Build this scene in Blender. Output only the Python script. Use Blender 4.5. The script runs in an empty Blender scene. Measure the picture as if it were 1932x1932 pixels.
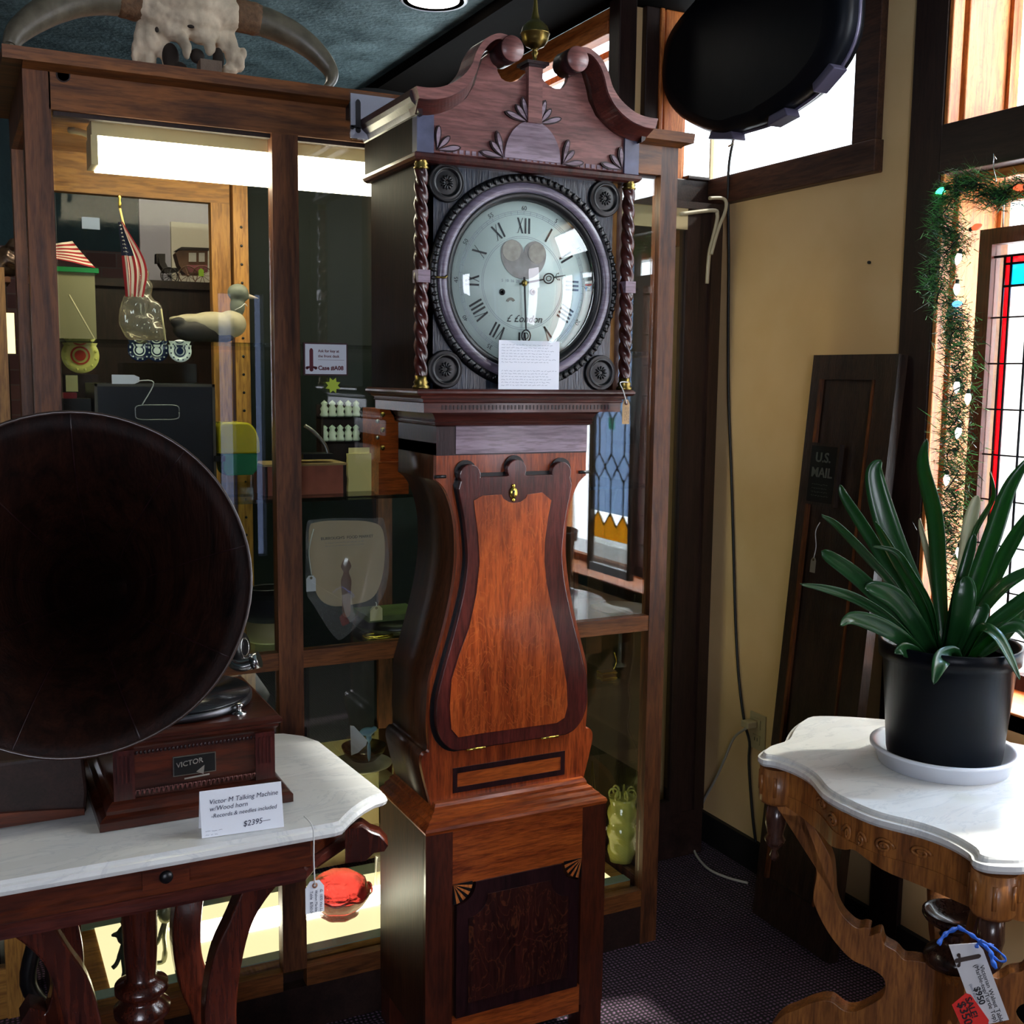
import bpy, bmesh, math, random
from mathutils import Vector, Matrix
random.seed(7)
PI = math.pi
S = bpy.context.scene
COL = S.collection

# ---------------------------------------------------------------- camera
F_PX = 2110.0
YAW, PITCH, ROLL = math.radians(26.7), math.radians(6.95), math.radians(0.67)
CAM = Vector((0, 0, 1.5))
Rw = Vector((math.cos(YAW), -math.sin(YAW), 0))
Fh = Vector((math.sin(YAW), math.cos(YAW), 0))
Fw = Fh * math.cos(PITCH) - Vector((0, 0, math.sin(PITCH)))
Dn = -Fh * math.sin(PITCH) - Vector((0, 0, math.cos(PITCH)))
RX = Rw * math.cos(ROLL) - Dn * math.sin(ROLL)
RD = Rw * math.sin(ROLL) + Dn * math.cos(ROLL)
cd = bpy.data.cameras.new('camera'); cam = bpy.data.objects.new('camera', cd); COL.objects.link(cam)
cd.sensor_width = 36; cd.lens = F_PX / 1932 * 36; cd.clip_start = .05
cam.matrix_world = Matrix(((RX.x, -RD.x, -Fw.x, CAM.x), (RX.y, -RD.y, -Fw.y, CAM.y), (RX.z, -RD.z, -Fw.z, CAM.z), (0, 0, 0, 1)))
S.camera = cam
# ---------------------------------------------------------------- world, sun, window light, exposure
S.view_settings.view_transform = 'Standard'; S.view_settings.look = 'None'
S.view_settings.gamma = 1; S.view_settings.use_curve_mapping = False
S.view_settings.exposure = 0.35
W = bpy.data.worlds.new('sky'); S.world = W; W.use_nodes = True
bg = W.node_tree.nodes['Background']; bg.inputs[0].default_value = (.86, .92, 1, 1); bg.inputs[1].default_value = 5.0
def lamp(name, kind, loc, d, energy, color, sx=1, sy=1):
    l = bpy.data.lights.new(name, kind); o = bpy.data.objects.new(name, l); COL.objects.link(o)
    o.location = loc; l.energy = energy; l.color = color
    o.rotation_euler = Vector(d).to_track_quat('-Z', 'Y').to_euler()
    if kind == 'AREA': l.shape = 'RECTANGLE'; l.size = sx; l.size_y = sy
    if kind == 'SUN': l.angle = math.radians(2.5)
    return o
lamp('sun', 'SUN', (4, 1, 5), (-1, .22, -1.05), 7, (1, .95, .87))
lamp('daylight_right_window', 'AREA', (2.34, 1.3, 1.37), (-1, 0, -.05), 30, (.86, .92, 1), 1.3, 1.1)
lamp('daylight_right_transom', 'AREA', (2.34, 1.3, 2.34), (-1, 0, -.1), 12, (.86, .92, 1), 1.3, .4)
lamp('daylight_front_window', 'AREA', (-1.1, -2.35, 1.75), (0.35, 1, -.03), 38, (.82, .84, 1), 1.4, 1.2)
lamp('daylight_door_glass', 'AREA', (2.12, -.05, 1.6), (-1, .3, 0), 6, (.9, .88, 1), .3, 1.0)
lamp('daylight_back_window', 'AREA', (1.84, 3.7, 2.2), (-1, 0, -.2), 1.5, (.9, .95, 1), 1.1, .4)

# ---------------------------------------------------------------- pixel helpers
def ray(px, py):
    return ((px - 966) / F_PX) * RX + ((py - 966) / F_PX) * RD + Fw
def at(px, py, ax, val):
    r = ray(px, py); t = (val - CAM[ax]) / r[ax]; return CAM + r * t
def proj(P):
    v = Vector(P) - CAM; z = v.dot(Fw); return (966 + F_PX * v.dot(RX) / z, 966 + F_PX * v.dot(RD) / z)
def xat(px, Y, z):
    a, b = 0.0, 3.0
    for _ in range(30):
        m = (a + b) / 2
        if proj((m, Y, z))[0] < px: a = m
        else: b = m
    return a
# ---------------------------------------------------------------- materials
MATS = {}
def new_mat(name):
    m = bpy.data.materials.new(name); m.use_nodes = True; MATS[name] = m
    return m, m.node_tree, m.node_tree.nodes['Principled BSDF']
def c4(c): return (c[0], c[1], c[2], 1)
def hexc(h):
    f = lambda v: (v / 12.92) if v <= .04045 else ((v + .055) / 1.055) ** 2.4
    return tuple(f(int(h[i:i + 2], 16) / 255) for i in (0, 2, 4))
def plain(name, col, rough=.5, metal=0, spec=.5, bump=0, bscale=60, var=0, coat=0):
    m, t, b = new_mat(name)
    b.inputs['Base Color'].default_value = c4(col); b.inputs['Roughness'].default_value = rough
    b.inputs['Metallic'].default_value = metal; b.inputs['Specular IOR Level'].default_value = spec
    b.inputs['Coat Weight'].default_value = coat; b.inputs['Coat Roughness'].default_value = .12
    if bump or var:
        tc = t.nodes.new('ShaderNodeTexCoord'); n = t.nodes.new('ShaderNodeTexNoise')
        n.inputs['Scale'].default_value = bscale; n.inputs['Detail'].default_value = 5
        t.links.new(tc.outputs['Object'], n.inputs['Vector'])
        if bump:
            bp = t.nodes.new('ShaderNodeBump'); bp.inputs['Strength'].default_value = bump; bp.inputs['Distance'].default_value = .004
            t.links.new(n.outputs['Fac'], bp.inputs['Height']); t.links.new(bp.outputs['Normal'], b.inputs['Normal'])
        if var:
            r = t.nodes.new('ShaderNodeValToRGB')
            r.color_ramp.elements[0].position = .3; r.color_ramp.elements[1].position = .7
            r.color_ramp.elements[0].color = c4([v * (1 - var) for v in col]); r.color_ramp.elements[1].color = c4([min(1, v * (1 + var)) for v in col])
            t.links.new(n.outputs['Fac'], r.inputs['Fac']); t.links.new(r.outputs['Color'], b.inputs['Base Color'])
    return m
def wood(name, dark, light, axis='Z', scale=9, rough=.35, spec=.5, coat=0, bump=.15, stretch=9, flake=None):
    m, t, b = new_mat(name)
    tc = t.nodes.new('ShaderNodeTexCoord'); mp = t.nodes.new('ShaderNodeMapping')
    s = {'X': (1 / stretch, 1, 1), 'Y': (1, 1 / stretch, 1), 'Z': (1, 1, 1 / stretch)}[axis]
    mp.inputs['Scale'].default_value = [v * scale for v in s]
    t.links.new(tc.outputs['Object'], mp.inputs['Vector'])
    n = t.nodes.new('ShaderNodeTexNoise'); n.inputs['Scale'].default_value = 3.0; n.inputs['Detail'].default_value = 8; n.inputs['Roughness'].default_value = .65; n.inputs['Distortion'].default_value = .8
    t.links.new(mp.outputs['Vector'], n.inputs['Vector'])
    r = t.nodes.new('ShaderNodeValToRGB'); e = r.color_ramp.elements
    e[0].position = .32; e[1].position = .68; e[0].color = c4(dark); e[1].color = c4(light)
    t.links.new(n.outputs['Fac'], r.inputs['Fac'])
    out = r.outputs['Color']
    # fine pores
    n2 = t.nodes.new('ShaderNodeTexNoise'); n2.inputs['Scale'].default_value = 22; n2.inputs['Detail'].default_value = 3
    t.links.new(mp.outputs['Vector'], n2.inputs['Vector'])
    mx = t.nodes.new('ShaderNodeMixRGB'); mx.blend_type = 'MULTIPLY'; mx.inputs['Fac'].default_value = .55
    r2 = t.nodes.new('ShaderNodeValToRGB'); r2.color_ramp.elements[0].position = .38; r2.color_ramp.elements[1].position = .55
    r2.color_ramp.elements[0].color = (.35, .3, .3, 1); r2.color_ramp.elements[1].color = (1, 1, 1, 1)
    t.links.new(n2.outputs['Fac'], r2.inputs['Fac']); t.links.new(out, mx.inputs[1]); t.links.new(r2.outputs['Color'], mx.inputs[2]); out = mx.outputs[0]
    if flake:   # quarter-sawn figure: irregular short pale ribbons
        w = t.nodes.new('ShaderNodeTexNoise'); w.inputs['Scale'].default_value = 13; w.inputs['Detail'].default_value = 2; w.inputs['Distortion'].default_value = 3.0
        m2 = t.nodes.new('ShaderNodeMapping'); m2.inputs['Scale'].default_value = (1.6, 1, .7)
        t.links.new(tc.outputs['Object'], m2.inputs['Vector']); t.links.new(m2.outputs['Vector'], w.inputs['Vector'])
        r3 = t.nodes.new('ShaderNodeValToRGB'); f = r3.color_ramp.elements
        f[0].position = .47; f[0].color = (0, 0, 0, 1); f[1].position = .5; f[1].color = (1, 1, 1, 1)
        g = f.new(.53); g.color = (0, 0, 0, 1)
        t.links.new(w.outputs['Fac'], r3.inputs['Fac'])
        mf = t.nodes.new('ShaderNodeMixRGB'); mf.inputs[2].default_value = c4(flake)
        mm = t.nodes.new('ShaderNodeMath'); mm.operation = 'MULTIPLY'; mm.inputs[1].default_value = .4
        t.links.new(r3.outputs['Color'], mm.inputs[0]); t.links.new(mm.outputs[0], mf.inputs[0]); t.links.new(out, mf.inputs[1]); out = mf.outputs[0]
    t.links.new(out, b.inputs['Base Color'])
    b.inputs['Roughness'].default_value = rough; b.inputs['Specular IOR Level'].default_value = spec
    b.inputs['Coat Weight'].default_value = coat; b.inputs['Coat Roughness'].default_value = .1
    bp = t.nodes.new('ShaderNodeBump'); bp.inputs['Strength'].default_value = bump; bp.inputs['Distance'].default_value = .002
    t.links.new(n2.outputs['Fac'], bp.inputs['Height']); t.links.new(bp.outputs['Normal'], b.inputs['Normal'])
    return m
def glass(name, tint=(.93, .97, .95), rough=0, ior=1.5, op=0, opcol=(1, 1, 1)):
    m, t, b = new_mat(name)
    tr = t.nodes.new('ShaderNodeBsdfTransparent'); tr.inputs[0].default_value = c4(tint)
    gl = t.nodes.new('ShaderNodeBsdfGlossy'); gl.inputs['Roughness'].default_value = rough
    lw = t.nodes.new('ShaderNodeLayerWeight'); lw.inputs['Blend'].default_value = .5
    pw = t.nodes.new('ShaderNodeMath'); pw.operation = 'POWER'; pw.inputs[1].default_value = 5
    fr = t.nodes.new('ShaderNodeMath'); fr.operation = 'MULTIPLY_ADD'; r0 = ((ior - 1) / (ior + 1)) ** 2 * 2
    fr.inputs[1].default_value = 1 - r0; fr.inputs[2].default_value = r0
    t.links.new(lw.outputs['Facing'], pw.inputs[0]); t.links.new(pw.outputs[0], fr.inputs[0])
    mx = t.nodes.new('ShaderNodeMixShader'); o = t.nodes['Material Output']
    t.links.new(fr.outputs[0], mx.inputs[0]); t.links.new(tr.outputs[0], mx.inputs[1]); t.links.new(gl.outputs[0], mx.inputs[2])
    last = mx
    if op:
        b.inputs['Base Color'].default_value = c4(opcol); b.inputs['Roughness'].default_value = .35
        m2 = t.nodes.new('ShaderNodeMixShader'); m2.inputs[0].default_value = op
        t.links.new(mx.outputs[0], m2.inputs[1]); t.links.new(b.outputs[0], m2.inputs[2]); last = m2
    t.links.new(last.outputs[0], o.inputs[0])
    return m
def emit(name, col, strength):
    m, t, b = new_mat(name)
    b.inputs['Base Color'].default_value = (.1, .1, .1, 1)
    b.inputs['Emission Color'].default_value = c4(col); b.inputs['Emission Strength'].default_value = strength
    return m
H = hexc
MAH = wood('mahogany', H('2e100c'), H('5e2a20'), 'X', 14, .3, .5, .3)
MAHV = wood('mahogany_upright', H('240c0a'), H('54201a'), 'Z', 14, .3, .5, .3)
MAHP = wood('faded_mahogany', H('5b2f2c'), H('96615a'), 'X', 10, .42, .5, .1)
MAHG = wood('violet_sheen_mahogany', H('6a5460'), H('9d8a98'), 'X', 9, .4, .5, .2)  # violet sheen from the windows put into the wood colour
DKB = wood('dark_crossbanding', H('150709'), H('33161a'), 'Z', 14, .35, .4, .1)
DOORB = wood('door_crossbanding', H('34120f'), H('642822'), 'Z', 14, .28, .5, .3)
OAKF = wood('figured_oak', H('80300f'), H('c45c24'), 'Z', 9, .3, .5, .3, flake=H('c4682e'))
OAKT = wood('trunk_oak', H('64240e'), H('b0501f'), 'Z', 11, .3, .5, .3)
OAKH = wood('cross_grain_oak', H('702c10'), H('c06024'), 'X', 12, .3, .5, .25)
OAKB = wood('base_oak', H('2c110a'), H('5c2713'), 'Z', 10, .33, .5, .25)
OAKP = wood('dark_figured_oak', H('210a09'), H('3e1812'), 'Z', 9, .3, .5, .25, flake=H('7b4424'))
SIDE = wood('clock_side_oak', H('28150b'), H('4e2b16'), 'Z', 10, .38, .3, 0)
HSIDE = wood('shaded_hood_oak', H('120a06'), H('22140c'), 'Z', 10, .6, .05, 0)  # darker, duller copy of the side oak, shade put into its colour
EBON = wood('ebonised_wood', H('10131a'), H('2e3a49'), 'Z', 12, .3, .6, .35, bump=.5)
EBD = plain('black_lacquer', H('08080a'), .36, spec=.5)
RINGM = wood('greyed_ring_veneer', H('4d4553'), H('786e80'), 'X', 10, .35, .5, .3)
BRASS = plain('aged_brass', H('84713c'), .33, 1, var=.25, bscale=20)
BRIGHT = plain('polished_brass', H('e2c55a'), .25, 1)
CAB = wood('cabinet_oak', H('3e2212'), H('7c4a28'), 'Z', 9, .45, .4, 0)
CABX = wood('cabinet_oak_rail', H('442512'), H('8c5426'), 'X', 9, .45, .4, 0)
CABIN = wood('golden_oak', H('8a5a22'), H('c08a42'), 'Z', 9, .45, .4, 0)
CABINX = wood('golden_oak_rail', H('8a5a22'), H('c08a42'), 'X', 9, .45, .4, 0)
DKW = wood('dark_stained_wood', H('1d100b'), H('35201a'), 'Z', 8, .5, .4)
DKWX = wood('dark_stained_rail', H('1d100b'), H('35201a'), 'Y', 8, .5, .4)
FIR = wood('orange_fir', H('a4511e'), H('dc8a45'), 'Z', 7, .45, .4, flake=H('8a3a14'))
FIRY = wood('orange_fir_rail', H('a4511e'), H('dc8a45'), 'Y', 7, .45, .4)
REDW = wood('red_brown_frame', H('5a2114'), H('7c3220'), 'Z', 9, .4, .4)
WAL = wood('walnut', H('301208'), H('6b2f14'), 'X', 10, .3, .5, .3)
WALP = wood('walnut_leg', H('2a0e08'), H('5a2414'), 'Z', 10, .25, .5, .5)
HONEY = wood('honey_walnut', H('744420'), H('b87536'), 'Z', 10, .4, .5, .15)
BOWLW = wood('dark_turned_walnut', H('2c1a14'), H('523528'), 'Z', 10, .25, .5, .4)
MACH = wood('machine_oak', H('240b06'), H('55220f'), 'X', 14, .3, .5, .3)
HORN = wood('horn_veneer', H('0b0403'), H('2a130b'), 'Z', 12, .55, .1, 0, bump=.4)
MAILW = wood('mailbox_oak', H('1c130d'), H('3e2a1c'), 'Z', 14, .4, .5, .15, bump=.5)
def marble():
    m, t, b = new_mat('white_marble'); tc = t.nodes.new('ShaderNodeTexCoord'); mp = t.nodes.new('ShaderNodeMapping'); mp.inputs['Rotation'].default_value = (0, 0, .7); mp.inputs['Scale'].default_value = (1, 3.2, 1)
    n = t.nodes.new('ShaderNodeTexNoise'); n.inputs['Scale'].default_value = 5; n.inputs['Detail'].default_value = 9; n.inputs['Roughness'].default_value = .62; n.inputs['Distortion'].default_value = 1.2
    r = t.nodes.new('ShaderNodeValToRGB'); e = r.color_ramp.elements; e[0].position = .42; e[0].color = (.74, .74, .71, 1); e[1].position = .62; e[1].color = (.80, .80, .77, 1)
    k = e.new(.505); k.color = (.66, .67, .66, 1); k2 = e.new(.53); k2.color = (.78, .78, .75, 1); k3 = e.new(.48); k3.color = (.76, .76, .73, 1)
    t.links.new(tc.outputs['Object'], mp.inputs['Vector']); t.links.new(mp.outputs['Vector'], n.inputs['Vector']); t.links.new(n.outputs['Fac'], r.inputs['Fac']); t.links.new(r.outputs['Color'], b.inputs['Base Color'])
    b.inputs['Roughness'].default_value = .22; return m
MARB = marble()
TRIM = wood('brown_trim', H('2e1c15'), H('5c3c2c'), 'Y', 8, .5, .4)
PAPER = plain('white_paper', (.82, .84, .9), .6)
CREAM = plain('cream_card', H('d8cf9a'), .6)
MANILA = plain('manila_tag', H('b08f63'), .65)
STRING = plain('white_string', (.75, .75, .72), .8)
INK = plain('dark_ink', H('1c2340'), .6)
PRINT = plain('black_print', H('18161a'), .6)
FADE = plain('faded_ink', H('8a8f9c'), .7)
LOGO = plain('dark_red_print', H('6a2a33'), .6)
REDST = plain('red_sticker', H('e0281e'), .5)
RIBB = plain('blue_ribbon', H('2f62c4'), .35)
NICK = plain('nickel', (.75, .74, .72), .2, 1)
STEEL = plain('dull_steel', (.4, .4, .4), .35, 1)
VINYL = plain('black_shellac', (.012, .012, .014), .22, coat=.4)
BLKP = plain('black_plastic', (.003, .004, .006), .33, spec=.12)
CASEM = plain('black_case_shell', (.004, .005, .008), .42, spec=.12, bump=.15, bscale=25)
WPL = plain('white_plastic', (.75, .78, .85), .3)
IVORY = plain('ivory_plastic', H('b9a984'), .4)
CONDUIT = plain('painted_conduit', H('b0a78e'), .5)
CORDB = plain('black_rubber', (.006, .006, .006), .5)
BONE = plain('weathered_bone', H('c6b49a'), .75, bump=1, bscale=16, var=.38)
BONED = plain('bone_hollow_shade', H('241a12'), .9)
HORNM = plain('grey_horn', H('5c5546'), .4, bump=.3, bscale=40, var=.3)
GL = glass('window_glass', (.96, .98, .98))
GLC = glass('cabinet_glass', (.94, .96, .94), 0, 1.5)
GLS = glass('shelf_glass', (.86, .94, .9), 0, 1.4)
GLJ = glass('jar_glass', (.86, .84, .72), .05, 1.5, .12, (.8, .78, .65))
GLD = glass('clock_glass', (.95, .98, .98), 0, 1.5)
PLB = glass('plastic_bag', (.93, .93, .93), .15, 1.45, .12)
M2 = MATS
# ---------------------------------------------------------------- mesh builder
def wloc(o):
    v = Vector((0, 0, 0))
    while o: v += o.location; o = o.parent
    return v
class MB:
    def __init__(s): s.v = []; s.f = []; s.mi = []; s.sm = []; s.cur = 0; s.smooth = False
    def add(s, vs, fs, sm=None):
        n = len(s.v); s.v += [tuple(v) for v in vs]
        for f in fs: s.f.append([i + n for i in f]); s.mi.append(s.cur); s.sm.append(s.smooth if sm is None else sm)
        return s
    def box(s, x0, x1, y0, y1, z0, z1):
        v = [(x, y, z) for x in (x0, x1) for y in (y0, y1) for z in (z0, z1)]
        return s.add(v, [(0, 1, 3, 2), (4, 6, 7, 5), (0, 4, 5, 1), (2, 3, 7, 6), (0, 2, 6, 4), (1, 5, 7, 3)], False)
    def prism(s, pts, ax, a, b, sm=False):
        # outline pts in the two other axes, extruded along ax from a to b
        def mk(p, h): return {0: (h, p[0], p[1]), 1: (p[0], h, p[1]), 2: (p[0], p[1], h)}[ax]
        n = len(pts); v = [mk(p, a) for p in pts] + [mk(p, b) for p in pts]
        s.add(v, [list(range(n)), list(range(n, 2 * n))[::-1]], False)
        s.add(v, [(i, (i + 1) % n, n + (i + 1) % n, n + i) for i in range(n)], sm)
        return s
    def plane_prism(s, pts, org, U, V, th, sm=False):
        U, V = Vector(U), Vector(V); N = U.cross(V).normalized() * th; org = Vector(org)
        v = [org + U * p[0] + V * p[1] for p in pts]; n = len(v); v += [q + N for q in v]
        s.add(v, [list(range(n)), list(range(n, 2 * n))[::-1]], False)
        s.add(v, [(i, (i + 1) % n, n + (i + 1) % n, n + i) for i in range(n)], sm)
        return s
    def lathe(s, prof, c, axis=(0, 0, 1), n=24, mod=None, sm=True, cap=True):
        A = Vector(axis).normalized(); U = A.orthogonal().normalized(); Vv = A.cross(U); c = Vector(c)
        v = []
        for (r, h) in prof:
            for k in range(n):
                t = 2 * PI * k / n; rr = r * (mod(t, h) if mod else 1)
                v.append(c + A * h + (U * math.cos(t) + Vv * math.sin(t)) * rr)
        f = []
        for j in range(len(prof) - 1):
            for k in range(n):
                k2 = (k + 1) % n; f.append((j * n + k, j * n + k2, (j + 1) * n + k2, (j + 1) * n + k))
        s.add(v, f, sm)
        if cap and prof[0][0] > 1e-5: s.add(v[:n], [list(range(n))[::-1]], False)
        if cap and prof[-1][0] > 1e-5: s.add(v[-n:], [list(range(n))], False)
        return s
    def tube(s, path, r, n=8, cap=True):
        path = [Vector(p) for p in path]; m = len(path); rs = r if hasattr(r, '__len__') else [r] * m
        T = [(path[min(i + 1, m - 1)] - path[max(i - 1, 0)]).normalized() for i in range(m)]
        U = T[0].orthogonal().normalized(); v = []
        for i in range(m):
            U = (U - T[i] * U.dot(T[i])).normalized(); B = T[i].cross(U)
            for k in range(n):
                a = 2 * PI * k / n; v.append(path[i] + (U * math.cos(a) + B * math.sin(a)) * rs[i])
        f = [(i * n + k, i * n + (k + 1) % n, (i + 1) * n + (k + 1) % n, (i + 1) * n + k) for i in range(m - 1) for k in range(n)]
        s.add(v, f, True)
        if cap: s.add(v[:n], [list(range(n))[::-1]], False); s.add(v[-n:], [list(range(n))], False)
        return s
    def ball(s, c, r, n=16, m=10, sc=(1, 1, 1), rot=None):
        v = []; f = []; c = Vector(c)
        for j in range(m + 1):
            p = PI * j / m
            for k in range(n):
                a = 2 * PI * k / n
                q = Vector((math.sin(p) * math.cos(a) * sc[0], math.sin(p) * math.sin(a) * sc[1], math.cos(p) * sc[2])) * r
                if rot: q = rot @ q
                v.append(c + q)
        for j in range(m):
            for k in range(n): f.append((j * n + k, (j + 1) * n + k, (j + 1) * n + (k + 1) % n, j * n + (k + 1) % n))
        return s.add(v, f, True)
    def grid(s, fn, nu, nv, sm=True, matfn=None):
        v = [fn(i / nu, j / nv) for i in range(nu + 1) for j in range(nv + 1)]
        base = len(s.v); s.v += [tuple(q) for q in v]
        for i in range(nu):
            for j in range(nv):
                a = i * (nv + 1) + j
                s.f.append([base + a, base + a + nv + 1, base + a + nv + 2, base + a + 1]); s.mi.append(matfn(i, j) if matfn else s.cur); s.sm.append(sm)
        return s
    def build(s, name, mat, parent=None, bevel=0, **kw):
        mats = mat if isinstance(mat, (list, tuple)) else [mat]
        if parent is None:
            xs = [v[0] for v in s.v]; ys = [v[1] for v in s.v]; zs = [v[2] for v in s.v]
            org = Vector(((min(xs) + max(xs)) / 2, (min(ys) + max(ys)) / 2, min(zs)))
        else: org = wloc(parent)
        me = bpy.data.meshes.new(name)
        me.from_pydata([(v[0] - org.x, v[1] - org.y, v[2] - org.z) for v in s.v], [], s.f)
        for m in mats: me.materials.append(m)
        me.polygons.foreach_set('material_index', s.mi); me.polygons.foreach_set('use_smooth', s.sm)
        bm = bmesh.new(); bm.from_mesh(me)
        bmesh.ops.remove_doubles(bm, verts=bm.verts, dist=1e-6); bmesh.ops.recalc_face_normals(bm, faces=bm.faces)
        bm.to_mesh(me); bm.free(); me.update()
        o = bpy.data.objects.new(name, me); COL.objects.link(o)
        if parent is None: o.location = org
        else: o.parent = parent
        if bevel:
            b = o.modifiers.new('edge', 'BEVEL'); b.width = bevel; b.segments = 2; b.limit_method = 'ANGLE'; b.angle_limit = .6
        for k, q in kw.items(): o[k] = q
        return o
def thing(name, label, cat, loc, group=None):
    o = bpy.data.objects.new(name, None); COL.objects.link(o); o.location = loc; o.empty_display_size = .05
    o['label'] = label; o['category'] = cat
    if group: o['group'] = group
    return o
def tag(o, label, cat, group=None):
    o['label'] = label; o['category'] = cat
    if group: o['group'] = group
    return o
def struct(o): o['kind'] = 'structure'; return o
def dup(root, loc, label=None):
    r = root.copy(); COL.objects.link(r); r.location = loc
    if label: r['label'] = label
    for ch in list(root.children):
        c = ch.copy(); COL.objects.link(c); c.parent = r
        for g in ch.children:
            d = g.copy(); COL.objects.link(d); d.parent = c
    return r
def cr(P, n=6, closed=False):
    # Catmull-Rom through points
    P = [Vector(p) for p in P]; m = len(P); out = []
    for i in range(m if closed else m - 1):
        g = (lambda k: P[k % m]) if closed else (lambda k: P[max(0, min(m - 1, k))])
        a, b, c, d = g(i - 1), g(i), g(i + 1), g(i + 2)
        for k in range(n):
            t = k / n
            out.append(.5 * ((2 * b) + (c - a) * t + (2 * a - 5 * b + 4 * c - d) * t * t + (3 * b - a - 3 * c + d) * t ** 3))
    if not closed: out.append(P[-1])
    return out
def xz(px, Y): return [(lambda q: (q.x, q.z))(at(a, b, 1, Y)) for a, b in px]
def yz(px, X): return [(lambda q: (q.y, q.z))(at(a, b, 0, X)) for a, b in px]
def text(s, size, mat, parent, org, U, V, name='lettering', shear=0, align='LEFT', depth=.0004, bold=0, **kw):
    U, V = Vector(U).normalized(), Vector(V).normalized(); N = U.cross(V)
    cu = bpy.data.curves.new('t', 'FONT'); cu.body = s; cu.size = size; cu.shear = shear; cu.align_x = align; cu.extrude = depth; cu.offset = bold; cu.resolution_u = 3
    o = bpy.data.objects.new('t', cu); COL.objects.link(o)
    me = bpy.data.meshes.new_from_object(o.evaluated_get(bpy.context.evaluated_depsgraph_get())); bpy.data.objects.remove(o)
    org = Vector(org) - wloc(parent)
    me.transform(Matrix(((U.x, V.x, N.x, org.x), (U.y, V.y, N.y, org.y), (U.z, V.z, N.z, org.z), (0, 0, 0, 1))))
    me.materials.clear(); me.materials.append(mat); me.name = name
    o = bpy.data.objects.new(name, me); COL.objects.link(o); o.parent = parent
    for k, q in kw.items(): o[k] = q
    return o
def scribble(parent, mat, org, U, V, w, rows, dz, amp=.0012, gap=None, name='handwriting'):
    U, V = Vector(U).normalized(), Vector(V).normalized(); N = U.cross(V); m = MB(); org = Vector(org)
    for r in range(rows):
        if gap and r in gap: continue
        x = 0; ww = w * random.uniform(.8, 1)
        while x < ww:
            L = random.uniform(.003, .009)
            pts = [(x + L * k / 5, -r * dz + random.uniform(-amp, amp)) for k in range(6)]
            for a, b in zip(pts, pts[1:]):
                h = amp * .35
                m.add([org + U * a[0] + V * (a[1] - h) + N * .0003, org + U * b[0] + V * (b[1] - h) + N * .0003, org + U * b[0] + V * (b[1] + h) + N * .0003, org + U * a[0] + V * (a[1] + h) + N * .0003], [(0, 1, 2, 3)])
            x += L + .0025
    return m.build(name, mat, parent)

# ---------------------------------------------------------------- room shell
def noise_col(name, c1, c2, scale, rough=.9, bump=.3, det=6):
    m, t, b = new_mat(name); tc = t.nodes.new('ShaderNodeTexCoord'); n = t.nodes.new('ShaderNodeTexNoise')
    n.inputs['Scale'].default_value = scale; n.inputs['Detail'].default_value = det
    r = t.nodes.new('ShaderNodeValToRGB'); r.color_ramp.elements[0].position = .35; r.color_ramp.elements[1].position = .65
    r.color_ramp.elements[0].color = c4(c1); r.color_ramp.elements[1].color = c4(c2)
    t.links.new(tc.outputs['Object'], n.inputs['Vector']); t.links.new(n.outputs['Fac'], r.inputs['Fac']); t.links.new(r.outputs['Color'], b.inputs['Base Color'])
    bp = t.nodes.new('ShaderNodeBump'); bp.inputs['Strength'].default_value = bump; bp.inputs['Distance'].default_value = .004
    n3 = t.nodes.new('ShaderNodeTexNoise'); n3.inputs['Scale'].default_value = scale * 8; t.links.new(tc.outputs['Object'], n3.inputs['Vector'])
    t.links.new(n3.outputs['Fac'], bp.inputs['Height']); t.links.new(bp.outputs['Normal'], b.inputs['Normal']); b.inputs['Roughness'].default_value = rough
    return m
BEIGE = noise_col('beige_plaster', H('d8b27a'), H('e3c08c'), 3, .85, .2)
TEAL = noise_col('teal_ceiling', H('3c5154'), H('6a8184'), 7, .85, 1.6, 9)
GREEN = noise_col('dark_green_wall', H('14282a'), H('1c3536'), 5)
mC, tC, bC = new_mat('patterned_carpet')
tc = tC.nodes.new('ShaderNodeTexCoord'); wv = tC.nodes.new('ShaderNodeTexWave'); wv.inputs['Scale'].default_value = 28; wv.inputs['Distortion'].default_value = 4; wv.inputs['Detail'].default_value = 1
w2 = tC.nodes.new('ShaderNodeTexWave'); w2.bands_direction = 'Y'; w2.inputs['Scale'].default_value = 28; w2.inputs['Distortion'].default_value = 4; w2.inputs['Detail'].default_value = 1
mu = tC.nodes.new('ShaderNodeMath'); mu.operation = 'MULTIPLY'
tC.links.new(tc.outputs['Object'], wv.inputs['Vector']); tC.links.new(tc.outputs['Object'], w2.inputs['Vector']); tC.links.new(wv.outputs['Fac'], mu.inputs[0]); tC.links.new(w2.outputs['Fac'], mu.inputs[1])
rp = tC.nodes.new('ShaderNodeValToRGB'); rp.color_ramp.elements[0].position = .15; rp.color_ramp.elements[1].position = .7
rp.color_ramp.elements[0].color = c4(H('160e13')); rp.color_ramp.elements[1].color = c4(H('74566e'))
tC.links.new(mu.outputs[0], rp.inputs['Fac']); tC.links.new(rp.outputs['Color'], bC.inputs['Base Color']); bC.inputs['Roughness'].default_value = .95
bp = tC.nodes.new('ShaderNodeBump'); bp.inputs['Strength'].default_value = .6; bp.inputs['Distance'].default_value = .004; tC.links.new(mu.outputs[0], bp.inputs['Height']); tC.links.new(bp.outputs['Normal'], bC.inputs['Normal'])
mB, tB, bB = new_mat('red_brick')
tc = tB.nodes.new('ShaderNodeTexCoord'); mp = tB.nodes.new('ShaderNodeMapping'); mp.inputs['Rotation'].default_value = (PI / 2, 0, 0); br = tB.nodes.new('ShaderNodeTexBrick')
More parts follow.
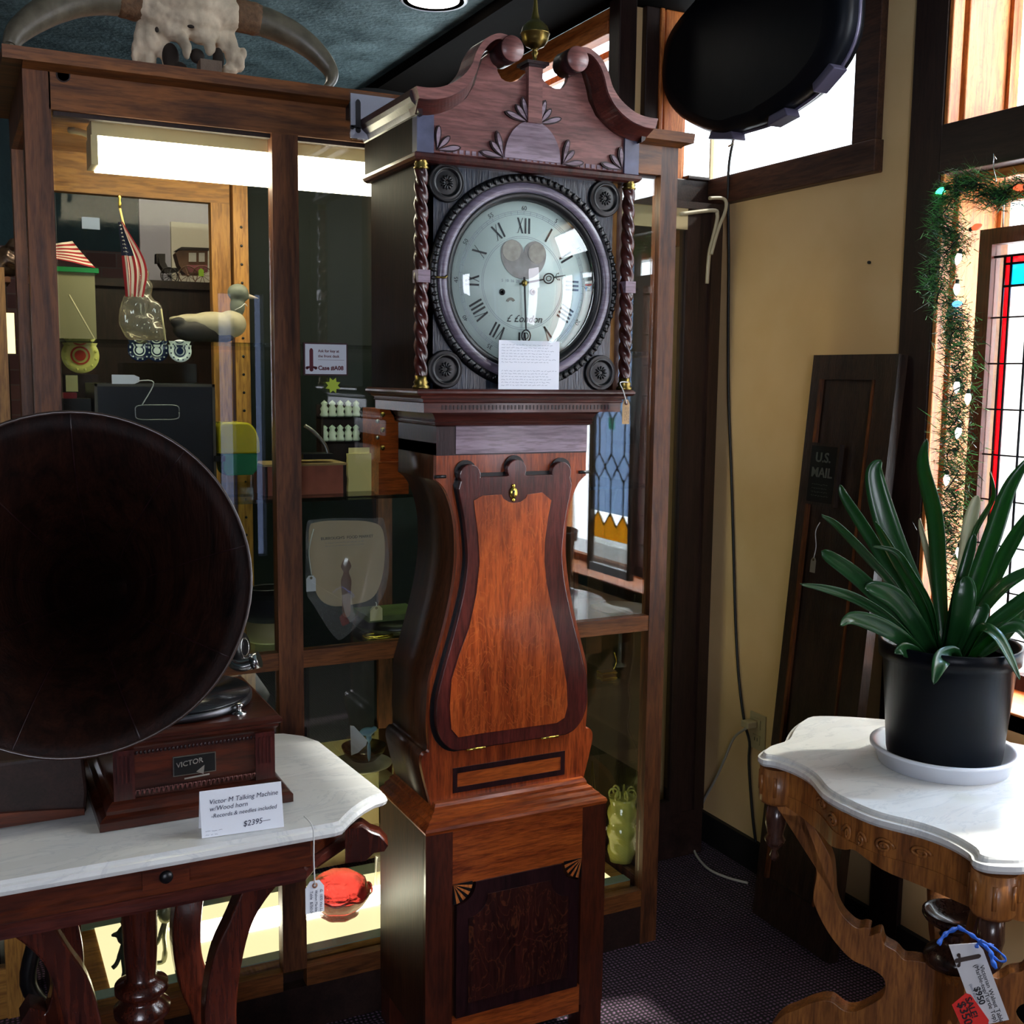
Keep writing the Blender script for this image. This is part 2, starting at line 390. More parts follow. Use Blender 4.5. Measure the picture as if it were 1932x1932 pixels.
br.inputs['Scale'].default_value = 4.5; br.inputs['Color1'].default_value = c4(H('4a2a24')); br.inputs['Color2'].default_value = c4(H('66433a')); br.inputs['Mortar'].default_value = c4(H('57473f')); br.inputs['Mortar Size'].default_value = .012
tB.links.new(tc.outputs['Object'], mp.inputs['Vector']); tB.links.new(mp.outputs['Vector'], br.inputs['Vector']); tB.links.new(br.outputs['Color'], bB.inputs['Base Color']); bB.inputs['Roughness'].default_value = .9

XW, TW, CZ = 2.15, .22, 2.62
struct(MB().box(-2.6, XW + TW, -2.6, 4.75, -.05, 0).build('floor', mC))
struct(MB().box(-2.6, XW + TW, -2.6, 2.96, CZ, CZ + .1).box(-2.6, 1.95, 2.96, 4.75, CZ, CZ + .1).build('ceiling', TEAL))
# right wall with its windows
Y0, Y1 = .62, 2.0          # window bay of the near window
w = MB()
w.box(XW, XW + TW, Y1, 2.96, 0, 2.03); w.box(XW, XW + TW, Y1, 2.29, 2.03, CZ)
w.box(XW, XW + TW, Y0, Y1, 0, .74); w.box(XW, XW + TW, .16, Y0, 0, CZ); w.box(XW, XW + TW, -.22, .16, 0, .5); w.box(XW, XW + TW, -.22, .16, 2.2, CZ); w.box(XW, XW + TW, -.22, .16, 1.7, 1.78); w.box(XW, XW + TW, -.22, -.1, .5, 1.7); w.box(XW, XW + TW, .03, .16, .5, 1.7); w.box(XW, XW + TW, Y0, Y1, 2.56, CZ); w.box(XW, XW + TW, 2.29, 2.96, 2.58, CZ)
struct(w.build('wall_right', BEIGE)); struct(MB().box(XW, XW + TW, -2.6, -.22, 0, CZ).build('wall_right_darkened', DKW))  # unseen stretch made dark to cut reflections and bounce
w = MB(); w.box(1.80, XW + .0, 2.93, 2.96, 0, 2.03); w.box(1.80, 2.04, 2.93, 2.96, 2.03, CZ); w.box(2.04, XW, 2.93, 2.96, 2.58, CZ)
struct(w.build('wall_back', BEIGE))
w = MB(); w.box(1.80, 1.95, 2.96, 4.75, 0, 1.95); w.box(1.80, 1.95, 4.3, 4.75, 1.95, CZ)
struct(w.build('wall_alcove', GREEN))
struct(MB().box(-2.6, 1.80, 4.6, 4.75, 0, CZ).build('wall_far', GREEN))
struct(MB().box(-2.6, 1.79, 4.56, 4.6, 0, 1.95).build('wall_far_brick', mB))
struct(MB().box(-2.6, -2.5, -2.6, 4.6, 0, CZ).build('wall_left', GREEN))
w = MB(); w.box(-2.5, -1.8, -2.6, -2.5, 0, CZ); w.box(-.4, 1.55, -2.6, -2.5, 0, CZ); w.box(-1.8, -.4, -2.6, -2.5, 0, 1.1); w.box(-1.8, -.4, -2.6, -2.5, 2.4, CZ)
w.box(1.65, 1.78, -2.6, -2.5, 0, CZ); w.box(1.84, XW, -2.6, -2.5, 0, CZ); w.box(1.55, 1.65, -2.6, -2.5, 0, .3); w.box(1.78, 1.84, -2.6, -2.5, 0, .3); w.box(1.55, 1.65, -2.6, -2.5, 2.0, CZ); w.box(1.78, 1.84, -2.6, -2.5, 2.0, CZ)
struct(w.build('wall_front', DKW))  # unseen wall made dark to cut the bounced fill
# ceiling beam along the windows
struct(MB().box(1.52, 1.80, 2.6, 4.6, 2.585, CZ).box(1.52, XW, 2.2, 2.93, 2.585, CZ).build('ceiling_beam', plain('black_brown_beam', H('0b0806'), .9, spec=.05)))
def trim(n, m, mat): return struct(m.build('trim_%d' % n, mat, bevel=.003))
trim(1, MB().box(XW - .03, XW + .02, 2.20, 2.93, 2.025, 2.106), TRIM)
trim(2, MB().box(XW - .025, XW, 2.205, 2.29, 2.106, 2.585), TRIM)
trim(3, MB().box(1.93, XW - .03, 2.895, 2.93, 2.025, 2.10).box(2.04, XW - .03, 2.89, 2.96, 2.10, 2.112), DKWX)
trim(4, MB().box(1.772, 1.831, 2.87, 2.93, 0, 2.585), DKW)
trim(5, MB().box(1.886, 1.934, 2.905, 2.93, 1.7, 2.585), DKW)
trim(6, MB().box(1.934, 1.948, 2.9, 2.93, 1.9, 2.585).box(1.955, 2.028, 2.905, 2.93, 1.9, 2.585).box(2.028, 2.045, 2.92, 2.96, 2.1, 2.585), FIR)
trim(7, MB().box(XW - .015, XW, 2.0, 2.10, 0, 2.6), DKW)                     # dark post
trim(8, MB().box(XW - .016, XW + TW - .02, Y0, Y1, 1.987, 2.103), DKWX)             # transom
trim(9, MB().box(XW - .01, XW + .028, Y1 - .012, Y1, .74, 2.56).box(XW + .035, XW + TW - .05, Y1 - .02, Y1, .74, 2.56).box(XW + .035, XW + TW - .05, Y0, Y0 + .02, .74, 2.56), FIR)
trim(10, MB().box(XW + .035, XW + TW - .05, Y0, Y1, 1.965, 1.987).box(XW, XW + TW - .02, Y0, Y1, .70, .745), FIRY)
trim(11, MB().box(1.785, 1.83, 2.96, 4.3, 2.505, 2.545).box(1.80, 1.85, 2.96, 4.3, 2.55, 2.585), FIRY)
struct(MB().box(XW - .015, XW, 2.10, 2.93, 0, .098).box(XW - .015, XW, -2.5, 2.0, 0, .098).build('baseboard_right', plain('black_baseboard', H('0e0c0d'), .6)))
struct(MB().box(1.831, XW - .015, 2.915, 2.93, 0, .098).build('baseboard_back', MATS['black_baseboard']))
# windows: frame + pane
def window(n, x0, x1, y0, y1, z0, z1, axis, fw=.03, mat=FIR, mull=()):
    m = MB()
    if axis == 0:
        m.box(x0, x1, y0, y0 + fw, z0, z1); m.box(x0, x1, y1 - fw, y1, z0, z1); m.box(x0, x1, y0 + fw, y1 - fw, z0, z0 + fw); m.box(x0, x1, y0 + fw, y1 - fw, z1 - fw, z1)
        for q in mull: m.box(x0, x1, q - fw / 2, q + fw / 2, z0 + fw, z1 - fw)
    else:
        m.box(x0, x0 + fw, y0, y1, z0, z1); m.box(x1 - fw, x1, y0, y1, z0, z1); m.box(x0 + fw, x1 - fw, y0, y1, z0, z0 + fw); m.box(x0 + fw, x1 - fw, y0, y1, z1 - fw, z1)
        for q in mull: m.box(q - fw / 2, q + fw / 2, y0, y1, z0 + fw, z1 - fw)
    o = struct(m.build('window_%d' % n, mat)); g = MB()
    if axis == 0: g.box((x0 + x1) / 2 - .002, (x0 + x1) / 2 + .002, y0 + fw, y1 - fw, z0 + fw, z1 - fw)
    else: g.box(x0 + fw, x1 - fw, (y0 + y1) / 2 - .002, (y0 + y1) / 2 + .002, z0 + fw, z1 - fw)
    g.build('pane', GL, o); return o
window(1, XW + TW - .05, XW + TW - .02, Y0, Y1, .74, 1.965, 0)
window(2, XW + TW - .05, XW + TW - .02, Y0, Y1, 2.103, 2.56, 0)
window(3, XW + .02, XW + .03, 2.29, 2.96, 2.03, 2.58, 0, .006, IVORY)  # slim ivory frame, pale colour stands in for window glare
window(4, 2.045, XW + .02, 2.95, 2.958, 2.03, 2.58, 1, .005, IVORY)  # ivory again in place of glare at the corner
window(5, 1.87, 1.89, 2.96, 4.3, 1.95, 2.5, 0, .02)
window(6, -1.8, -.4, -2.56, -2.53, 1.1, 2.4, 1, .04, DKW, (-1.1,))
struct(MB().box(1.55, 1.65, -2.56, -2.55, .3, 2.0).build('window_7', glass('frosted_sidelight', (.3, .33, .42)))); struct(MB().box(1.78, 1.84, -2.56, -2.55, .3, 2.0).build('window_8', MATS['frosted_sidelight']))
window(9, XW + TW - .05, XW + TW - .02, -.22, .16, 1.78, 2.2, 0, .02, DKW); window(10, XW + TW - .05, XW + TW - .02, -.1, .03, .5, 1.7, 0, .015, DKW)
# recessed downlight
cl = at(818, 0, 2, CZ)
d = thing('ceiling_downlight', 'round recessed ceiling downlight with white trim ring, glowing, at top of view', 'ceiling light', (cl.x, cl.y, CZ))
MB().lathe([(.092, -.004), (.1, -.004), (.104, 0), (.092, 0), (.078, 0)], (cl.x, cl.y, CZ), n=40, cap=False).build('trim_ring', WPL, d)
MB().lathe([(0.0, -.001), (.078, -.001)], (cl.x, cl.y, CZ), n=40).build('lens', emit('downlight_glow', (1, .93, .8), 9), d)
for (x_, y_, lb_) in ((.5, 3.05, 'unseen ceiling downlight added to brighten the brick wall behind the display cabinet'), (-.9, 2.6, 'unseen ceiling downlight added for more light left of the display cabinet')):
    dup(d, (x_, y_, CZ), lb_)  # unseen copies added to brighten the area behind the cabinet
for (x_, y_, e_) in ((cl.x, cl.y, 6), (.5, 3.05, 26), (-.9, 2.6, 12)):  # first lamp belongs to the visible downlight, the other two are added
    l_ = lamp('downlight_lamp', 'SPOT', (x_, y_, CZ - .03), (0, 0, -1), e_, (1, .88, .7)); l_.data.spot_size = 2.3; l_.data.spot_blend = .6; l_.data.shadow_soft_size = .08
# ---------------------------------------------------------------- longcase clock
XC = 1.0675; YB, YT, YH = 2.068, 2.118, 2.055
clock = thing('longcase_clock', 'tall antique longcase clock with swan-neck pediment, round painted dial and waisted oak trunk', 'clock', (XC, 2.2, 0))
def mir(pts): return [(2 * XC - x, z) for x, z in pts]
def sym(half): return half + mir(half)[::-1]
# base
b = MB()
b.box(XC - .2195, XC + .2195, 2.078, 2.345, .075, .548)
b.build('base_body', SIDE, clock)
MB().box(XC - .2195, XC - .158, YB, 2.08, .075, .548).build('base_stile', OAKB, clock); MB().box(XC + .158, XC + .2195, YB, 2.08, .075, .548).build('base_stile', OAKB, clock)
MB().box(XC - .158, XC + .158, YB, 2.08, .425, .548).build('base_rail', OAKH, clock); MB().box(XC - .158, XC + .158, YB, 2.08, .06, .125).build('base_rail', OAKH, clock)
for sx in (-1, 1):
    for ya_ in (YB + .004, 2.285): MB().box(XC + sx * .2195 - (.055 if sx > 0 else 0), XC + sx * .2195 + (0 if sx > 0 else .055), ya_, ya_ + .055, 0, .075).build('foot', OAKB, clock)
# sunken panel with concave top corners and raised moulding
def cut_panel(hx, z0, z1, r, n=8):
    out = [(XC - hx, z0), (XC + hx, z0), (XC + hx, z1 - r)]
    out += [(XC + hx - r * math.sin(t), z1 - r * math.cos(t)) for t in [PI / 2 * k / n for k in range(1, n)]] if False else [(XC + hx + r * math.cos(PI + t) + 0, z1 - r * math.cos(t) * 1) for t in []]
    for k in range(n + 1):
        t = PI / 2 * k / n; out.append((XC + hx - r * math.sin(t), z1 - r * math.cos(t)))
    for k in range(n + 1):
        t = PI / 2 * (1 - k / n); out.append((XC - hx + r * math.sin(t), z1 - r * math.cos(t)))
    return out
MB().prism(cut_panel(.150, .125, .425, .045), 1, YB - .004, YB + .01).build('base_panel_border', DKB, clock)
MB().prism(cut_panel(.122, .155, .393, .045), 1, YB - .0055, YB).build('base_panel', OAKP, clock)
op = cut_panel(.150, .125, .425, .045)
MB().tube([(x, YB - .006, z) for x, z in op[2:]], .0042, 6).build('panel_moulding', MAH, clock)
for sx in (-1, 1):
    cx = XC + sx * .157; cz = .428; m = MB()
    for k in range(9):
        a0 = PI * (1 if sx > 0 else 1.5) + PI / 2 * k / 9; a1 = a0 + PI / 2 / 9
        if k % 2: m.cur = 1
        else: m.cur = 0
        R = .045; m.prism([(cx, cz), (cx + R * math.cos(a0), cz + R * math.sin(a0)), (cx + R * math.cos(a1), cz + R * math.sin(a1))], 1, YB - .002, YB + .001)
    m.build('fan_inlay', [EBD, FIR], clock)
# stepped moulding between base and trunk: cross-section swept on three sides
def collar(prof, name, mat, hx, yf, yb, bev=0):
    # prof: list of (outset, z) ; hx half width at outset 0
    m = MB(); v = []
    for (o, z) in prof: v += [(XC - hx - o, yb, z), (XC - hx - o, yf - o, z), (XC + hx + o, yf - o, z), (XC + hx + o, yb, z)]
    n = len(prof); f = []
    for i in range(n - 1):
        for k in range(3): a = i * 4 + k; f.append((a, a + 1, a + 5, a + 4))
    f.append([i * 4 for i in range(n)][::-1]); f.append([i * 4 + 3 for i in range(n)])
    m.add(v, f, False)
    for i in (0, n - 1): m.add(v[i * 4:i * 4 + 4], [(0, 1, 2, 3)], False)
    m.add([v[0], v[3], v[4 * (n - 1) + 3], v[4 * (n - 1)]], [(0, 1, 2, 3)], False)
    return m.build(name, mat, clock)
collar([(.036, .545), (.038, .552), (.036, .558), (.026, .563), (.025, .568), (.014, .573), (.013, .579), (.004, .583), (.003, .590), (0, .597), (-.02, .597)], 'base_moulding', OAKH, .183, 2.104, 2.345)
# trunk outline from its measured contour
TL = [(813, 1520), (811, 1511), (804, 1485), (798, 1460), (795, 1444), (796, 1430), (802, 1421), (810, 1417), (808, 1383), (808, 1350), (810, 1316), (811, 1290), (818, 1262), (832, 1212), (845, 1161), (855, 1111), (861, 1060), (861, 1010), (857, 975), (850, 948), (841, 926), (832, 914), (822, 906)]
tl = xz(TL, YT); tl = [(p.x, p.y) for p in cr([Vector((a, b)) for a, b in tl], 3)]
tl += [(XC - .178, 1.30), (XC - .178, 1.36)]
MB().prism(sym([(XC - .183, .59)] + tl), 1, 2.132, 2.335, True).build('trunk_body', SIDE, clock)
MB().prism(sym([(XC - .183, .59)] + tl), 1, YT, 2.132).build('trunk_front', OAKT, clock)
MB().box(XC - .178, XC + .178, YT - .001, 2.335, 1.335, 1.40).build('trunk_frieze', DKB, clock)
MB().box(XC - .135, XC + .178, YT - .0025, YT, 1.338, 1.398).build('frieze_veneer', MAHG, clock)
for sx in (-1, 1):
    MB().tube([(XC + sx * .158, YT - .004, 1.292), (XC + sx * .184, YT - .004, 1.292)], .0035, 8).build('ebony_pin', EBD, clock)
MB().box(XC - .137, XC + .137, YT - .0022, YT + .002, .652, .664).box(XC - .137, XC + .137, YT - .0022, YT + .002, .609, .621).box(XC - .137, XC - .127, YT - .0022, YT + .002, .621, .652).box(XC + .127, XC + .137, YT - .0022, YT + .002, .621, .652).build('string_inlay', DKB, clock)
MB().box(XC - .127, XC + .127, YT - .001, YT + .002, .621, .652).build('inlay_field', OAKH, clock)
# door
DO = [(865, 1416), (848, 1411.5), (832, 1395), (824, 1370), (823, 1340), (826, 1310), (838, 1262), (852, 1212), (865, 1161), (876, 1111), (882, 1060), (880, 1020), (875, 976), (867, 935), (863, 905)]
dl = [(p.x, p.y) for p in cr([Vector(p) for p in xz(DO, YT - .016)], 3)]
def lobe(cx, cz, r, a0, a1, n=10): return [(cx + r * math.cos(a0 + (a1 - a0) * k / n), cz + r * math.sin(a0 + (a1 - a0) * k / n)) for k in range(n + 1)]
zt = 1.290; lr = .0215
left = [(XC, dl[0][1])] + dl[:-2]
top = lobe(XC - .1 - .008, zt + .003, .024, PI * 1.15, -.15, 12) + [(XC - .082, zt), (XC - .024, zt)] + lobe(XC, zt + .012, lr + .001, PI * 1.15, PI * .5, 7)
half = left + top
door_out = half + mir(half[1:-1])[::-1]
sc = lambda pts, k, dx=0: [((x - XC) * k + XC, z) for x, z in pts]
MB().prism([((x - XC) * 1.045 + XC, (z - 1.0) * 1.022 + 1.0 + .001) for x, z in door_out], 1, YT - .004, YT + .004).build('door_reveal', EBD, clock)
dr = MB().prism(door_out, 1, YT - .017, YT - .001).build('trunk_door', DOORB, clock, bevel=.003)
DI = [(894, 944.5), (911, 935), (946, 933), (950, 941), (960, 947), (970, 949), (982, 947), (992, 940), (995, 933), (1023, 929), (1040, 944), (1034, 975), (1028, 1020), (1027, 1060), (1031, 1100), (1040, 1145), (1054, 1205), (1069, 1290), (1070.5, 1332), (1065, 1354), (1050, 1364), (912, 1383), (865, 1391), (852, 1376), (848.5, 1332), (852, 1282), (865, 1240), (885, 1185), (899, 1120), (905, 1060), (902, 1010), (897, 970)]
MB().prism(xz(DI, YT - .018), 1, YT - .0185, YT - .016).build('door_veneer', OAKF, dr)
for k in (-1, 1):
    MB().tube([(XC + k * .09 - .022, YT - .014, dl[0][1] - .002), (XC + k * .09 + .022, YT - .014, dl[0][1] - .002)], .0035, 8).build('hinge', BRIGHT, dr)
kz = at(969, 930, 1, YT - .02)
m = MB(); m.lathe([(0, 0), (.009, 0), (.009, -.002), (0, -.002)], (0, 0, 0), (0, 1, 0), 20)
m.v = [(x, y, z * 1.35) for x, y, z in m.v]
m.ball((0, -.001, .015), .004, sc=(1, .4, 1)); m.ball((0, -.001, -.015), .004, sc=(1, .4, 1))
m.v = [(x + kz.x, y + YT - .0185, z + kz.z) for x, y, z in m.v]
es = m.build('keyhole_plate', BRIGHT, dr)
MB().ball((kz.x, YT - .021, kz.z + .003), .003, sc=(1, .3, 1)).box(kz.x - .0015, kz.x + .0015, YT - .0215, YT - .0205, kz.z - .006, kz.z + .002).build('keyhole', EBD, dr)
# collar moulding trunk -> hood
collar([(0, 1.395), (.006, 1.398), (.003, 1.402), (.008, 1.405), (.004, 1.409), (.012, 1.420), (.02, 1.426), (.022, 1.427)], 'trunk_cove', MAH, .180, 2.112, 2.335)
hx = .228
collar([(0, 1.425), (0, 1.444), (.004, 1.446), (.002, 1.451), (.010, 1.454), (.011, 1.458), (.019, 1.460), (.023, 1.464), (.023, 1.468), (.019, 1.472), (-.02, 1.472)], 'hood_base_moulding', MAH, hx, 2.062, 2.345)
m = MB()
for k in range(46):
    x = XC - .19 + k * .0086
    m.box(x, x + random.uniform(.002, .005), 2.0605, 2.063, 1.431, 1.440)
m.build('banding', DKB, clock)
# hood carcass: sides, back, with glazed front
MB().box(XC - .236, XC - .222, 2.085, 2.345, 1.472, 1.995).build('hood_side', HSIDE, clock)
MB().box(XC + .222, XC + .236, 2.085, 2.345, 1.472, 1.995).box(XC - .222, XC + .222, 2.33, 2.345, 1.472, 1.995).box(XC - .236, XC + .236, 2.06, 2.345, 1.985, 1.997).build('hood_back', SIDE, clock)
MB().box(XC + .206, XC + .217, 2.075, 2.09, 1.50, 1.912).build('hood_reveal_strip', CABIN, clock)
# front plate with round opening
YP = 2.072; zc = 1.689; R = .213
def holed(hx, z0, z1, r, n=64):
    v = []; 
    for k in range(n):
        t = 2 * PI * k / n; c, s_ = math.cos(t), math.sin(t)
        q = min(hx / abs(c) if abs(c) > 1e-6 else 9, ((z1 - zc) if s_ > 0 else (zc - z0)) / abs(s_) if abs(s_) > 1e-6 else 9)
        v.append(((XC + c * q, zc + s_ * q), (XC + c * r, zc + s_ * r)))
    return v
m = MB(); hv = holed(.205, 1.472, 1.914, .198, 72); v = []
for (a, b) in hv: v += [(a[0], YP, a[1]), (b[0], YP, b[1]), (a[0], YP + .014, a[1]), (b[0], YP + .014, b[1])]
n = len(hv)
for k in range(n):
    a = 4 * k; c = 4 * ((k + 1) % n); m.add([v[a], v[a + 1], v[c + 1], v[c]], [(0, 1, 2, 3)]); m.add([v[a + 1], v[a + 3], v[c + 3], v[c + 1]], [(0, 1, 2, 3)]); m.add([v[a], v[a + 2], v[c + 2], v[c]], [(0, 1, 2, 3)])
m.add([(XC - .205, YP, 1.472), (XC - .205, YP + .014, 1.472), (XC - .205, YP + .014, 1.914), (XC - .205, YP, 1.914)], [(0, 1, 2, 3)])
m.build('hood_door', EBON, clock)
m = MB(); N = 84; RO, RI = .2165, .199
m.lathe([(RI - .002, 0), (RI, -.008), (RO - .003, -.008), (RO, 0), (RI - .002, 0)], (XC, YP, zc), (0, 1, 0), 72, cap=False)
for k in range(N):
    t = 2 * PI * k / N; c = Vector((math.cos(t), 0, math.sin(t)))
    m.ball(Vector((XC, YP - .009, zc)) + c * (RO + RI) / 2, .0056, 8, 6, (1.25, .8, .8), Matrix.Rotation(-t, 3, 'Y'))
m.build('gadrooned_ring', EBD, clock)
MB().lathe([(.179, .0), (.179, -.008), (.182, -.011), (.195, -.011), (.199, -.006), (.199, 0)], (XC, YP, zc), (0, 1, 0), 72, cap=False).build('veneered_ring', RINGM, clock)
MB().lathe([(.164, .012), (.166, -.001), (.172, -.004), (.180, -.007), (.180, .012)], (XC, YP, zc), (0, 1, 0), 72, cap=False).build('bezel', EBD, clock)
for (x, z) in [(-.179, .184), (.182, .182), (-.180, -.178), (.180, -.181)]:
    c = (XC + x, YP, zc + z)
    m = MB(); m.lathe([(.0, -.006), (.010, -.006), (.022, -.004), (.0245, -.004), (.026, -.009), (.029, -.010), (.033, -.005), (.035, -.008), (.038, -.004), (.038, 0)], c, (0, 1, 0), 36)
    for k in range(12):
        t = 2 * PI * k / 12; m.ball((c[0] + .009 * math.cos(t), YP - .0065, c[2] + .009 * math.sin(t)), .0045, 8, 6, (1.3, .6, .5), Matrix.Rotation(-t, 3, 'Y'))
    m.build('rosette', EBD, clock)
# dial
DIALM = plain('painted_dial', H('d2e0d8'), .4, var=.08, bscale=6)
YD = YP + .012
dial = MB().lathe([(0, 0), (.168, 0), (.168, .004), (0, .004)], (XC, YD, zc), (0, 1, 0), 72).build('dial', DIALM, clock)
def P3(r, a, y=0): return Vector((XC + r * math.sin(a), YD - .0006 - y, zc + r * math.cos(a)))
nm = MB()
def bar(r0, s0, r1, s1, w, ang):
    # stroke from (radial r0, tangential s0) to (r1, s1) on numeral at angle ang
    er = Vector((math.sin(ang), 0, math.cos(ang))); et = Vector((math.cos(ang), 0, -math.sin(ang))); C0 = Vector((XC, YD - .0007, zc))
    a = C0 + er * r0 + et * s0; b2 = C0 + er * r1 + et * s1; t = Vector((math.cos(ang), 0, -math.sin(ang))) * w / 2
    nm.add([a - t, a + t, b2 + t, b2 - t], [(0, 1, 2, 3)])
NUM = {12: 'XII', 1: 'I', 2: 'II', 3: 'III', 4: 'IIII', 5: 'V', 6: 'VI', 7: 'VII', 8: 'VIII', 9: 'IX', 10: 'X', 11: 'XI'}
for h, s in NUM.items():
    a = 2 * PI * h / 12; wd = {'I': .0085, 'V': .015, 'X': .016}; tot = sum(wd[c] for c in s); x = -tot / 2; r0, r1 = .100, .131
    for c in s:
        cx = x + wd[c] / 2
        if c == 'I': bar(r0, cx, r1, cx, .0042, a)
        if c == 'V': bar(r1, cx - .005, r0, cx, .0042, a); bar(r1, cx + .005, r0, cx, .0014, a)
        if c == 'X': bar(r1, cx - .0055, r0, cx + .0055, .0042, a); bar(r1, cx + .0055, r0, cx - .0055, .0014, a)
        x += wd[c]
    bar(r0, -tot / 2, r0 + .001, -tot / 2, .001, a)
nm.build('hour_numerals', PRINT, dial)
m = MB()
for r in (.141, .1375, .094, .0905, .1445):
    m.lathe([(r, 0), (r + .0006, 0)], (XC, YD - .0005, zc), (0, 1, 0), 72, sm=False, cap=False)
for k in range(60):
    a = 2 * PI * k / 60; p, q = P3(.1375, a), P3(.1445, a); t = Vector((math.cos(a), 0, -math.sin(a))) * .0003
    m.add([p - t, p + t, q + t, q - t], [(0, 1, 2, 3)])
m.f = [f for f in m.f]; m.build('minute_track', FADE, dial)
for k, s in enumerate(['60', '5', '10', '15', '20', '25', '30', '35', '40', '45', '50', '55']):
    a = 2 * PI * k / 12; c = P3(.1475, a) - Vector((math.sin(a), 0, math.cos(a))) * .001; t = Vector((math.cos(a), 0, -math.sin(a))); u = Vector((math.sin(a), 0, math.cos(a)))
    text(s, .0125, PRINT, dial, c, t, u, 'minute_number', align='CENTER', depth=.0001)
# painted moon-phase opening
moon = plain('painted_moon_disc', H('8f8a86'), .5, var=.3, bscale=30)
zm = zc + .060
op = [(XC + .052 * math.cos(t), zm + .052 * math.sin(t)) for t in [PI + PI * k / 24 for k in range(25)]]
op += [(XC + .052 - .026 + .026 * math.cos(t), zm + .026 * math.sin(t)) for t in [PI * k / 12 for k in range(13)]] + [(XC - .026 + .026 * math.cos(t), zm + .026 * math.sin(t)) for t in [PI * k / 12 for k in range(1, 13)]]
MB().prism(op, 1, YD - .0016, YD - .0006).build('moon_aperture', moon, dial)
MB().lathe([(0, 0), (.021, 0), (.021, .0006), (0, .0006)], (XC - .028, YD - .0024, zm + .004), (0, 1, 0), 28, sm=False).lathe([(0, 0), (.020, 0), (.020, .0006), (0, .0006)], (XC + .030, YD - .0024, zm + .002), (0, 1, 0), 28, sm=False).build('moon_hump', plain('painted_globe', H('a39c90'), .6, var=.2, bscale=60), dial)
text('5  10  16  20  25', .008, FADE, dial, (XC - .050, YD - .0008, zc + .001), (1, 0, 0), (0, 0, 1), 'calendar_numbers', depth=.0001)
for px in (947, 1005):
    p = at(px, 551, 1, YD)
    MB().lathe([(.0, 0), (.003, 0), (.0045, -.002), (.0065, -.001), (.0065, 0)], (p.x, YD - .001, p.z), (0, 1, 0), 20).build('winding_hole', EBD if px < 980 else STEEL, dial)
p = at(965, 566, 1, YD)
MB().prism([(p.x + .011 * math.cos(t) - .002, p.z + .011 * math.sin(t) - .006) for t in [PI * .15 + PI * .75 * k / 8 for k in range(9)]] + [(p.x + .0055 * math.cos(t) - .002, p.z + .0055 * math.sin(t) - .006) for t in [PI * .9 - PI * .75 * k / 8 for k in range(9)]], 1, YD - .001, YD - .0004).build('date_slot', plain('slot_grey', H('7d776c'), .6), dial)
text('\u00a3 \u00a3ondon', .021, PRINT, dial, (XC - .038, YD - .0008, zc - .079), (1, 0, 0), (0, 0, 1), 'dial_signature', shear=.3, depth=.0001)
# hands
def hand(a, L, name, orn):
    m = MB(); e = Vector((math.sin(a), 0, math.cos(a))); t = Vector((math.cos(a), 0, -math.sin(a))); C0 = Vector((XC, YD - .006, zc)); 
    def pp(r, s): return C0 + e * r + t * s
    for (r0, w0, r1, w1) in [(-.012, .0022, orn - .012, .0016), (orn + .012, .0018, L, .0006)]:
        q = [pp(r0, -w0), pp(r0, w0), pp(r1, w1), pp(r1, -w1)]; m.add(q + [x + Vector((0, -.0008, 0)) for x in q], [(0, 1, 2, 3), (4, 5, 6, 7), (0, 1, 5, 4), (1, 2, 6, 5), (2, 3, 7, 6), (3, 0, 4, 7)])
    m.tube([pp(orn + .012 * math.cos(k * PI / 8), .010 * math.sin(k * PI / 8)) for k in range(17)], .0015, 5)
    m.tube([pp(orn + .006 * math.cos(k * PI / 6), .005 * math.sin(k * PI / 6)) for k in range(13)], .001, 5)
    for s in (-1, 1): m.tube([pp(orn + .016, 0), pp(orn + .020, s * .006), pp(orn + .026, s * .0075), pp(orn + .024, s * .0045)], .0008, 5)
    return m.build(name, PRINT, dial)
hand(math.radians(78), .098, 'hour_hand', .058)
hand(math.radians(177), .135, 'minute_hand', .107)
MB().lathe([(0, -.004), (.006, -.003), (.007, 0), (0, 0)], (XC, YD - .006, zc), (0, 1, 0), 16).build('hand_boss', BRASS, dial)
prof = [(.166, -.004)] + [(.166 * math.cos(t), -.004 - .04 * math.sin(t)) for t in [PI / 2 * k / 14 for k in range(1, 15)]]
prof[-1] = (0, -.044)
MB().lathe(prof, (XC, YP, zc), (0, 1, 0), 56, cap=False).build('dial_glass', GLD, clock)
p = at(825, 524, 1, YP)
MB().tube([(p.x - .01, YP - .012, p.z), (p.x + .012, YP - .012, p.z), (p.x + .016, YP - .012, p.z + .004)], .0022, 6).build('door_catch', BRASS, clock)
# twisted columns
for sx in (-1, 1):
    x = XC + sx * .2355; yc = 2.060; z0, z1 = 1.497, 1.893
    zb = at(798 if sx < 0 else 1184, 521 if sx < 0 else 542, 1, 2.05).z
    m = MB()
    prf = [(.0115 + .0015 * math.sin(PI * k / 160), z0 + (z1 - z0) * k / 160) for k in range(161)]
    m.lathe(prf, (x, yc, 0), n=36, mod=lambda t, h: 1 + .17 * math.cos(3 * (t + h * 62)))
    col = m.build('twisted_column', EBD if False else MAHV, clock)
    MB().box(x - .0125, x + .0125, yc - .017, yc + .012, zb - .012, zb + .012).build('square_block', MAHG, col)
    MB().lathe([(.013, 0), (.015, .004), (.012, .007), (.014, .011), (.0115, .014), (.0155, .019), (.0155, .022)], (x, yc, z1 - .002), n=20).build('capital', BRASS, col)
    MB().lathe([(.017, 0), (.017, .005), (.013, .009), (.015, .013), (.012, .018), (.012, .026)], (x, yc, 1.472), n=20).build('column_base', BRASS, col)
